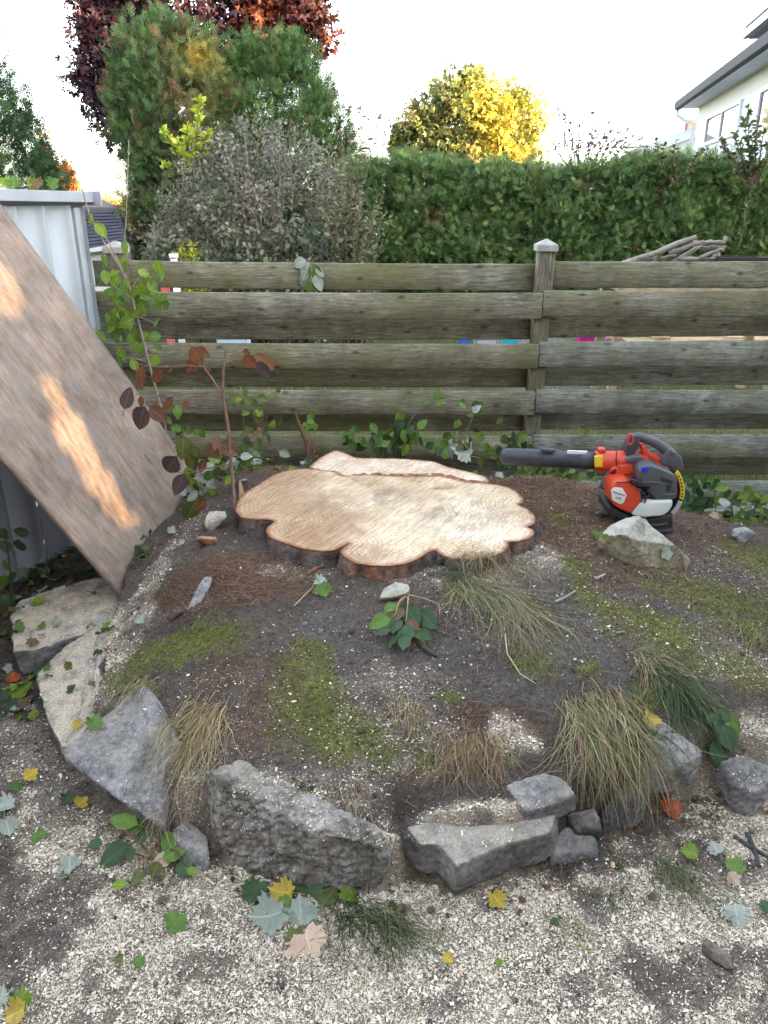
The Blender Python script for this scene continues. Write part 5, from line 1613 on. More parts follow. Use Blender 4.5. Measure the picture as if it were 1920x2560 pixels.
for k, x in enumerate(np.arange(hx0 + .3, hx1, 0.55)):
    s.tube([(x - hcx, .0, -.05), (x - hcx + r.normal() * .06, r.normal() * .05, 1.0), (x - hcx + r.normal() * .08, 0, 2.0)], [.05, .04, .012], 6, (.09, .065, .05))
s.build('trunks', M_twig, hedge)
n = 2600
px_ = r.uniform(hx0, hx1, n * 2); pz = r.uniform(0.05, 1, n * 2) * hedge_top(px_)
bulge = 0.13 * vnoise(px_ * 2.4, pz * 2.6, seed=77) + 0.08 * vnoise(px_ * 6, pz * 6, seed=78)
py = HY - bulge + r.uniform(0, .2, n * 2)
ntop = 1600
tx = r.uniform(hx0, hx1, ntop); ty = HY + r.uniform(0, 1.1, ntop); tz = hedge_top(tx) + r.uniform(-.12, .02, ntop)
C0 = np.r_[np.stack([px_, py, pz], -1), np.stack([tx, ty, tz], -1)]
out = np.r_[np.tile([0, -1, 0.], (n * 2, 1)), np.tile([0, -.3, .9], (ntop, 1))]
k = 9; npl = len(C0)
pdir = out * r.uniform(.3, 1, (npl, 1)) + np.array([0, 0, 1]) * r.uniform(.2, .9, (npl, 1)) + .5 * r.normal(size=(npl, 3))
pdir /= np.linalg.norm(pdir, axis=1)[:, None]
T = np.repeat(C0, k, 0) + np.repeat(pdir, k, 0) * r.uniform(-.5, 1, (npl * k, 1)) * .15 + r.normal(size=(npl * k, 3)) * .055
yd = np.repeat(pdir, k, 0) + .55 * r.normal(size=(npl * k, 3))
nn = np.repeat(out, k, 0) * .5 + r.normal(size=(npl * k, 3))
cl = np.repeat(cmix(npl, [(0.10, 0.175, 0.055), (0.075, 0.135, 0.045), (0.14, 0.21, 0.065), (0.12, 0.08, 0.04)], [5, 4, 3, .25], .22, r), k, 0) * (1 + .15 * r.normal(size=(npl * k, 1)))
hot = np.exp(-(((T[:, 0] - at_y(1090, 545, HY).x) / .12) ** 2 + ((T[:, 2] - at_y(1090, 545, HY).z) / .1) ** 2))[:, None]
cl = cl * (1 - hot) + np.array([.16, .08, .04]) * hot
s = Soup(); s.inst(SPRAY_V, SPRAY_F, frames(yd, nn, .125 * r.uniform(.7, 1.35, npl * k)), T - np.array([hcx, hcy, 0]), np.clip(cl, .004, .9))
s.build('foliage', M_conifer, hedge)

# ------------------------------------------------------------------ broadleaf crowns
def crown_cloud(s, clumps, per, leaf, cols, probs, r, tv=T_LEAF_V, tf=T_LEAF_F, flat=.5, sig=1.0, up=0.3):
    """clumps: (N,4) centre + radius"""
    cl = np.asarray(clumps)
    N_ = len(cl)
    d = r.normal(size=(N_ * per, 3)); d /= np.linalg.norm(d, axis=1)[:, None]
    rad = r.uniform(0, 1, (N_ * per, 1)) ** .4
    T = np.repeat(cl[:, :3], per, 0) + d * rad * np.repeat(cl[:, 3:4], per, 0) * sig
    yd = d + .8 * r.normal(size=d.shape) + np.array([0, 0, -.3])
    nn = d * .4 + np.array([0, 0, up]) + .7 * r.normal(size=d.shape)
    c_ = np.repeat(cmix(N_, cols, probs, .18, r), per, 0) * (1 + .2 * r.normal(size=(N_ * per, 1)))
    s.inst(tv, tf, frames(yd, nn, leaf * r.uniform(.6, 1.3, N_ * per)), T, np.clip(c_, .003, .9))
    return T

def ellipsoid_clumps(n, c, rx, ry, rz, rc, r, shell=.45, zmin=None, bumps=.2, seed=0):
    d = rdir(n, r)
    f = r.uniform(shell, 1, n) ** .6
    bp_ = 1 + bumps * fbm(d[:, 0] * 2.5 + 5, d[:, 1] * 2.5, d[:, 2] * 2.5, octv=2, seed=seed)
    P = np.stack([c[0] + d[:, 0] * rx * f * bp_, c[1] + d[:, 1] * ry * f * bp_, c[2] + d[:, 2] * rz * f * bp_], -1)
    if zmin is not None: P = P[P[:, 2] > zmin]
    return np.c_[P, rc * r.uniform(.6, 1.3, len(P))]

# purple maple
r = np.random.default_rng(320)
YM = 17.5
mc = at_y(470, 40, YM)
mt = empty('purple_maple_tree', (mc.x, YM, 0), 'big dark purple maple towering behind the cedars', 'tree')
s = Soup()
limbs(s, (0, 0, -.1), (0, 0, mc.z + .8), .22, 16, (2.2, 1.8, 1.5), (.05, .04, .04), r, .3)
s.build('trunk', M_twig, mt, True)
L0 = at_y(270, 200, YM) - Vector((mc.x, YM, 0)); L1 = at_y(700, 60, YM) - Vector((mc.x, YM, 0)); L2 = at_y(360, 300, YM) - Vector((mc.x, YM, 0))
cls = np.r_[ellipsoid_clumps(330, (0, .3, mc.z + .9), 2.35, 1.8, 1.9, .42, r, .5, None, .25, 3), ellipsoid_clumps(170, (L0.x + .3, 0, L0.z + .25), .95, .9, 1.55, .3, r, .3, None, .3, 4),
            ellipsoid_clumps(90, (L1.x + .1, 0, L1.z + .15), .95, .8, 1.05, .3, r, .3, None, .3, 5), ellipsoid_clumps(70, (L2.x - .1, 0, L2.z + .1), .55, .6, .5, .24, r, .2, None, .3, 6)]
s = Soup()
rgt = cls[:, 0] > 1.3  # right clumps redder and brighter: low sun put into the leaf colour
crown_cloud(s, cls[~rgt], 46, .135, [(0.030, 0.012, 0.020), (0.022, 0.009, 0.018), (0.045, 0.016, 0.022)], [4, 4, 2], r, T3_V, T3_F)
crown_cloud(s, cls[rgt], 46, .135, [(0.075, 0.024, 0.02), (0.11, 0.036, 0.022), (0.045, 0.015, 0.018), (.15, .07, .025)], [4, 3, 3, 1], r, T3_V, T3_F)
s.build('crown', M_leaf, mt)

# yellow maple beyond the hedge
YY = 32.0
r = np.random.default_rng(330)
yc = at_y(1165, 345, YY)
yt = empty('yellow_maple_tree', (yc.x, YY, 0), 'round golden yellow autumn tree rising above the hedge', 'tree')
s = Soup(); limbs(s, (0, 0, -.1), (0, 0, yc.z + 1.6), .25, 14, (2.4, 2.2, 1.4), (.08, .065, .05), r, .25); s.build('trunk', M_twig, yt, True)
cls = np.r_[ellipsoid_clumps(300, (0.2, 0, yc.z), 2.75, 2.3, 1.75, .5, r, .45, None, .22, 13), ellipsoid_clumps(40, (0.0, 0, yc.z + 1.5), .9, .9, .95, .38, r, .2, None, .3, 14), ellipsoid_clumps(30, (-2.0, 0, yc.z - .1), .9, 1, .8, .38, r, .2, None, .3, 15)]
s = Soup()
lf_ = cls[:, 0] < -0.1 + .5 * r.normal(size=len(cls))  # left clumps darker and greener: shaded side put into the leaf colour
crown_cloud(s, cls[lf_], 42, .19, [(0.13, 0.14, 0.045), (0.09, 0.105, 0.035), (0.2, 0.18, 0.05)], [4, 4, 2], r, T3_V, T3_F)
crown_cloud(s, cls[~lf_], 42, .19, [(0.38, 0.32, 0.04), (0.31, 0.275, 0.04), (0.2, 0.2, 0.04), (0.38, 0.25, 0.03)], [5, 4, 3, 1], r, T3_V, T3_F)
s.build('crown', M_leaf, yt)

# orange tree behind the shed, tiny yellow tree beyond the outbuilding
YO = 24.0
r = np.random.default_rng(340)
oc = at_y(140, 440, YO)
ot = empty('orange_maple_tree', (oc.x, YO, 0), 'small bright orange autumn tree right of the left-edge cedar', 'tree')
s = Soup(); limbs(s, (0, 0, -.1), (-.1, 0, oc.z + .8), .12, 10, (.6, .6, .6), (.08, .06, .05), r, .2); s.build('trunk', M_twig, ot, True)
s = Soup()
cls = np.r_[ellipsoid_clumps(46, (0, 0, oc.z - .3), .62, .6, .7, .24, r, .2, None, .25, 2), ellipsoid_clumps(16, (-.2, 0, oc.z + .55), .26, .3, .55, .17, r, .1, None, .2, 3)]
crown_cloud(s, cls, 40, .12, [(0.55, 0.18, 0.04), (0.6, 0.28, 0.06), (0.48, 0.11, 0.035)], [4, 3, 2], r, T3_V, T3_F); s.build('crown', M_leaf, ot)
oc = at_y(300, 520, 30)
ot = empty('yellow_tree', (oc.x, 30, 0), 'far pale yellow treetop left of the cedars', 'tree')
s = Soup(); limbs(s, (0, 0, -.1), (0, 0, oc.z), .1, 6, (.5, .5, .5), (.08, .06, .05), r, .3); s.build('trunk', M_twig, ot, True)
s = Soup(); crown_cloud(s, ellipsoid_clumps(30, (0, 0, oc.z - .1), .75, .7, .5, .25, r, .2), 30, .14, [(.5, .4, .08), (.42, .36, .1)], [1, 1], r); s.build('crown', M_leaf, ot)

# grey bush
YG = 9.7
r = np.random.default_rng(350)
g0, g1, gt = at_y(350, 640, YG), at_y(960, 640, YG), at_y(600, 300, YG)
gx, gw = (g0.x + g1.x) / 2, (g1.x - g0.x) / 2
bush = empty('grey_bush', (gx, YG, 0), 'wide rounded bush with dusty grey-brown leaves behind the fence', 'bush')
s = Soup()
for k in range(46):
    a_ = r.uniform(-1, 1)
    b0 = np.array([a_ * .35 * gw, r.uniform(-.25, .25), 0.0])
    e_ = np.array([a_ * gw * .95 + r.normal() * .1, r.uniform(-.6, .5), (gt.z - .1) * math.sqrt(max(0.12, 1 - (a_ * .95) ** 2)) * r.uniform(.75, 1.04)])
    mid = .5 * (b0 + e_) + np.array([a_ * .15, 0, .15]) + r.normal(size=3) * .06
    s.tube([b0, mid, e_], [.02, .014, .004], 5, (.13, .115, .10))
s.build('branches', M_twig, bush)
s = Soup()
cl = ellipsoid_clumps(620, (0, 0, .75), gw * 1.0, .85, gt.z - .78, .16, r, .55, .3, .14, 7)
low = cl[:, 2] < 1.35 + .2 * r.normal(size=len(cl))
crown_cloud(s, cl[low], 44, .068, [(0.19, 0.205, 0.14), (0.145, 0.165, 0.10), (0.26, 0.26, 0.20), (0.10, 0.12, 0.065)], [4, 4, 2, 2], r)
crown_cloud(s, cl[~low], 46, .052, [(0.19, 0.175, 0.14), (0.15, 0.145, 0.105), (0.25, 0.235, 0.195), (0.165, 0.18, 0.115)], [4, 3, 2, 2], r)
s.build('foliage', M_leaf, bush)
s = Soup()
n = 650
d = rdir(n, r); d[:, 2] = np.abs(d[:, 2])
P0 = np.stack([d[:, 0] * gw * .93, d[:, 1] * .8, .75 + d[:, 2] * (gt.z - .8)], -1)
yd = d * .6 + np.array([0, 0, .5]) + .7 * r.normal(size=(n, 3))
T_STICK_V = [(-.012, 0, 0), (.012, 0, 0), (0, 0, .02), (-.004, 1, 0.0), (.004, 1, 0.0), (0, 1, .006)]
T_STICK_F = [(0, 1, 4, 3), (1, 2, 5, 4), (2, 0, 3, 5)]
s.inst(T_STICK_V, T_STICK_F, frames(yd, rdir(n, r), r.uniform(.10, .24, n)), P0, cmix(n, [(.19, .175, .145), (.26, .24, .205), (.14, .125, .10)], [3, 2, 2], .15, r))
tag(s.build('twigs', M_twig, bush), kind='stuff')

def shoot_shrub(name, label, cat, base, stems, leaf, cols, probs, seed, twig=(.12, .09, .07), lpd=20, rad=.008):
    """upright stems carrying leaves; stems: list of world point lists"""
    r = np.random.default_rng(seed)
    e = empty(name, base, label, cat)
    s, s2 = Soup(), Soup()
    for st in stems:
        st = np.array([tuple(q_) for q_ in st]) - np.array(base)
        s.tube(st, np.linspace(rad, rad * .3, len(st)), 5, twig)
        d_ = np.r_[0, np.cumsum(np.linalg.norm(np.diff(st, axis=0), axis=1))]
        n = int(d_[-1] * lpd)
        t = r.uniform(.12 * d_[-1], d_[-1], n)
        P = np.stack([np.interp(t, d_, st[:, k]) for k in range(3)], -1)
        dd = rdir(n, r); dd[:, 2] = np.abs(dd[:, 2]) * .6
        s2.inst(T_LEAF_V, T_LEAF_F, frames(dd, rdir(n, r) + np.array([0, 0, .6]), leaf * r.uniform(.6, 1.3, n)), P, cmix(n, cols, probs, .15, r))
    s.build('stems', M_twig, e)
    s2.build('leaves', M_leaf, e)
    return e
# pale upright shrub at the right end of the bush
r = np.random.default_rng(360)
b_ = at_y(880, 640, 9.1)
stems = []
for k in range(26):
    x1 = r.uniform(790, 970); v1 = r.uniform(390, 560)
    stems.append([(b_.x + r.normal() * .08, 9.1, .1), at_y((870 + x1) / 2, 600, 9.1 + r.normal() * .1), at_y(x1, v1, 9.1 + r.normal() * .25)])
for x1, v1 in ((870, 255), (905, 270), (925, 300), (945, 290), (890, 330), (850, 330)):
    stems.append([(b_.x, 9.1, .1), at_y(880, 560, 9.2), at_y((880 + x1) / 2 + 5, 430, 9.2), at_y(x1, v1, 9.2)])
shoot_shrub('pale_shrub', 'upright shrub with pale olive leaves at the right end of the grey bush', 'shrub', (b_.x, 9.1, 0), stems, .062, [(.17, .18, .085), (.13, .15, .07), (.22, .22, .12)], [3, 3, 2], 361, lpd=34)
# lime-leaved sapling
stems = [[at_y(480, 620, 9.75), at_y(480, 450, 9.75), at_y(500, 250, 9.75)], [at_y(480, 500, 9.75), at_y(450, 400, 9.75), at_y(405, 318, 9.75)], [at_y(480, 480, 9.75), at_y(500, 400, 9.6), at_y(520, 330, 9.6)], [at_y(470, 470, 9.75), at_y(430, 410, 9.6), at_y(405, 425, 9.6)], [at_y(475, 450, 9.75), at_y(470, 380, 9.6), at_y(468, 310, 9.6)], [at_y(480, 480, 9.6), at_y(470, 420, 9.5), at_y(440, 345, 9.5)]]
for st in stems: st.insert(0, Vector((at_y(480, 600, 9.75).x, 9.75, 0.3)))
q_ = at_y(480, 620, 9.75)
for st in stems: st[1] = st[1] if st[1].z > .4 else Vector((q_.x, 9.75, .6))
def trim(st):  # keep leaves off the hidden lower stem
    return st
lime = shoot_shrub('lime_sapling', 'bright yellow-green leafed young tree poking out above the grey bush', 'sapling', (q_.x, 9.75, 0), [st[2:] for st in stems], .085, [(.42, .46, .05), (.36, .44, .06), (.5, .5, .09)], [3, 3, 2], 371, lpd=170, rad=.012)
s = Soup(); s.tube([(0, 0, 0), (0, 0, at_y(480, 445, 9.75).z)], [.02, .012], 6, (.12, .1, .08)); s.build('trunk', M_twig, lime)
# golden low shrub glimpsed under the bush
q_ = at_y(485, 632, 8.4)
gs = empty('golden_shrub', (q_.x, 8.4, 0), 'small golden-green shrub showing under the grey bush just above the fence', 'shrub')
s = Soup(); crown_cloud(s, ellipsoid_clumps(30, (0, 0, .85), .2, .2, .5, .1, np.random.default_rng(5), .1), 40, .05, [(.26, .26, .02), (.18, .2, .02)], [1, 1], np.random.default_rng(6)); s.build('foliage', M_leaf, gs)
# sparse lilac twigs above the hedge
r = np.random.default_rng(380)
stems = []
for u1, v1 in ((1395, 262), (1420, 290), (1450, 300), (1480, 275), (1500, 310), (1378, 330), (1440, 345), (1525, 290), (1560, 320), (1590, 300), (1610, 345), (1470, 330), (1540, 350)):
    stems.append([at_y(1450 + (u1 - 1450) * .3, 430, 13.6), at_y(1450 + (u1 - 1450) * .7 + r.normal() * 6, 370, 13.6), at_y(u1, v1, 13.6 + r.normal() * .1)])
    stems.append([at_y(1450 + (u1 - 1450) * .7, 370, 13.6), at_y(u1 + 18, v1 + 20, 13.6)])
b_ = at_y(1460, 430, 13.6)
stems.append([Vector((b_.x, 13.6, 0)), b_])
shoot_shrub('lilac_shrub', 'sparse purplish twiggy shrub showing above the hedge right of the golden tree', 'shrub', (b_.x, 13.6, 0), stems, .06, [(.14, .12, .14), (.10, .09, .08), (.12, .13, .08)], [3, 2, 1], 381, lpd=38, rad=.014, twig=(.14, .12, .12))
# climbing shrub in front of the house and hedge tips on the right
r = np.random.default_rng(390)
stems = []
for u1, v1 in ((1870, 268), (1860, 300), (1895, 290), (1835, 330), (1800, 345), (1910, 320), (1880, 340), (1850, 360), (1920, 350), (1940, 300), (1820, 375), (1770, 370), (1690, 350), (1660, 365), (1640, 340)):
    x0 = 1880 if u1 > 1780 else 1690
    stems.append([at_y(x0 + (u1 - x0) * .2, 460, 11.3), at_y(x0 + (u1 - x0) * .75 + r.normal() * 6, 390, 11.2), at_y(u1, v1, 11.2 + r.normal() * .1)])
b_ = at_y(1880, 460, 11.3)
stems.append([Vector((b_.x, 11.5, 0)), b_])
shoot_shrub('climbing_shrub', 'loose green shrub reaching above the hedge in front of the white house', 'shrub', (b_.x, 11.4, 0), stems, .075, [(.07, .10, .035), (.05, .08, .03), (.1, .12, .04)], [3, 3, 1], 391, lpd=60, rad=.014)
# ------------------------------------------------------------------ near-plant helpers
CAMP = Vector((0, 0, CAM_H))
def surf(u, v, dz=0.0):
    """first surface a pixel's ray meets (rock, stump or soil) and its normal"""
    d = ray(u, v).normalized()
    hit = BV.ray_cast(CAMP, d)
    g_ = on_ground(u, v)
    if hit[0] is not None and (hit[0] - CAMP).length < (g_ - CAMP).length:
        n_ = hit[1] if hit[1].z > 0 else -hit[1]
        return hit[0] + n_ * dz, n_
    p_, n_, _ = drop(g_.x, g_.y, g_.z + .001)
    return Vector((g_.x, g_.y, g_.z + dz)), n_
def z_many(X, Y_):
    z = h_fast(X, Y_)
    n_ = len(X)
    rockm = np.zeros(n_, bool)
    for i in range(n_):
        h_ = BV.ray_cast(Vector((X[i], Y_[i], .9)), DOWN)
        if h_[0] is not None and h_[0].z > z[i]:
            z[i] = h_[0].z; rockm[i] = True
    return z, rockm

def leaf_mat(name, col, col2=None, transl=.25, rough=.5):
    m, N, L, B = new_mat(name)
    g = N.new('ShaderNodeTexCoord')
    oi = N.new('ShaderNodeObjectInfo')
    f = n_noise(N, L, n_pos(N, L), 40, 5, .65)
    c2 = col2 or [x * .6 for x in col]
    c = n_ramp(N, L, f, [(.35, col), (.7, c2)])
    sp_ = n_noise(N, L, n_pos(N, L), 130, 3, .6)
    c = n_mix(N, L, n_ramp(N, L, sp_, [(.62, 0.0), (.68, .7)]), c, (.11, .07, .035))
    c = n_mix(N, L, .6, c, n_ramp(N, L, oi.outputs['Random'], [(0, .75), (1, 1.2)]), 'MULTIPLY')
    sx = N.new('ShaderNodeSeparateXYZ'); L.new(g.outputs['Object'], sx.inputs[0])
    mid = n_math(N, L, 'ABSOLUTE', sx.outputs['X'])
    ve = n_math(N, L, 'ABSOLUTE', n_math(N, L, 'SINE', n_math(N, L, 'MULTIPLY', n_math(N, L, 'SUBTRACT', sx.outputs['Y'], n_math(N, L, 'MULTIPLY', mid, .9)), 26.0)))
    vf = n_math(N, L, 'MAXIMUM', n_ramp(N, L, mid, [(.012, .55), (.03, 0.0)]), n_ramp(N, L, ve, [(.0, .3), (.18, 0.0)]))
    c = n_mix(N, L, vf, c, [min(1, x * 1.5 + .03) for x in col])
    L.new(c, B.inputs['Base Color'])
    B.inputs['Roughness'].default_value = rough
    B.inputs['Specular IOR Level'].default_value = .35
    t = N.new('ShaderNodeBsdfTranslucent'); L.new(c, t.inputs['Color'])
    mx = N.new('ShaderNodeMixShader'); mx.inputs[0].default_value = transl
    L.new(B.outputs[0], mx.inputs[1]); L.new(t.outputs[0], mx.inputs[2]); L.new(mx.outputs[0], N['Material Output'].inputs['Surface'])
    return m
LM = dict(
    green=leaf_mat('fresh_green_leaf', (.085, .17, .028), (.14, .24, .04)), dark=leaf_mat('dark_green_leaf', (.03, .075, .028), (.05, .10, .035)), mint=leaf_mat('pale_leaf_underside', (.36, .405, .345), (.29, .35, .28)),
    lime=leaf_mat('lime_leaf', (.20, .30, .03), (.13, .22, .03), .35), yellow=leaf_mat('yellow_leaf', (.52, .38, .045), (.42, .33, .06)), olive=leaf_mat('olive_leaf', (.12, .14, .03), (.07, .10, .03)),
    copper=leaf_mat('copper_leaf', (.19, .075, .03), (.10, .045, .025), .4), plum=leaf_mat('plum_grey_leaf', (.085, .065, .062), (.055, .042, .045)), orange=leaf_mat('orange_red_leaf', (.42, .09, .02), (.22, .04, .02)),
    cream=leaf_mat('cream_leaf', (.52, .42, .30), (.50, .33, .24)), tan=leaf_mat('tan_leaf', (.17, .095, .045), (.12, .07, .04)))
def ovate_mesh(nm, mat, fold=.12, droop=.18, wid=.34, seed=0):
    r = np.random.default_rng(seed)
    ny_ = 7
    V = []
    for i in range(ny_):
        t = i / (ny_ - 1)
        w = wid * (math.sin(math.pi * t ** .8) ** .8 if 0 < t < 1 else 0.0)
        zc = -droop * t * t
        V += [(-w, t, zc + fold * w + .03 * math.sin(9 * t)), (-w * .5, t, zc + fold * w * .4), (0, t, zc), (w * .5, t, zc + fold * w * .4), (w, t, zc + fold * w + .03 * math.sin(8 * t + 1))]
    F = [(i * 5 + j, i * 5 + j + 1, (i + 1) * 5 + j + 1, (i + 1) * 5 + j) for i in range(ny_ - 1) for j in range(4)]
    s = Soup(); s.add(V, F); s.tube([(0, .05, .0), (0, -.12, .01), (0, -.28, .03)], [.014, .014, .018], 4)
    me = s.mesh(nm, True); me.materials.append(mat)
    return me
def maple_mesh(nm, mat, curl=.25, seed=0):
    r = np.random.default_rng(seed)
    half = [(0.0, 0.0), (.10, -.07), (.31, -.10), (.32, .04), (.44, .08), (.55, .17), (.46, .25), (.53, .34), (.64, .47), (.50, .48), (.49, .62), (.33, .57), (.25, .64), (.24, .80), (.11, .80), (0, 1.0)]
    R_ = [(x * r.uniform(.9, 1.1), y * r.uniform(.95, 1.05)) for x, y in half]
    Lh = [(-x * r.uniform(.9, 1.1), y * r.uniform(.95, 1.05)) for x, y in half[1:-1]][::-1]
    O = R_ + Lh
    inner = [(x * .5, .3 + (y - .3) * .5) for x, y in O]
    pts = O + inner + [(0, .32)]
    c1, c2, c3 = r.normal() * curl, r.normal() * curl, abs(r.normal()) * curl
    V = [(x, y, c3 * (x * x) * 1.5 + c1 * (y - .4) ** 2 + c2 * x * (y - .3) + .02 * math.sin(14 * x + seed) - .05 * (abs(x) > .3)) for x, y in pts]
    n_ = len(O)
    F4 = [(i, (i + 1) % n_, n_ + (i + 1) % n_, n_ + i) for i in range(n_)]
    F3 = [(n_ + i, n_ + (i + 1) % n_, 2 * n_) for i in range(n_)]
    s = Soup(); s.add(V, F4, F3)
    zb = V[0][2]
    s.tube([(0, .02, zb), (.04, -.25, zb + .03), (.02 + .1 * r.normal(), -.55, zb + .06)], [.014, .012, .016], 4)
    me = s.mesh(nm, True); me.materials.append(mat)
    return me
OV = {k: [ovate_mesh('leaf', m_, .10 + .06 * i, .10 + .16 * i, .30 + .04 * i, i) for i in range(3)] for k, m_ in LM.items()}
MP = {k: [maple_mesh('maple_leaf', m_, .6, i + 3) for i in range(3)] for k, m_ in LM.items()}
def orient(o, loc, yd, nn, size):
    yd = Vector(yd).normalized(); x_ = yd.cross(Vector(nn)).normalized(); z_ = x_.cross(yd)
    o.matrix_basis = Matrix(((x_.x * size, yd.x * size, z_.x * size, loc[0]), (x_.y * size, yd.y * size, z_.y * size, loc[1]), (x_.z * size, yd.z * size, z_.z * size, loc[2]), (0, 0, 0, 1)))
    return o

# ------------------------------------------------------------------ fallen maple leaves, one by one
LEAVES = [
 (1625, 1803, .074, 'yellow', 120, 'yellow maple leaf lying on the rounded grey stone'),
 (775, 2225, .105, 'dark', 80, 'large dark green maple leaf against the foot of the cracked boulder'),
 (668, 2300, .115, 'mint', 200, 'big pale blue-green leaf, left of the leaf cluster below the boulder'),
 (752, 2290, .10, 'mint', 95, 'upright mint leaf in the middle of the cluster below the boulder'),
 (772, 2372, .11, 'cream', 285, 'pinkish cream maple leaf at the bottom of the cluster below the boulder'),
 (705, 2240, .08, 'yellow', 170, 'yellowish leaf tucked under the dark green one below the boulder'),
 (877, 2245, .065, 'lime', 75, 'small lime leaf at the right end of the boulder foot'),
 (818, 2255, .085, 'olive', 60, 'olive maple leaf next to the small lime leaf at the boulder foot'),
 (640, 2236, .085, 'dark', 20, 'dark glossy leaf sprinkled with chips left below the boulder'),
 (715, 2275, .06, 'green', 250, 'green leaf half hidden between the mint leaves below the boulder'),
 (735, 2350, .055, 'olive', 130, 'olive leaf showing beside the pinkish cream leaf'),
 (1244, 2262, .06, 'yellow', 300, 'bright yellow leaf lying alone on the chips below the notched slab'),
 (1680, 2030, .085, 'orange', 20, 'curled orange-red leaf in the shade below the rounded grey stone'),
 (1722, 2140, .055, 'lime', 160, 'lime maple leaf on the chips right of the straw tuft'),
 (1838, 2172, .06, 'green', 40, 'green leaf on chips at right with a cream leaf under it'),
 (1832, 2206, .05, 'cream', 300, 'cream leaf peeking out below a green leaf at right'),
 (1840, 2300, .075, 'mint', 260, 'mint maple leaf lying flat at the lower right'),
 (1880, 2036, .05, 'mint', 200, 'pale bluish leaf scrap on chips near the far right stone'),
 (1786, 2128, .05, 'mint', 100, 'small mint leaf scrap right of the lime maple leaf'),
 (1912, 2275, .05, 'dark', 100, 'dark green leaf at the right picture edge'),
 (438, 2318, .07, 'green', 250, 'green maple leaf alone on chips in the lower left'),
 (100, 2097, .055, 'green', 10, 'roundish green leaf on dark chips near the left edge'),
 (172, 2002, .05, 'dark', 90, 'dark green leaf below the pointed flagstone tip at left'),
 (206, 2014, .05, 'yellow', 60, 'yellow-olive leaf beside the dark green one at left'),
 (176, 2172, .065, 'mint', 290, 'mint leaf scrap on chips left of the flagstone weed'),
 (12, 2022, .075, 'mint', 200, 'pale mint leaf cut by the left edge'),
 (22, 2078, .07, 'mint', 300, 'second mint leaf cut by the left edge, just below the first'),
 (78, 1945, .06, 'yellow', 45, 'yellow-green leaf in the litter left of the flagstone'),
 (52, 1738, .115, 'lime', 250, 'large lime maple leaf hanging at the left edge beside the long slab'),
 (36, 1702, .06, 'orange', 100, 'orange leaf behind the large lime leaf at the left edge'),
 (56, 2508, .06, 'lime', 20, 'yellow-green round leaf in the bottom left corner'),
 (38, 2545, .065, 'yellow', 200, 'yellow leaf at the very bottom left corner'),
 (6, 2500, .05, 'mint', 80, 'pale leaf cut by the left edge near the bottom corner'),
 (350, 2412, .035, 'green', 20, 'small round green leaf low on the chips at left'),
 (297, 2408, .028, 'olive', 170, 'tiny olive leaf left of the small round green one'),
 (1120, 2408, .035, 'yellow', 310, 'small yellow leaf on the flattened grass in front'),
 (1246, 2414, .022, 'lime', 10, 'tiny lime scrap on the chips at the bottom'),
 (240, 1812, .06, 'green', 80, 'green leaf stuck in the sawdust above the flagstone'),
 (197, 1818, .045, 'yellow', 150, 'yellow leaf on the sawdust slab above the flagstone'),
 (350, 1556, .05, 'mint', 40, 'mint leaf at the lowest corner of the plywood'),
 (800, 1462, .06, 'mint', 200, 'mint leaf on the needles in front of the stump'),
 (808, 1486, .075, 'green', 290, 'green and yellow maple leaf below the stump, under the mint one'),
 (430, 1332, .05, 'mint', 60, 'mint leaf at the right edge of the plywood'),
 (452, 1368, .045, 'mint', 190, 'second mint leaf along the plywood edge, lower down'),
 (1660, 1388, .06, 'mint', 240, 'pale leaf plastered on the wedge-shaped rock'),
 (1520, 1352, .075, 'lime', 200, 'pale lime leaf leaning on the left of the wedge-shaped rock'),
 (1490, 1345, .07, 'green', 120, 'green maple leaf left of the wedge-shaped rock'),
 (1506, 1372, .055, 'mint', 300, 'mint leaf under the left corner of the wedge-shaped rock'),
 (1815, 1265, .07, 'mint', 60, 'pale leaf in the weeds right of the blower base'),
 (145, 1562, .06, 'mint', 30, 'mint leaf across the sawdust slab at far left'),
 (95, 1510, .06, 'lime', 120, 'yellow-lime leaf on the sawdust slab at far left'),
 (105, 1570, .045, 'green', 200, 'dark green scrap on the front of the far left slab'),
 (1610, 1310, .03, 'mint', 20, 'leaf scrap on top of the wedge-shaped rock'),
]
for i, (u, v, sz, kind, ang_, lab) in enumerate(LEAVES):
    p_, n_ = surf(u, v, .006)
    a_ = R(ang_)
    rr_ = random.Random(i)
    n2 = (n_ * .8 + Vector((rr_.uniform(-.35, .35), rr_.uniform(-.65, -.1), .35))).normalized()
    yd = Vector((math.cos(a_), math.sin(a_), 0)); yd = yd - n2 * yd.dot(n2)
    o = obj('fallen_leaf', (OV if kind in ('olive',) and i % 2 else MP)[kind][i % 3], None)
    sz *= .82
    orient(o, p_ - yd.normalized() * sz * .4 + Vector((0, 0, .008)), yd, n2, sz)
    tag(o, lab, 'leaf', 'fallen leaves lying about')

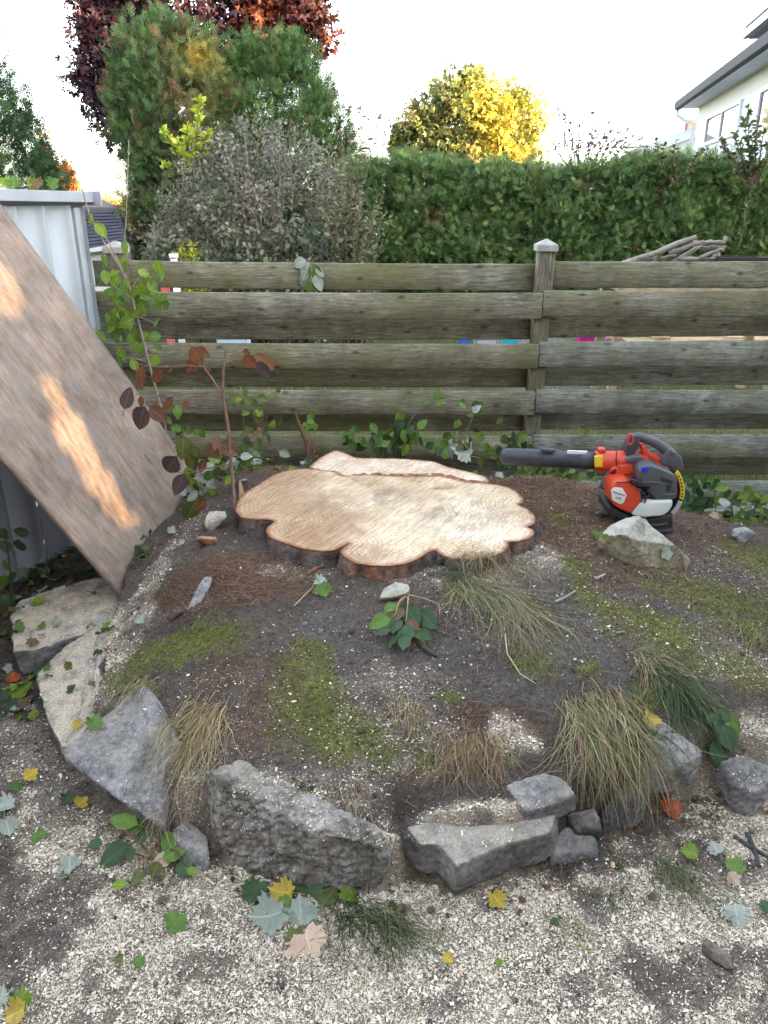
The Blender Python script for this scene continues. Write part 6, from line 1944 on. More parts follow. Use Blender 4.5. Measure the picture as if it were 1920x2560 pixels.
# ------------------------------------------------------------------ leafy plants with each large leaf a part
def stem_plant(name, label, cat, base, stems, leaves, stemcol=(.16, .12, .08), rad=.005, group=None, seed=0):
    """stems: lists of world points; leaves: (world point, direction, normal, size, kind)"""
    e = empty(name, base, label, cat, group)
    b_ = Vector(base)
    if stems:
        s = Soup()
        for st in stems:
            P = np.array([tuple(Vector(q_) - b_) for q_ in st])
            # smooth the polyline a little
            t = np.arange(len(P)); tt_ = np.linspace(0, len(P) - 1, max(len(P) * 4, 6))
            Q = np.stack([np.interp(tt_, t, P[:, k]) for k in range(3)], -1)
            for _ in range(3): Q[1:-1] = .5 * Q[1:-1] + .25 * (Q[:-2] + Q[2:])
            r0 = rad if not isinstance(rad, (list, tuple)) else rad[stems.index(st)]
            s.tube(Q, np.linspace(r0, r0 * .45, len(Q)), 6, stemcol)
        s.build('stem', M_twig, e, True)
    for i, (p_, d_, n_, sz, kind) in enumerate(leaves):
        o = obj('leaf', OV[kind][i % 3] if not kind.startswith('m:') else MP[kind[2:]][i % 3], None, e)
        orient(o, Vector(p_) - b_, d_, n_, sz)
    return e
def leaves_px(lst, Y, r, down=.5, yv=.08, face=.8):
    """leaf list from pixel positions (u, v, size_px, kind)"""
    out = []
    for u, v, sp_, kind in lst:
        Yl = Y + r.uniform(-yv, yv)
        p_ = at_y(u, v, Yl)
        sz = sp_ / FPX * Yl * 1.02
        a_ = r.uniform(-2.6, -.5) if r.uniform() < down else r.uniform(-3.1, 3.1)
        d_ = Vector((math.cos(a_), r.uniform(-.5, .2), math.sin(a_))).normalized()
        n_ = Vector((r.normal() * .5, -face, .55 + r.normal() * .3))
        out.append((p_ - d_ * sz * .5, d_, n_, sz, kind))
    return out

# green sapling beside the shed
r = np.random.default_rng(400)
YS = 4.12
gb_ = on_ground(440, 1140)
base = (gb_.x, YS, hg(gb_.x, YS))
def Y_(u, v, Y=YS): return at_y(u, v, Y)
stems = [[Vector(base), Y_(425, 1110), Y_(400, 1010), Y_(378, 930), Y_(355, 840), Y_(335, 760), Y_(318, 700), Y_(290, 650), Y_(255, 600), Y_(228, 550), Y_(215, 510), Y_(205, 470)],
         [Y_(318, 700), Y_(300, 660), Y_(262, 588), Y_(238, 560)], [Y_(306, 640), Y_(315, 560), Y_(319, 450), Y_(322, 350)], [Y_(325, 735), Y_(345, 690), Y_(380, 690), Y_(392, 720)], [Y_(330, 745), Y_(290, 720), Y_(262, 690), Y_(245, 712)],
         [Y_(340, 790), Y_(370, 800), Y_(392, 812)], [Y_(345, 810), Y_(300, 810), Y_(275, 820)], [Y_(360, 870), Y_(395, 868)], [Y_(368, 905), Y_(320, 890), Y_(298, 905)], [Y_(205, 470), Y_(190, 430), Y_(178, 405)]]
lst = [(228, 548, 30, 'lime'), (252, 574, 38, 'lime'), (310, 617, 34, 'lime'), (262, 652, 32, 'lime'), (264, 692, 34, 'lime'), (290, 705, 34, 'lime')]
for k in range(64):
    c_ = [(330, 705), (345, 735), (365, 720), (300, 760), (290, 800), (330, 790), (310, 835), (275, 815), (345, 760), (385, 745)][k % 10]
    lst.append((c_[0] + r.normal() * 24, c_[1] + r.normal() * 20, r.uniform(26, 40), 'lime' if r.uniform() < .5 else 'green'))
for u, v in ((365, 838), (385, 840), (395, 868), (388, 902), (350, 870), (300, 905), (335, 910), (345, 850), (300, 845), (430, 1020), (445, 1030), (420, 1050), (440, 1070), (410, 1040), (450, 1080), (470, 1075), (490, 1080), (505, 1085), (455, 1100)):
    lst.append((u, v, r.uniform(24, 36), 'green' if r.uniform() < .6 else 'lime'))
stem_plant('green_sapling', 'thin green-leaved sapling leaning up past the shed corner', 'sapling', base, stems, leaves_px(lst, YS, r, .55, .10), (.30, .25, .20), [.008, .004, .003, .003, .003, .003, .003, .003, .003, .002])

# copper-leaved sapling by the stump
YC = 3.72
cb = on_ground(590, 1285)
base = (at_y(588, 1280, 3.15).x, 3.15, hg(at_y(588, 1280, 3.15).x, 3.15))
def C_(u, v, Y=3.2): return at_y(u, v, Y)
stems = [[Vector(base), C_(582, 1200), C_(574, 1130), C_(570, 1060), C_(558, 1000), C_(557, 950), C_(561, 900), C_(565, 872)], [C_(557, 1000), C_(540, 960), C_(510, 920), C_(473, 863)], [C_(562, 908), C_(590, 898), C_(625, 893), C_(650, 898)],
         [C_(510, 918), C_(460, 912), C_(410, 920), C_(360, 912), C_(335, 935)], [C_(555, 1000), C_(500, 996), C_(440, 1000), C_(390, 1005), C_(340, 985)], [C_(575, 1120), C_(520, 1100), C_(480, 1090), C_(455, 1120)], [C_(570, 1060), C_(580, 1100), C_(565, 1120)], [C_(578, 1160), C_(520, 1170), C_(470, 1185), C_(440, 1180)]]
lst = [(352, 945, 62, 'copper'), (392, 940, 44, 'copper'), (425, 922, 22, 'copper'), (445, 916, 16, 'copper'), (492, 890, 52, 'copper'), (478, 915, 46, 'copper'), (520, 925, 20, 'copper'), (505, 880, 40, 'copper'), (625, 905, 44, 'copper'), (662, 905, 60, 'copper'), (658, 925, 48, 'plum'), (615, 880, 20, 'copper'),
       (318, 995, 60, 'plum'), (395, 1035, 58, 'copper'), (350, 1045, 66, 'plum'), (420, 1010, 44, 'copper'), (352, 1005, 30, 'tan'), (465, 1010, 22, 'copper'), (408, 995, 30, 'plum'), (570, 1122, 58, 'tan'), (460, 1120, 60, 'olive'), (472, 1150, 56, 'olive'), (490, 1130, 34, 'olive'), (425, 1165, 70, 'plum'), (448, 1212, 64, 'plum'), (464, 1205, 30, 'plum'), (530, 1130, 50, 'tan'), (505, 1165, 40, 'copper'), (478, 1278, 70, 'olive'), (500, 1262, 44, 'copper'), (540, 1108, 40, 'tan')]
stem_plant('copper_sapling', 'copper and plum leaved sapling with a snapped stem left of the stump', 'sapling', base, stems, leaves_px(lst, 3.2, r, .8, .07, 1.0), (.20, .13, .10), [.009, .005, .003, .003, .003, .003, .003, .003])
# dead stub beside the fence
db = on_ground(770, 1130)
base = (at_y(770, 1120, 4.1).x, 4.1, hg(at_y(770, 1120, 4.1).x, 4.1))
stem_plant('dead_stub', 'knobbly reddish dead stub behind the stump', 'dead stem', base, [[Vector(base), at_y(770, 1110, 4.1), at_y(755, 1080, 4.1), at_y(743, 1050, 4.1), at_y(740, 1032, 4.1)], [Vector(base) + Vector((.03, 0, 0)), at_y(782, 1120, 4.1), at_y(781, 1100, 4.1)]], [], (.16, .08, .055), [.016, .013])

def fence_weed(label, u, v, Y, ls, st, kinds, n, spread, size, seed, name='weed'):
    r = np.random.default_rng(seed)
    q_ = at_y(u, v, Y)
    base = (q_.x, Y, hg(q_.x, Y))
    stems = [[Vector(base)] + [at_y(a_, b_, Y) for a_, b_ in s_] for s_ in st]
    lst = list(ls)
    for k in range(n):
        s_ = st[k % len(st)] if st else [(u, v)]
        a_, b_ = s_[r.integers(len(s_))]
        lst.append((a_ + r.normal() * spread[0], b_ + r.normal() * spread[1], r.uniform(*size), kinds[r.integers(len(kinds))]))
    return stem_plant(name, label, 'weed', base, stems, leaves_px(lst, Y, r, .5, .09), (.17, .17, .09), .003)
fence_weed('small-leaved weed in front of the fence, right of the copper sapling', 640, 1140, 4.15, [], [[(655, 1080), (680, 1010), (690, 985)], [(610, 1080), (604, 1000)], [(660, 1060), (650, 1020)]], ['green', 'lime', 'olive'], 30, (16, 18), (18, 28), 411)
fence_weed('reddish-tipped weed low at the fence left of the dead stub', 625, 1170, 4.0, [(640, 1085, 26, 'tan'), (610, 1090, 24, 'tan')], [[(635, 1120), (650, 1070)], [(600, 1130), (590, 1110)]], ['dark', 'green', 'tan', 'mint'], 14, (18, 14), (18, 30), 412)
fence_weed('weed with drooping yellow-green leaves against the fence behind the stump', 780, 1130, 4.2, [], [[(775, 1070), (770, 1050)]], ['lime', 'green'], 8, (10, 14), (20, 30), 413)
fence_weed('lush green weed behind the back rim of the stump', 940, 1150, 4.08, [], [[(930, 1110), (905, 1095)], [(960, 1110), (985, 1090)], [(1000, 1110), (1010, 1090)]], ['green', 'green', 'dark', 'lime'], 44, (30, 20), (26, 44), 414)
fence_weed('tall bent weed twig with one leaf against the fence behind the stump', 1000, 1150, 4.1, [(1102, 1005, 30, 'green'), (1055, 1060, 34, 'green'), (1040, 1070, 30, 'green')], [[(1010, 1070), (1050, 1020), (1092, 990), (1102, 1005)]], ['green'], 2, (12, 12), (20, 30), 415)
fence_weed('weed with two pale maple leaves behind the stump', 1150, 1160, 4.0, [(1118, 1128, 52, 'm:mint'), (1152, 1128, 56, 'm:mint'), (1190, 1022, 26, 'mint'), (1200, 1012, 24, 'green')], [[(1150, 1100), (1175, 1060), (1190, 1022)], [(1120, 1110), (1090, 1120)]], ['green', 'olive', 'dark'], 26, (34, 14), (20, 32), 416)
fence_weed('dark weed under the blower nozzle by the post', 1290, 1180, 4.0, [], [[(1290, 1130), (1280, 1100)], [(1240, 1140), (1225, 1120)]], ['dark', 'green', 'olive'], 34, (34, 18), (22, 36), 417)
fence_weed('low green weed growing beneath the blower nozzle', 1400, 1220, 3.85, [], [[(1380, 1190)], [(1430, 1195)], [(1350, 1190)]], ['green', 'dark', 'olive'], 46, (42, 12), (22, 36), 418)
fence_weed('thin weed stem with a single lime leaf above the blower nozzle', 1425, 1160, 4.2, [(1466, 1080, 30, 'lime')], [[(1440, 1100), (1452, 1060)], [(1510, 1100), (1508, 1075)]], ['lime'], 2, (6, 10), (14, 20), 419)
fence_weed('dark-leaved weed right of the blower rim', 1735, 1300, 3.9, [(1720, 1250, 44, 'dark'), (1740, 1275, 44, 'dark'), (1730, 1290, 40, 'tan')], [[(1730, 1240), (1720, 1215)], [(1755, 1250), (1770, 1225)]], ['dark', 'green', 'dark'], 26, (22, 22), (26, 42), 420)
fence_weed('scrambling olive weed along the bottom board right of the blower', 1790, 1290, 4.1, [], [[(1790, 1240), (1780, 1220)], [(1830, 1260), (1850, 1240)]], ['olive', 'green', 'lime'], 20, (24, 16), (20, 32), 421)
fence_weed('pale weedy tuft at the right edge by the bottom board', 1900, 1320, 3.95, [(1812, 1255, 40, 'mint'), (1790, 1290, 40, 'cream')], [[(1900, 1270), (1905, 1240)], [(1870, 1290)]], ['mint', 'green', 'lime'], 26, (34, 14), (18, 30), 422)
fence_weed('leaf-strewn weed clump squeezed between plywood and stump', 500, 1270, 3.55, [(512, 1228, 44, 'm:mint'), (525, 1245, 50, 'm:mint'), (505, 1180, 44, 'm:mint'), (520, 1170, 40, 'mint'), (545, 1250, 34, 'dark')], [[(510, 1220), (500, 1190)], [(520, 1230), (540, 1200)], [(490, 1240)]], ['green', 'dark', 'lime', 'mint'], 34, (26, 26), (22, 38), 423)
fence_weed('low green weed at the right rear of the plywood foot', 600, 1175, 3.95, [(580, 1165, 40, 'm:mint'), (615, 1140, 34, 'mint')], [[(590, 1160)], [(640, 1150)]], ['mint', 'green', 'lime'], 20, (34, 12), (20, 32), 424)
# dark plant at the left edge in front of the shed
r = np.random.default_rng(430)
q_ = at_y(20, 1480, 3.0)
base = (q_.x, 3.0, hg(q_.x, 3.0))
P3 = lambda u, v: at_y(u, v, 3.0)
stem_plant('dark_leafed_plant', 'dark green oval-leaved plant at the left edge before the shed wall', 'weed', base, [[Vector(base), P3(28, 1440), P3(18, 1370), P3(8, 1320)], [Vector(base), P3(35, 1470), P3(30, 1500)]],
           leaves_px([(52, 1330, 46, 'dark'), (50, 1366, 50, 'dark'), (14, 1366, 40, 'dark'), (16, 1415, 42, 'green'), (10, 1455, 46, 'green'), (8, 1335, 36, 'dark'), (30, 1440, 30, 'dark'), (60, 1430, 34, 'dark'), (15, 1500, 38, 'dark')], 3.0, r, .4, .06), (.06, .05, .04), .005)
# weed below the pointed flagstone
q_ = on_ground(385, 2150)
base = tuple(q_)
G_ = lambda u, v, dz=.03: on_ground(u, v, dz)
lv = []
for u, v, sp_, kind, a_ in ((312, 2082, 78, 'green', 170), (345, 2078, 60, 'green', 80), (290, 2150, 80, 'dark', 230), (425, 2128, 72, 'green', 120), (462, 2185, 62, 'dark', 300), (408, 2170, 50, 'cream', 200), (392, 2195, 52, 'olive', 270), (330, 2160, 40, 'dark', 280), (240, 2130, 40, 'dark', 180), (440, 2160, 60, 'green', 20), (345, 2215, 40, 'olive', 250), (300, 2230, 36, 'lime', 180), (485, 2205, 34, 'lime', 330), (360, 2120, 50, 'dark', 100)):
    p_ = G_(u, v, .025 + .02 * r.uniform()); sz = sp_ / FPX * 2.2
    d_ = Vector((math.cos(R(a_)), math.sin(R(a_)), .15))
    lv.append((p_ - d_ * sz * .5, d_, (r.normal() * .25, -.35, .9), sz, kind))
stem_plant('low_weed', 'broad-leaved weed with red stems below the pointed flagstone', 'weed', base, [[Vector(base), G_(330, 2110, .05), G_(262, 2092, .03)], [Vector(base), G_(330, 2150), G_(300, 2160)], [Vector(base), G_(440, 2150, .05), G_(465, 2185)], [G_(150, 1870, .12) if False else G_(420, 2100, .05), G_(380, 2060, .06), G_(300, 1990, .11)]], lv, (.12, .05, .035), .003)
# wilted weed in the middle of the mound
q_ = on_ground(1010, 1520)
lv = []
for u, v, sp_, kind, a_ in ((1068, 1570, 88, 'dark', 300), (1030, 1560, 80, 'dark', 290), (1000, 1600, 66, 'green', 250), (1015, 1615, 78, 'dark', 270), (985, 1620, 60, 'dark', 230), (950, 1585, 60, 'green', 215), (955, 1610, 52, 'dark', 200), (975, 1575, 60, 'olive', 240), (1050, 1600, 50, 'green', 310), (995, 1560, 60, 'tan', 260), (965, 1570, 44, 'tan', 200), (1030, 1590, 48, 'tan', 285), (1010, 1640, 56, 'dark', 260), (975, 1545, 50, 'green', 230), (1062, 1610, 44, 'dark', 330), (990, 1590, 60, 'dark', 250)):
    p_ = on_ground(u, v, .022 + .03 * r.uniform()); sz = sp_ / FPX * 2.75 * .85
    d_ = Vector((math.cos(R(a_)), math.sin(R(a_)), -.12))
    lv.append((p_ - d_ * sz * .5, d_, (r.normal() * .3, -.4, .85), sz, kind))
G4 = lambda u, v, dz: on_ground(u, v, dz)
stem_plant('wilted_weed', 'uprooted wilted weed with dark floppy leaves in front of the stump', 'weed', tuple(q_), [[G4(1015, 1505, .02), G4(1000, 1530, .05), G4(985, 1570, .04)], [G4(1020, 1505, .02), G4(1020, 1530, .05), G4(1015, 1580, .04)], [G4(1018, 1500, .02), G4(1060, 1515, .03), G4(1100, 1525, .02), G4(1098, 1550, .02)], [G4(1010, 1510, .02), G4(975, 1550, .04), G4(965, 1570, .03)]], lv, (.30, .24, .13), .0035)
# bunch of pale leaves caught on the top rail
q_ = at_y(775, 655, 4.46)
lv = [(at_y(u, v, 4.465), (math.cos(R(a_)), -.15, math.sin(R(a_))), (.1, -1, .3), sp_ / FPX * 4.4, kind) for u, v, sp_, kind, a_ in ((772, 655, 46, 'mint', 250), (785, 660, 50, 'green', 275), (770, 680, 44, 'mint', 255), (788, 685, 44, 'mint', 290), (778, 700, 36, 'green', 260), (765, 650, 36, 'mint', 200), (790, 668, 30, 'mint', 310))]
stem_plant('leaf_bunch', 'bunch of pale leaves hooked over the top fence board', 'leaves', tuple(q_), [[q_, at_y(775, 690, 4.465), at_y(758, 728, 4.465)]], lv, (.3, .25, .15), .003)
# leaves blown onto the shed roof
for i, (u, v, kind, lab) in enumerate(((75, 470, 'lime', 'tallest lime leaf standing up on the shed roof edge'), (40, 480, 'green', 'green leaf on the shed roof left of the tall lime leaf'), (105, 482, 'tan', 'brownish leaf on the shed roof right of the tall lime leaf'), (15, 472, 'lime', 'lime leaf on the shed roof at the left picture edge'), (130, 490, 'green', 'small green leaf nearest the shed roof corner'))):
    pr_ = at_y(u, v + 12, 4.0); pr_.z = 1.765
    o = obj('fallen_leaf', MP[kind][i % 3], None)
    orient(o, pr_, (math.cos(i * 1.7), .3, .75), (.2, -1, .5), .06)
    tag(o, lab, 'leaf', 'leaves on the shed roof')

# ------------------------------------------------------------------ loose timber on the ground
def plank(name, label, p0, p1, w, th, mat, cat='board'):
    p0, p1 = Vector(p0), Vector(p1)
    d_ = p1 - p0
    bm = bmesh.new(); bm_box(bm, (0, 0, 0), (d_.length, w, th), None, .004)
    o = bm_obj(name, bm, mat, None, (p0 + p1) / 2)
    o.rotation_euler = (0, -math.asin(d_.z / d_.length), math.atan2(d_.y, d_.x))
    return tag(o, label, cat)
plank('loose_board', 'grey board lying on the ground at the foot of the fence, right edge', on_ground(1745, 1285, .02), on_ground(1990, 1283, .02), .09, .03, M_fence_grey)
def twig(label, pts, rad, col=(.12, .095, .075), name='twig', dz=.008):
    P = [surf(u, v, dz)[0] for u, v in pts]
    b0 = P[0]
    s = Soup()
    Q = np.array([tuple(q_ - b0) for q_ in P])
    t = np.arange(len(Q)); tt_ = np.linspace(0, len(Q) - 1, len(Q) * 4)
    Q = np.stack([np.interp(tt_, t, Q[:, k]) for k in range(3)], -1)
    s.tube(Q, np.linspace(rad, rad * .6, len(Q)), 6, col)
    return tag(s.build(name, M_twig, None, True, None), label, 'twig') if False else _twig(s, b0, label, name)
def _twig(s, b0, label, name):
    o = s.build(name, M_twig, None, True); o.location = b0
    return tag(o, label, 'twig', 'loose twigs on the ground')
twig('short grey twig on the mound between straw grass and wedge rock', [(1388, 1510), (1410, 1500), (1438, 1482)], .006, (.26, .24, .21))
twig('small dark twig end right of the wilted weed', [(1045, 1610), (1065, 1630), (1092, 1645)], .009, (.07, .055, .05))
twig('pale twig fragment left of the wedge-shaped rock', [(1490, 1452), (1512, 1440)], .006, (.35, .31, .26))
twig('little twig on the moss below the wedge-shaped rock', [(1540, 1588), (1562, 1583)], .005, (.22, .2, .17))
twig('dark branch at the right edge of the chips', [(1835, 2095), (1870, 2120), (1925, 2150)], .007, (.06, .055, .06))
twig('second dark branch crossing the one at the right edge', [(1868, 2090), (1885, 2130), (1898, 2172)], .008, (.06, .06, .07))
twig('brown twig on the needles before the stump, left of the mint leaf', [(770, 1440), (790, 1425), (805, 1415)], .008, (.2, .1, .06))
twig('thin pale twig curving beside the green maple leaf before the stump', [(735, 1520), (765, 1490), (785, 1470)], .0025, (.4, .34, .24))
twig('root piece showing left of the stone sliver', [(425, 1555), (445, 1540), (460, 1535)], .010, (.06, .04, .035))
twig('dead grey branch on the needles behind the stump at left', [(560, 1225), (600, 1205), (640, 1195)], .010, (.2, .18, .16))
twig('long bent grass stem on bare soil right of the wilted weed', [(1262, 1590), (1268, 1640), (1300, 1690), (1340, 1715)], .0025, (.45, .38, .26))
def bark_chunk(u, v, w, h_, d_, mat, label, seed, rot):
    o = lump(u, v, w, h_, d_, mat, label, seed, rot, .003, 'bark_chunk')
    o['category'] = 'bark'
    return o
M_barkc = rock_mat('brown_bark_chunk', (.045, .03, .026), (.085, .06, .052), (.13, .10, .085), lamt=.1)
M_barkr = rock_mat('red_bark_chunk', (.10, .045, .03), (.16, .075, .05), (.22, .12, .08), lamt=.1)
bark_chunk(1812, 2435, .05, .03, .095, M_barkc, 'brown chunk of bark on the chips at the lower right', 501, .45)
bark_chunk(928, 2352, .05, .022, .035, M_barkr, 'reddish bark chunk on the flattened grass in front', 502, -.5)
bark_chunk(585, 2358, .035, .02, .022, M_r_dark, 'black curled bark scrap on the chips left of the pinkish cream leaf', 503, -.3)
bark_chunk(737, 2032, .05, .02, .022, M_r_blue, 'short grey wood chip lying on the boulder top', 504, .7)
bark_chunk(843, 2345, .022, .018, .03, M_barkc, 'small dark bark scrap below the flattened grass', 505, .2)
bark_chunk(1290, 2515, .03, .02, .025, M_barkc, 'dark bark scrap at the bottom edge right of centre', 506, .1)
bark_chunk(800, 1425, .06, .03, .04, M_barkr, 'reddish bark lump lying against the front of the stump', 507, .5)

# ------------------------------------------------------------------ neighbour's things seen over and through the fence
M_lightwood = wood_mat('light_pallet_wood', (.30, .22, .13), (.42, .32, .20), (.52, .42, .28), (.3, .25, .15), .1, knots=False)
M_drift = wood_mat('grey_driftwood', (.15, .13, .115), (.26, .23, .205), (.38, .35, .32), (.2, .19, .15), .15, knots=False)
t0, t1 = at_y(1540, 722, 6.9), at_y(1990, 722, 6.9)
tb = empty('garden_table', ((t0.x + t1.x) / 2, 7.2, 0), 'rough wooden table behind the fence holding driftwood', 'table')
for k in range(6):
    box_obj('table_board', (0, -.30 + k * .12, t0.z), (t1.x - t0.x, .11, .03), M_lightwood, tb, bevel=.003)
for sx in (-1, 1):
    for sy in (-1, 1):
        box_obj('leg', (sx * (t1.x - t0.x) * .46, sy * .28, t0.z / 2 - .01), (.07, .07, t0.z - .01), M_lightwood, tb)
box_obj('apron', (0, -.33, t0.z - .055), (t1.x - t0.x - .1, .02, .07), M_lightwood, tb)
BR_ = [((1580, 652), (1742, 590), .022), ((1640, 650), (1660, 625), .016), ((1690, 655), (1752, 608), .02), ((1735, 606), (1812, 606), .014), ((1738, 618), (1815, 618), .015), ((1745, 645), (1812, 622), .015), ((1700, 648), (1790, 646), .014), ((1600, 652), (1690, 641), .016), ((1782, 650), (1800, 634), .022), ((1808, 612), (1815, 590), .016), ((1670, 632), (1760, 606), .018)]
for i, ((u0, v0), (u1, v1), rad) in enumerate(BR_):
    rr_ = np.random.default_rng(600 + i)
    Yb = 6.95 + .05 * (i % 5)
    a_, b_ = np.array(at_y(u0, v0, Yb)[:]), np.array(at_y(u1, v1, Yb)[:])
    if v0 > 640: a_ = a_ + (a_ - b_) * ((a_[2] - (t0.z + .03)) / max(.05, b_[2] - a_[2]) if b_[2] - a_[2] > .08 else 0) * .9
    P = np.array([a_ + (b_ - a_) * t for t in np.linspace(0, 1, 7)]) + rr_.normal(size=(7, 3)) * .005
    s = Soup(); s.tube(P - P[0], rad * 1.15 * np.array([1.1, 1.05, 1, 1, .95, .9, .75]), 8)
    o = s.build('driftwood_branch', M_drift, None, True); o.location = P[0]
    tag(o, ['longest grey driftwood branch slanting up through the heap above the fence', 'short upright stub at the left of the driftwood heap', 'pale thick branch crossing the middle of the driftwood heap', 'topmost level stick of the driftwood heap', 'second level stick just under the topmost of the heap',
            'stick sloping up to the right end of the driftwood heap', 'lowest level stick at the right of the driftwood heap', 'lowest level stick at the left of the driftwood heap', 'short thick stump end at the right foot of the heap', 'upright stub at the top right of the driftwood heap', 'slanting branch parallel to the longest one in the heap'][i], 'branch', 'driftwood heap behind the fence')
q_ = at_y(1850, 650, 6.95)
cr = empty('black_crate', (q_.x, 6.95, t0.z + .016), 'flat black plastic crate beside the driftwood above the fence', 'crate')
for nm, c_, s_ in (('side', (0, -.1, .12), (.36, .015, .25)), ('side', (0, .1, .12), (.36, .015, .25)), ('end', (-.185, 0, .12), (.015, .215, .25)), ('end', (.185, 0, .12), (.015, .215, .25)), ('bottom', (0, 0, .01), (.35, .18, .02))):
    box_obj(nm, c_, s_, P_bk, cr, bevel=.003)
def toy_bin(label, u0, u1, v, Y, zt, mat, name='storage_bin', cat='bin'):
    a_, b_ = at_y(u0, v, Y), at_y(u1, v, Y)
    w = b_.x - a_.x
    e = empty(name, ((a_.x + b_.x) / 2, Y, 0), label, cat)
    bm = bmesh.new()
    r_ = bmesh.ops.create_cone(bm, cap_ends=True, segments=4, radius1=w * .6, radius2=w * .707, depth=zt)
    bmesh.ops.rotate(bm, verts=bm.verts, cent=(0, 0, 0), matrix=Matrix.Rotation(R(45), 3, 'Z'))
    bmesh.ops.bevel(bm, geom=list(bm.edges), offset=.015, segments=2, affect='EDGES')
    bm_obj('body', bm, mat, e, (0, 0, zt / 2))
    box_obj('rim', (0, 0, zt), (w * 1.06, w * 1.06, .03), mat, e, bevel=.008)
    return e
zg = lambda v, Y: at_y(960, v, Y).z
toy_bin('turquoise storage bin glimpsed between the fence boards left of the post', 1255, 1292, 850, 8.4, zg(838, 8.4), plastic('turquoise_plastic', (.02, .36, .48), .4, .1))
toy_bin('magenta toy bucket glimpsed between the fence boards right of the post', 1445, 1490, 850, 8.4, zg(838, 8.4), plastic('magenta_plastic', (.55, .02, .25), .4, .1), 'toy_bucket', 'bucket')
toy_bin('red and white toy box glimpsed between the boards right of the magenta bucket', 1512, 1548, 850, 8.4, zg(843, 8.4), plastic('red_white_plastic', (.55, .30, .28), .4, .1), 'toy_box', 'box')
toy_bin('blue toy box glimpsed between the boards left of the turquoise bin', 1148, 1172, 850, 8.6, zg(838, 8.6), plastic('royal_blue_plastic', (.02, .12, .45), .4, .1), 'toy_box', 'box')
toy_bin('white plastic tub glimpsed between the fence boards left of the post', 1185, 1238, 850, 8.8, zg(842, 8.8), plastic('white_plastic', (.5, .5, .5), .4, .1), 'tub', 'tub')
toy_bin('pale blue cooler lid glimpsed between the boards above the copper sapling', 548, 622, 850, 8.0, zg(838, 8.0), plastic('pale_blue_plastic', (.45, .60, .70), .4, .1), 'cooler', 'cooler')
toy_bin('coral red toy glimpsed between the two top boards at left', 404, 424, 725, 7.5, zg(712, 7.5), plastic('coral_plastic', (.6, .10, .10), .4, .1), 'toy_box', 'box')
plank('loose_board', 'long pale plank seen through the fence gap at right', at_y(1560, 852, 8.6), at_y(1930, 848, 8.6), .25, .03, M_lightwood)
bpy.data.objects['loose_board.001'].location.z += 0
for k, (u_, mcol) in enumerate(((1650, 'reddish'), (1835, 'tan'))):
    a_ = at_y(u_, 846, 8.6)
    box_obj('crate_block', tuple(a_), (.18, .16, .05), M_lightwood)
    tag(bpy.data.objects['crate_block' if k == 0 else 'crate_block.001'], ['short wooden block on the pale plank, left of the two', 'short wooden block on the pale plank, right of the two'][k], 'block')
# trestle legs carry the plank
tr = empty('trestle', (at_y(1745, 850, 8.6).x, 8.6, 0), 'low trestle under the pale plank behind the fence', 'trestle')
for sx in (-.6, .6):
    box_obj('leg', (sx, 0, at_y(1745, 850, 8.6).z / 2 - .01), (.06, .18, max(.05, at_y(1745, 850, 8.6).z - .03)), M_lightwood, tr)
pp = at_y(434, 640, 8.0)
pv = empty('white_pipe', (pp.x, 8.0, 0), 'short white pipe standing in front of the grey bush above the fence', 'pipe')
s = Soup(); s.tube([(0, 0, 0), (0, 0, pp.z - .02)], [.035, .035], 12); s.build('pipe', M_trimw, pv, True)
s = Soup(); s.tube([(0, 0, pp.z - .02), (0, 0, pp.z + .02)], [.046, .046], 12); s.build('collar', M_trimw, pv, True)

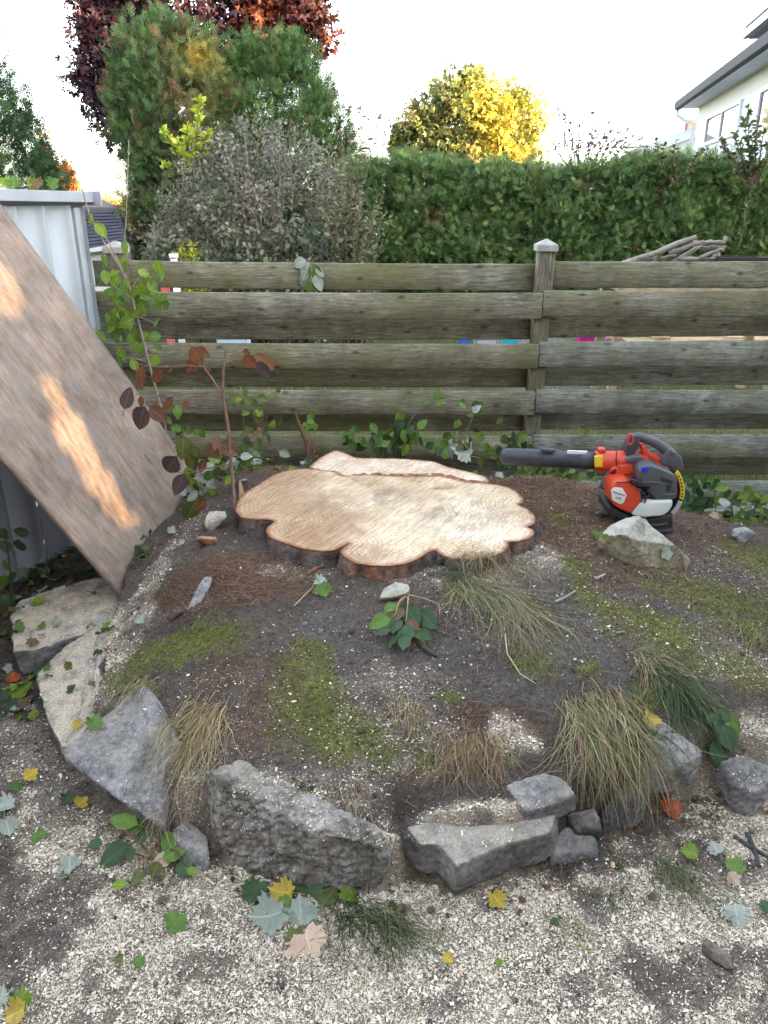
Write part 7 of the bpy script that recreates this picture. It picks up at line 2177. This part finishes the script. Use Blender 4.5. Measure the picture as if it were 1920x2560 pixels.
# ------------------------------------------------------------------ grass tufts
def tuft(label, roots, aim, length, n, cols, probs, seed, lift=.5, wid=.0022, spread=.25, name='grass_tuft', steps=8):
    """blades rooted around pixel span roots=(u0,v0,u1,v1), falling towards pixel aim"""
    r = np.random.default_rng(seed)
    n = int(n * (1.6 if lift > .2 else .8)); spread = spread * (1.3 if lift > .2 else 2.2)
    a_, b_ = surf(roots[0], roots[1])[0], surf(roots[2], roots[3])[0]
    t_ = surf(*aim)[0]
    f = r.uniform(0, 1, (n, 1))
    P = np.array(a_[:]) * (1 - f) + np.array(b_[:]) * f + r.normal(size=(n, 3)) * np.array([.026, .026, 0])
    c_ = (np.array(a_[:]) + np.array(b_[:])) / 2
    d0 = np.array(t_[:]) - c_; d0[2] = 0; d0 /= np.linalg.norm(d0) + 1e-9
    ang_ = r.normal(size=n) * spread
    dirs = np.stack([d0[0] * np.cos(ang_) - d0[1] * np.sin(ang_), d0[0] * np.sin(ang_) + d0[1] * np.cos(ang_), np.zeros(n)], -1)
    P[:, 2], _ = z_many(P[:, 0], P[:, 1])
    P[:, 2] -= .006
    ln = length * .88 * r.uniform(.25, 1.2, n)
    vel = dirs * 1.0 + np.array([0, 0, 1]) * (lift * r.uniform(.2, 1.3, n))[:, None]
    vel /= np.linalg.norm(vel, axis=1)[:, None]
    h_ = (ln / steps)[:, None]
    pts = [P.copy()]
    wob_ = r.normal(size=(n, 3)) * .25
    for k in range(steps):
        vel = vel + np.array([0, 0, -.26]) + wob_ * .55 * np.sin(k * 1.3 + wob_[:, :1] * 9) + r.normal(size=(n, 3)) * .13
        vel /= np.linalg.norm(vel, axis=1)[:, None]
        P = P + vel * h_
        zz_, _ = z_many(P[:, 0], P[:, 1])
        lowz = zz_ + .003 + .018 * r.uniform(0, 1, n) ** 2
        bad = P[:, 2] < lowz
        P[:, 2] = np.where(bad, lowz, P[:, 2])
        vel[bad, 2] = np.maximum(vel[bad, 2], -.05)
        pts.append(P.copy())
    pts = np.stack(pts, 1)                                     # n, steps+1, 3
    sidev = np.cross(vel, np.array([0, 0, 1.0])) + .4 * r.normal(size=(n, 3)); sidev /= np.linalg.norm(sidev, axis=1)[:, None] + 1e-9
    w = wid * .62 * r.uniform(.5, 1.5, (n, 1, 1)) * np.linspace(1, .15, steps + 1)[None, :, None]
    Lp, Rp = pts - sidev[:, None] * w, pts + sidev[:, None] * w
    V = np.stack([Lp, Rp], 2).reshape(n, -1, 3)
    k_ = V.shape[1]
    F = np.array([(2 * i, 2 * i + 1, 2 * i + 3, 2 * i + 2) for i in range(steps)])
    F = (F[None] + (np.arange(n) * k_)[:, None, None]).reshape(-1, 4)
    C = np.repeat(cmix(n, cols, probs, .18, r), k_, 0)
    s = Soup(); s.add(V.reshape(-1, 3) - c_, F, None, C)
    o = s.build(name, M_grass); o.location = c_
    return tag(o, label, 'grass', 'dry grass tufts on the mound')
STRAW = [(.42, .33, .19), (.33, .25, .14), (.24, .22, .10), (.11, .13, .05)]
GRN = [(.04, .07, .028), (.06, .095, .035), (.13, .14, .06), (.36, .29, .17)]
tuft('big straw and green grass tuft drooping over the right edging stones', (1425, 1765, 1560, 1745), (1570, 2100), .42, 430, STRAW, [3, 4, 4, 2], 701, .22, .0024, .16)
tuft('dark green core of the drooping straw tuft', (1500, 1780, 1560, 1790), (1600, 2030), .34, 150, GRN, [4, 3, 1, .3], 702, .22, .0024, .14)
tuft('dark green grass tuft slanting down beside the rounded grey stone', (1625, 1650, 1690, 1700), (1830, 1930), .33, 360, GRN, [5, 4, 2, 1], 703, .35, .0024, .22)
tuft('dry straw fringe above the dark green slanting tuft', (1600, 1640, 1660, 1690), (1690, 1760), .15, 110, STRAW, [4, 3, 1, 0.1], 704, .3, .002, .4)
tuft('blond straw tuft hanging between flagstone and cracked boulder', (480, 1760, 560, 1790), (420, 2060), .36, 190, STRAW, [5, 4, 2, .3], 705, .22, .0022, .16)
tuft('brown straw curtain hanging over the sawdust above the notched slab', (1115, 1850, 1235, 1850), (1180, 2030), .20, 190, [(.30, .21, .11), (.22, .155, .085), (.36, .27, .16)], [3, 3, 2], 706, .35, .002, .3)
tuft('small blond straw wisp in the middle of the mound', (1000, 1775, 1040, 1775), (1015, 1880), .10, 80, STRAW, [5, 3, 1, .1], 707, .3, .0018, .35)
tuft('long trailing grass sweeping down from the right foot of the stump', (1130, 1455, 1290, 1500), (1450, 1700), .42, 340, [(.28, .25, .13), (.17, .18, .07), (.38, .32, .20), (.10, .13, .045)], [4, 3, 3, 1.5], 708, .25, .0018, .28)
tuft('matted straw at the right foot of the stump', (1150, 1410, 1330, 1420), (1260, 1500), .17, 320, [(.30, .25, .15), (.22, .18, .10), (.36, .31, .2)], [4, 3, 3], 709, .6, .0016, .8)
tuft('green grass curl under the front right rim of the stump', (1120, 1440, 1165, 1440), (1140, 1500), .13, 90, GRN, [4, 3, 2, 1], 710, .6, .002, .5)
tuft('pale root wisp above the cracked boulder', (870, 1985, 900, 1985), (900, 2060), .09, 60, [(.42, .35, .25), (.3, .24, .16)], [1, 1], 711, .3, .0016, .4)
tuft('grass tuft leaning over the top of the pointed flagstone', (330, 1715, 390, 1725), (270, 1800), .16, 150, [(.26, .23, .12), (.14, .15, .06), (.36, .29, .17)], [3, 3, 2], 712, .5, .002, .3)
tuft('flattened dark green grass streak on the chips below the boulder', (840, 2285, 900, 2275), (1010, 2470), .24, 170, GRN, [5, 3, 1, .3], 713, .12, .0022, .22)
tuft('second flattened grass streak on the chips right of the first', (930, 2290, 980, 2290), (1140, 2460), .26, 190, GRN, [3, 3, 3, 1.5], 714, .12, .0022, .2)
tuft('flattened olive grass streak on the chips at right', (1650, 2160, 1690, 2170), (1790, 2350), .25, 170, [(.12, .13, .06), (.2, .19, .10), (.07, .09, .04)], [3, 3, 2], 715, .12, .002, .2)
tuft('little dark green grass streak right of the lone yellow leaf', (1530, 2240, 1550, 2240), (1555, 2330), .10, 50, GRN, [5, 3, 1, .3], 716, .12, .002, .25)
tuft('yellow-green grass at the right edge of the mound', (1850, 1560, 1920, 1590), (1850, 1740), .18, 150, [(.16, .18, .05), (.22, .22, .08), (.3, .25, .14)], [3, 3, 2], 717, .35, .002, .35)
tuft('straw wisp beneath the pointed flagstone', (385, 2110, 430, 2115), (340, 2240), .15, 80, STRAW, [4, 3, 2, 1], 718, .35, .0018, .4)
tuft('short grass behind the stump at right', (1200, 1165, 1340, 1200), (1280, 1220), .07, 220, [(.20, .18, .08), (.26, .22, .13), (.12, .14, .05)], [3, 3, 2], 719, 1.4, .0018, 1.2)
tuft('thin weedy streak on the chips left of the dark patch', (1410, 2310, 1440, 2320), (1500, 2440), .14, 40, [(.16, .17, .06), (.1, .13, .04)], [1, 1], 720, .2, .0024, .3)
# broad leaves mixed into the slanting tuft
r = np.random.default_rng(730)
lv = []
for u, v, sp_, kind in ((1790, 1790, 60, 'dark'), (1800, 1830, 70, 'dark'), (1785, 1850, 70, 'dark'), (1815, 1800, 50, 'olive'), (1800, 1880, 44, 'green'), (1780, 1820, 50, 'dark'), (1825, 1850, 40, 'olive'), (1770, 1800, 46, 'dark')):
    p_ = surf(u, v, .03)[0]; sz = sp_ / FPX * 2.35
    lv.append((p_, (r.normal() * .3, -.8, -.4), (r.normal() * .3, -.5, .8), sz, kind))
stem_plant('low_weed', 'dark crumpled broad leaves among the slanting green tuft', 'weed', tuple(surf(1780, 1790)[0]), [[surf(1770, 1770, .01)[0], surf(1785, 1800, .04)[0], surf(1800, 1850, .03)[0]]], lv, (.1, .1, .05), .003)

# ------------------------------------------------------------------ loose litter (uncountable)
def sample_region(n, x0, x1, y0, y1, r): return r.uniform(x0, x1, n), r.uniform(y0, y1, n)
r = np.random.default_rng(800)
# wood chips
X, Yc = sample_region(1500000, -1.75, 2.1, .98, 4.2, r)
dens = chip_density(X, Yc)
dens = np.clip(np.where(dens < .5, dens * .28, dens), .0015, 1)
k = r.uniform(size=len(X)) < dens * 1.0 * np.where(Yc > 2.4, .8, 1)
k &= (np.abs(X) < .56 * Yc * 1.12 + .25)
X, Yc = X[k], Yc[k]
Z, onr = z_many(X, Yc)
inside = in_poly(X, Yc, PM) | in_poly(X, Yc, PK)
k = ~inside & ~(onr & (r.uniform(size=len(X)) > .14))
X, Yc, Z = X[k], Yc[k], Z[k]
# extra fine sawdust chips lying on the two slabs
xs2, ys2 = sample_region(26000, -1.5, -.85, 1.9, 2.95, r)
z2, o2 = z_many(xs2, ys2)
X, Yc, Z = np.r_[X, xs2[o2]], np.r_[Yc, ys2[o2]], np.r_[Z, z2[o2]]
n = len(X)
fine = np.r_[np.zeros(n - o2.sum(), bool), np.ones(o2.sum(), bool)]
CHIP_V = [(-.5, -.5, .0), (0, -.55, .14), (.5, -.45, .02), (-.45, .5, .03), (.05, .52, .16), (.5, .45, 0)]
CHIP_F = [(0, 1, 4, 3), (1, 2, 5, 4)]
ln = np.clip(r.lognormal(math.log(.0030), .52, n), .0015, .015) * np.where(fine, .6, 1)
wd = np.clip(ln * r.uniform(.3, .8, n), .002, .010)
a_ = r.uniform(0, 2 * np.pi, n)
yd = np.stack([np.cos(a_), np.sin(a_), r.normal(size=n) * .35], -1); nn = np.stack([r.normal(size=n) * .4, r.normal(size=n) * .4, np.ones(n)], -1)
M3 = frames(yd, nn, np.ones(n))
M3 = M3 * np.stack([wd, ln, wd * .9], -1)[:, None, :]
cc = cmix(n, [(.73, .635, .49), (.81, .745, .62), (.58, .47, .33), (.34, .24, .15), (.69, .62, .51)], [4, 4, 2, .9, 2], .12, r, .02)
cc[fine] = cmix(int(fine.sum()), [(.62, .52, .36), (.52, .42, .28), (.70, .62, .48)], [3, 2, 2], .12, r, .02)
s = Soup(); s.inst(CHIP_V, CHIP_F, M3, np.stack([X, Yc, Z + .0015 + .003 * r.uniform(size=n)], -1), cc)
tag(s.build('wood_chips', M_chip), 'pale sawdust and wood chips strewn over soil and stones', 'wood chips', kind='stuff')
# soil crumbs and grit
X, Yc = sample_region(46000, -1.5, 1.9, 1.0, 4.0, r)
k = (np.abs(X) < .6 * Yc + .25) & ~(in_poly(X, Yc, PM) | in_poly(X, Yc, PK)) & (r.uniform(size=len(X)) < np.clip(.5 + .9 * fbm(X * 6, Yc * 6, seed=97, octv=3), .08, 1))
X, Yc = X[k], Yc[k]
Z, onr = z_many(X, Yc)
X, Yc, Z = X[~onr], Yc[~onr], Z[~onr]; n = len(X)
OCT_V = [(1, 0, 0), (-1, 0, 0), (0, 1, 0), (0, -1, 0), (0, 0, .8), (0, 0, -.8)]
OCT_F = [(0, 2, 4), (2, 1, 4), (1, 3, 4), (3, 0, 4), (2, 0, 5), (1, 2, 5), (3, 1, 5), (0, 3, 5)]
M3 = frames(rdir(n, r), rdir(n, r), np.clip(r.lognormal(math.log(.0026), .55, n), .001, .011)) * r.uniform(.6, 1.4, (n, 1, 3))
s = Soup(); s.inst(OCT_V, OCT_F, M3, np.stack([X, Yc, Z + .0005], -1), cmix(n, [(.11, .098, .088), (.075, .064, .058), (.16, .145, .13), (.22, .205, .19), (.14, .095, .068)], [4, 4, 2, .7, 1.2], .2, r, .03))
tag(s.build('soil_crumbs', attr_mat('crumbly_soil', .95)), 'dark crumbs of soil and grit scattered over the yard', 'soil crumbs', kind='stuff')
# needles and fibrous litter
X, Yc = sample_region(60000, -1.3, 1.9, 1.5, 4.1, r)
dn_ = np.clip(blob_field(X, Yc, NEEDLE, 63), .10, 1)
k = r.uniform(size=len(X)) < dn_ * .75
X, Yc = X[k], Yc[k]
Z, onr = z_many(X, Yc)
k = ~(in_poly(X, Yc, PM) | in_poly(X, Yc, PK)) & ~onr
X, Yc, Z = X[k], Yc[k], Z[k]
n = len(X)
a_ = r.normal(size=n) * .9 + .4
yd = np.stack([np.cos(a_), np.sin(a_), .12 * r.normal(size=n)], -1)
L_ = r.uniform(.02, .075, n)
NE_V = [(-.5, 0, 0), (.5, 0, 0), (.5, 1, 0), (-.5, 1, 0)]
NE_V = [(-.5, 0, 0), (.5, 0, 0), (.45, .5, .12), (-.45, .5, .12), (.2, 1, 0), (-.2, 1, 0)]
M3 = frames(yd, np.tile([0, 0, 1.], (n, 1)), np.ones(n)) * np.stack([np.full(n, .0016), L_, L_ * .6], -1)[:, None, :]
s = Soup(); s.inst(NE_V, [(0, 1, 2, 3), (3, 2, 4, 5)], M3, np.stack([X, Yc, Z + .002 + .006 * r.uniform(size=n)], -1), cmix(n, [(.24, .14, .08), (.16, .085, .05), (.32, .21, .13), (.10, .06, .04)], [4, 3, 2, 2], .15, r))
tag(s.build('needle_litter', M_grass), 'brown dead needles and root fibres matted on the mound', 'needles', kind='stuff')
# moss
X, Yc = sample_region(150000, -1.2, 2.0, 1.55, 3.9, r)
dm = blob_field(X, Yc, MOSS, 65, wob=.55, nscale=7)
k = r.uniform(size=len(X)) < dm ** 1.3
X, Yc = X[k], Yc[k]; Z = h_fast(X, Yc); n = len(X)
yd = np.stack([r.normal(size=n) * .6, r.normal(size=n) * .6, np.ones(n)], -1)
sz = r.uniform(.004, .010, n)
s = Soup(); s.inst(T_LEAF_V, T_LEAF_F, frames(yd, rdir(n, r), sz), np.stack([X, Yc, Z - .001], -1), cmix(n, [(.20, .225, .045), (.14, .18, .04), (.28, .28, .075), (.085, .12, .03)], [4, 4, 2, 2], .15, r))
tag(s.build('moss', M_grass), 'yellow-green moss growing in patches on the mound', 'moss', kind='stuff')
# leaf litter: left bank and along the fence
lit_k = ['dark', 'green', 'olive', 'mint', 'tan', 'lime']
LIT = {'dark': (.03, .06, .022), 'green': (.07, .13, .03), 'olive': (.10, .11, .03), 'mint': (.32, .38, .32), 'tan': (.14, .09, .05), 'lime': (.2, .24, .04)}
def litter(name, label, X, Yc, seed, probs, size=(.022, .05), lift=.02):
    r = np.random.default_rng(seed)
    Z, _ = z_many(X, Yc); n = len(X)
    V1 = [(x_, y_, z_) for x_, y_, z_ in [(v_.co.x, v_.co.y, v_.co.z) for v_ in MP['dark'][0].vertices][:61]]
    half = len(MP['dark'][0].vertices)
    no_ = 30
    F4 = [(i, (i + 1) % no_, no_ + (i + 1) % no_, no_ + i) for i in range(no_)]
    a_ = r.uniform(0, 6.283, n)
    yd = np.stack([np.cos(a_), np.sin(a_), r.normal(size=n) * .35], -1); nn = np.stack([r.normal(size=n) * .5, -.2 + r.normal(size=n) * .5, np.ones(n)], -1)
    M3 = frames(yd, nn, r.uniform(*size, n)); T = np.stack([X, Yc, Z + .004 + lift * r.uniform(size=n)], -1)
    C = cmix(n, [LIT[q_] for q_ in lit_k], probs, .18, r)
    Vt = np.array(V1)
    s = Soup(); s.inst(Vt, F4, M3, T, C)
    F3 = [(no_ + i, no_ + (i + 1) % no_, 2 * no_) for i in range(no_)]
    s.inst(Vt, F3, M3, T, C)
    return tag(s.build(name, M_leaf), label, 'leaf litter', kind='stuff')
r = np.random.default_rng(820)
X, Yc = sample_region(1500, -2.3, -.95, 1.3, 4.1, r)
xl = np.interp(Yc, LEFT[:, 0], LEFT[:, 1])
_, onrk = z_many(X, Yc)
k = ~(onrk & (r.uniform(size=len(X)) > .25)) & (X < xl + .04 + .12 * (Yc > 2.9)) & (Yc > 1.75 - .1 * r.uniform(size=len(X))) & (r.uniform(size=len(X)) < np.where(Yc > 2.2, .85, .22))
litter('leaf_litter', 'damp green and brown leaf litter on the left bank below the shed', X[k], Yc[k], 821, [5, 3, 2, 1.2, 2, .8], lift=.03)
X, Yc = sample_region(900, -1.3, 2.6, 3.72, 4.34, r)
k = (r.uniform(size=len(X)) < .3 + .7 * sstep(3.75, 4.1, Yc)) & ~(in_poly(X, Yc, PM) | in_poly(X, Yc, PK))
litter('fence_litter', 'fallen leaves and weeds gathered along the foot of the fence', X[k], Yc[k], 822, [5, 4, 2, 1.6, 1, 1.4], lift=.05)
# torn leaf scraps and bark bits lodged along the stones
r = np.random.default_rng(825)
ex = r.uniform(-.95, 1.15, 420)
ey = np.interp(ex, EDGE[:, 0], EDGE[:, 1]) - np.abs(r.normal(size=420)) * .10 + .02
_, ork = z_many(ex, ey)
ex, ey = ex[~ork][:120], ey[~ork][:120]
litter('edge_litter', 'small torn leaf scraps and bark bits caught along the foot of the stones', ex, ey, 826, [1.2, 1, 2, .8, 6, .6], size=(.008, .024), lift=.008)
# lawn and gravel seen through the gaps
r = np.random.default_rng(830)
n = 18000
X = r.uniform(-2.6, 4.2, n); Yc = 4.7 + 6.5 * r.uniform(size=n) ** 1.3
Z = h_fast(X, Yc)
yd = np.stack([r.normal(size=n) * .45, r.normal(size=n) * .45, np.ones(n)], -1)
s = Soup(); s.inst([(-.06, 0, 0), (.06, 0, 0), (.04, .6, .05), (-.04, .6, .05), (.0, 1, .18), (-.01, 1, .18)], [(0, 1, 2, 3), (3, 2, 4, 5)], frames(yd, rdir(n, r), r.uniform(.03, .07, n)), np.stack([X, Yc, Z - .003], -1), cmix(n, [(.11, .15, .04), (.16, .18, .06), (.30, .27, .14), (.07, .11, .03)], [4, 3, 3, 2], .15, r))
tag(s.build('lawn_grass', M_grass), 'sunless patchy lawn grass behind the fence', 'grass', kind='stuff')
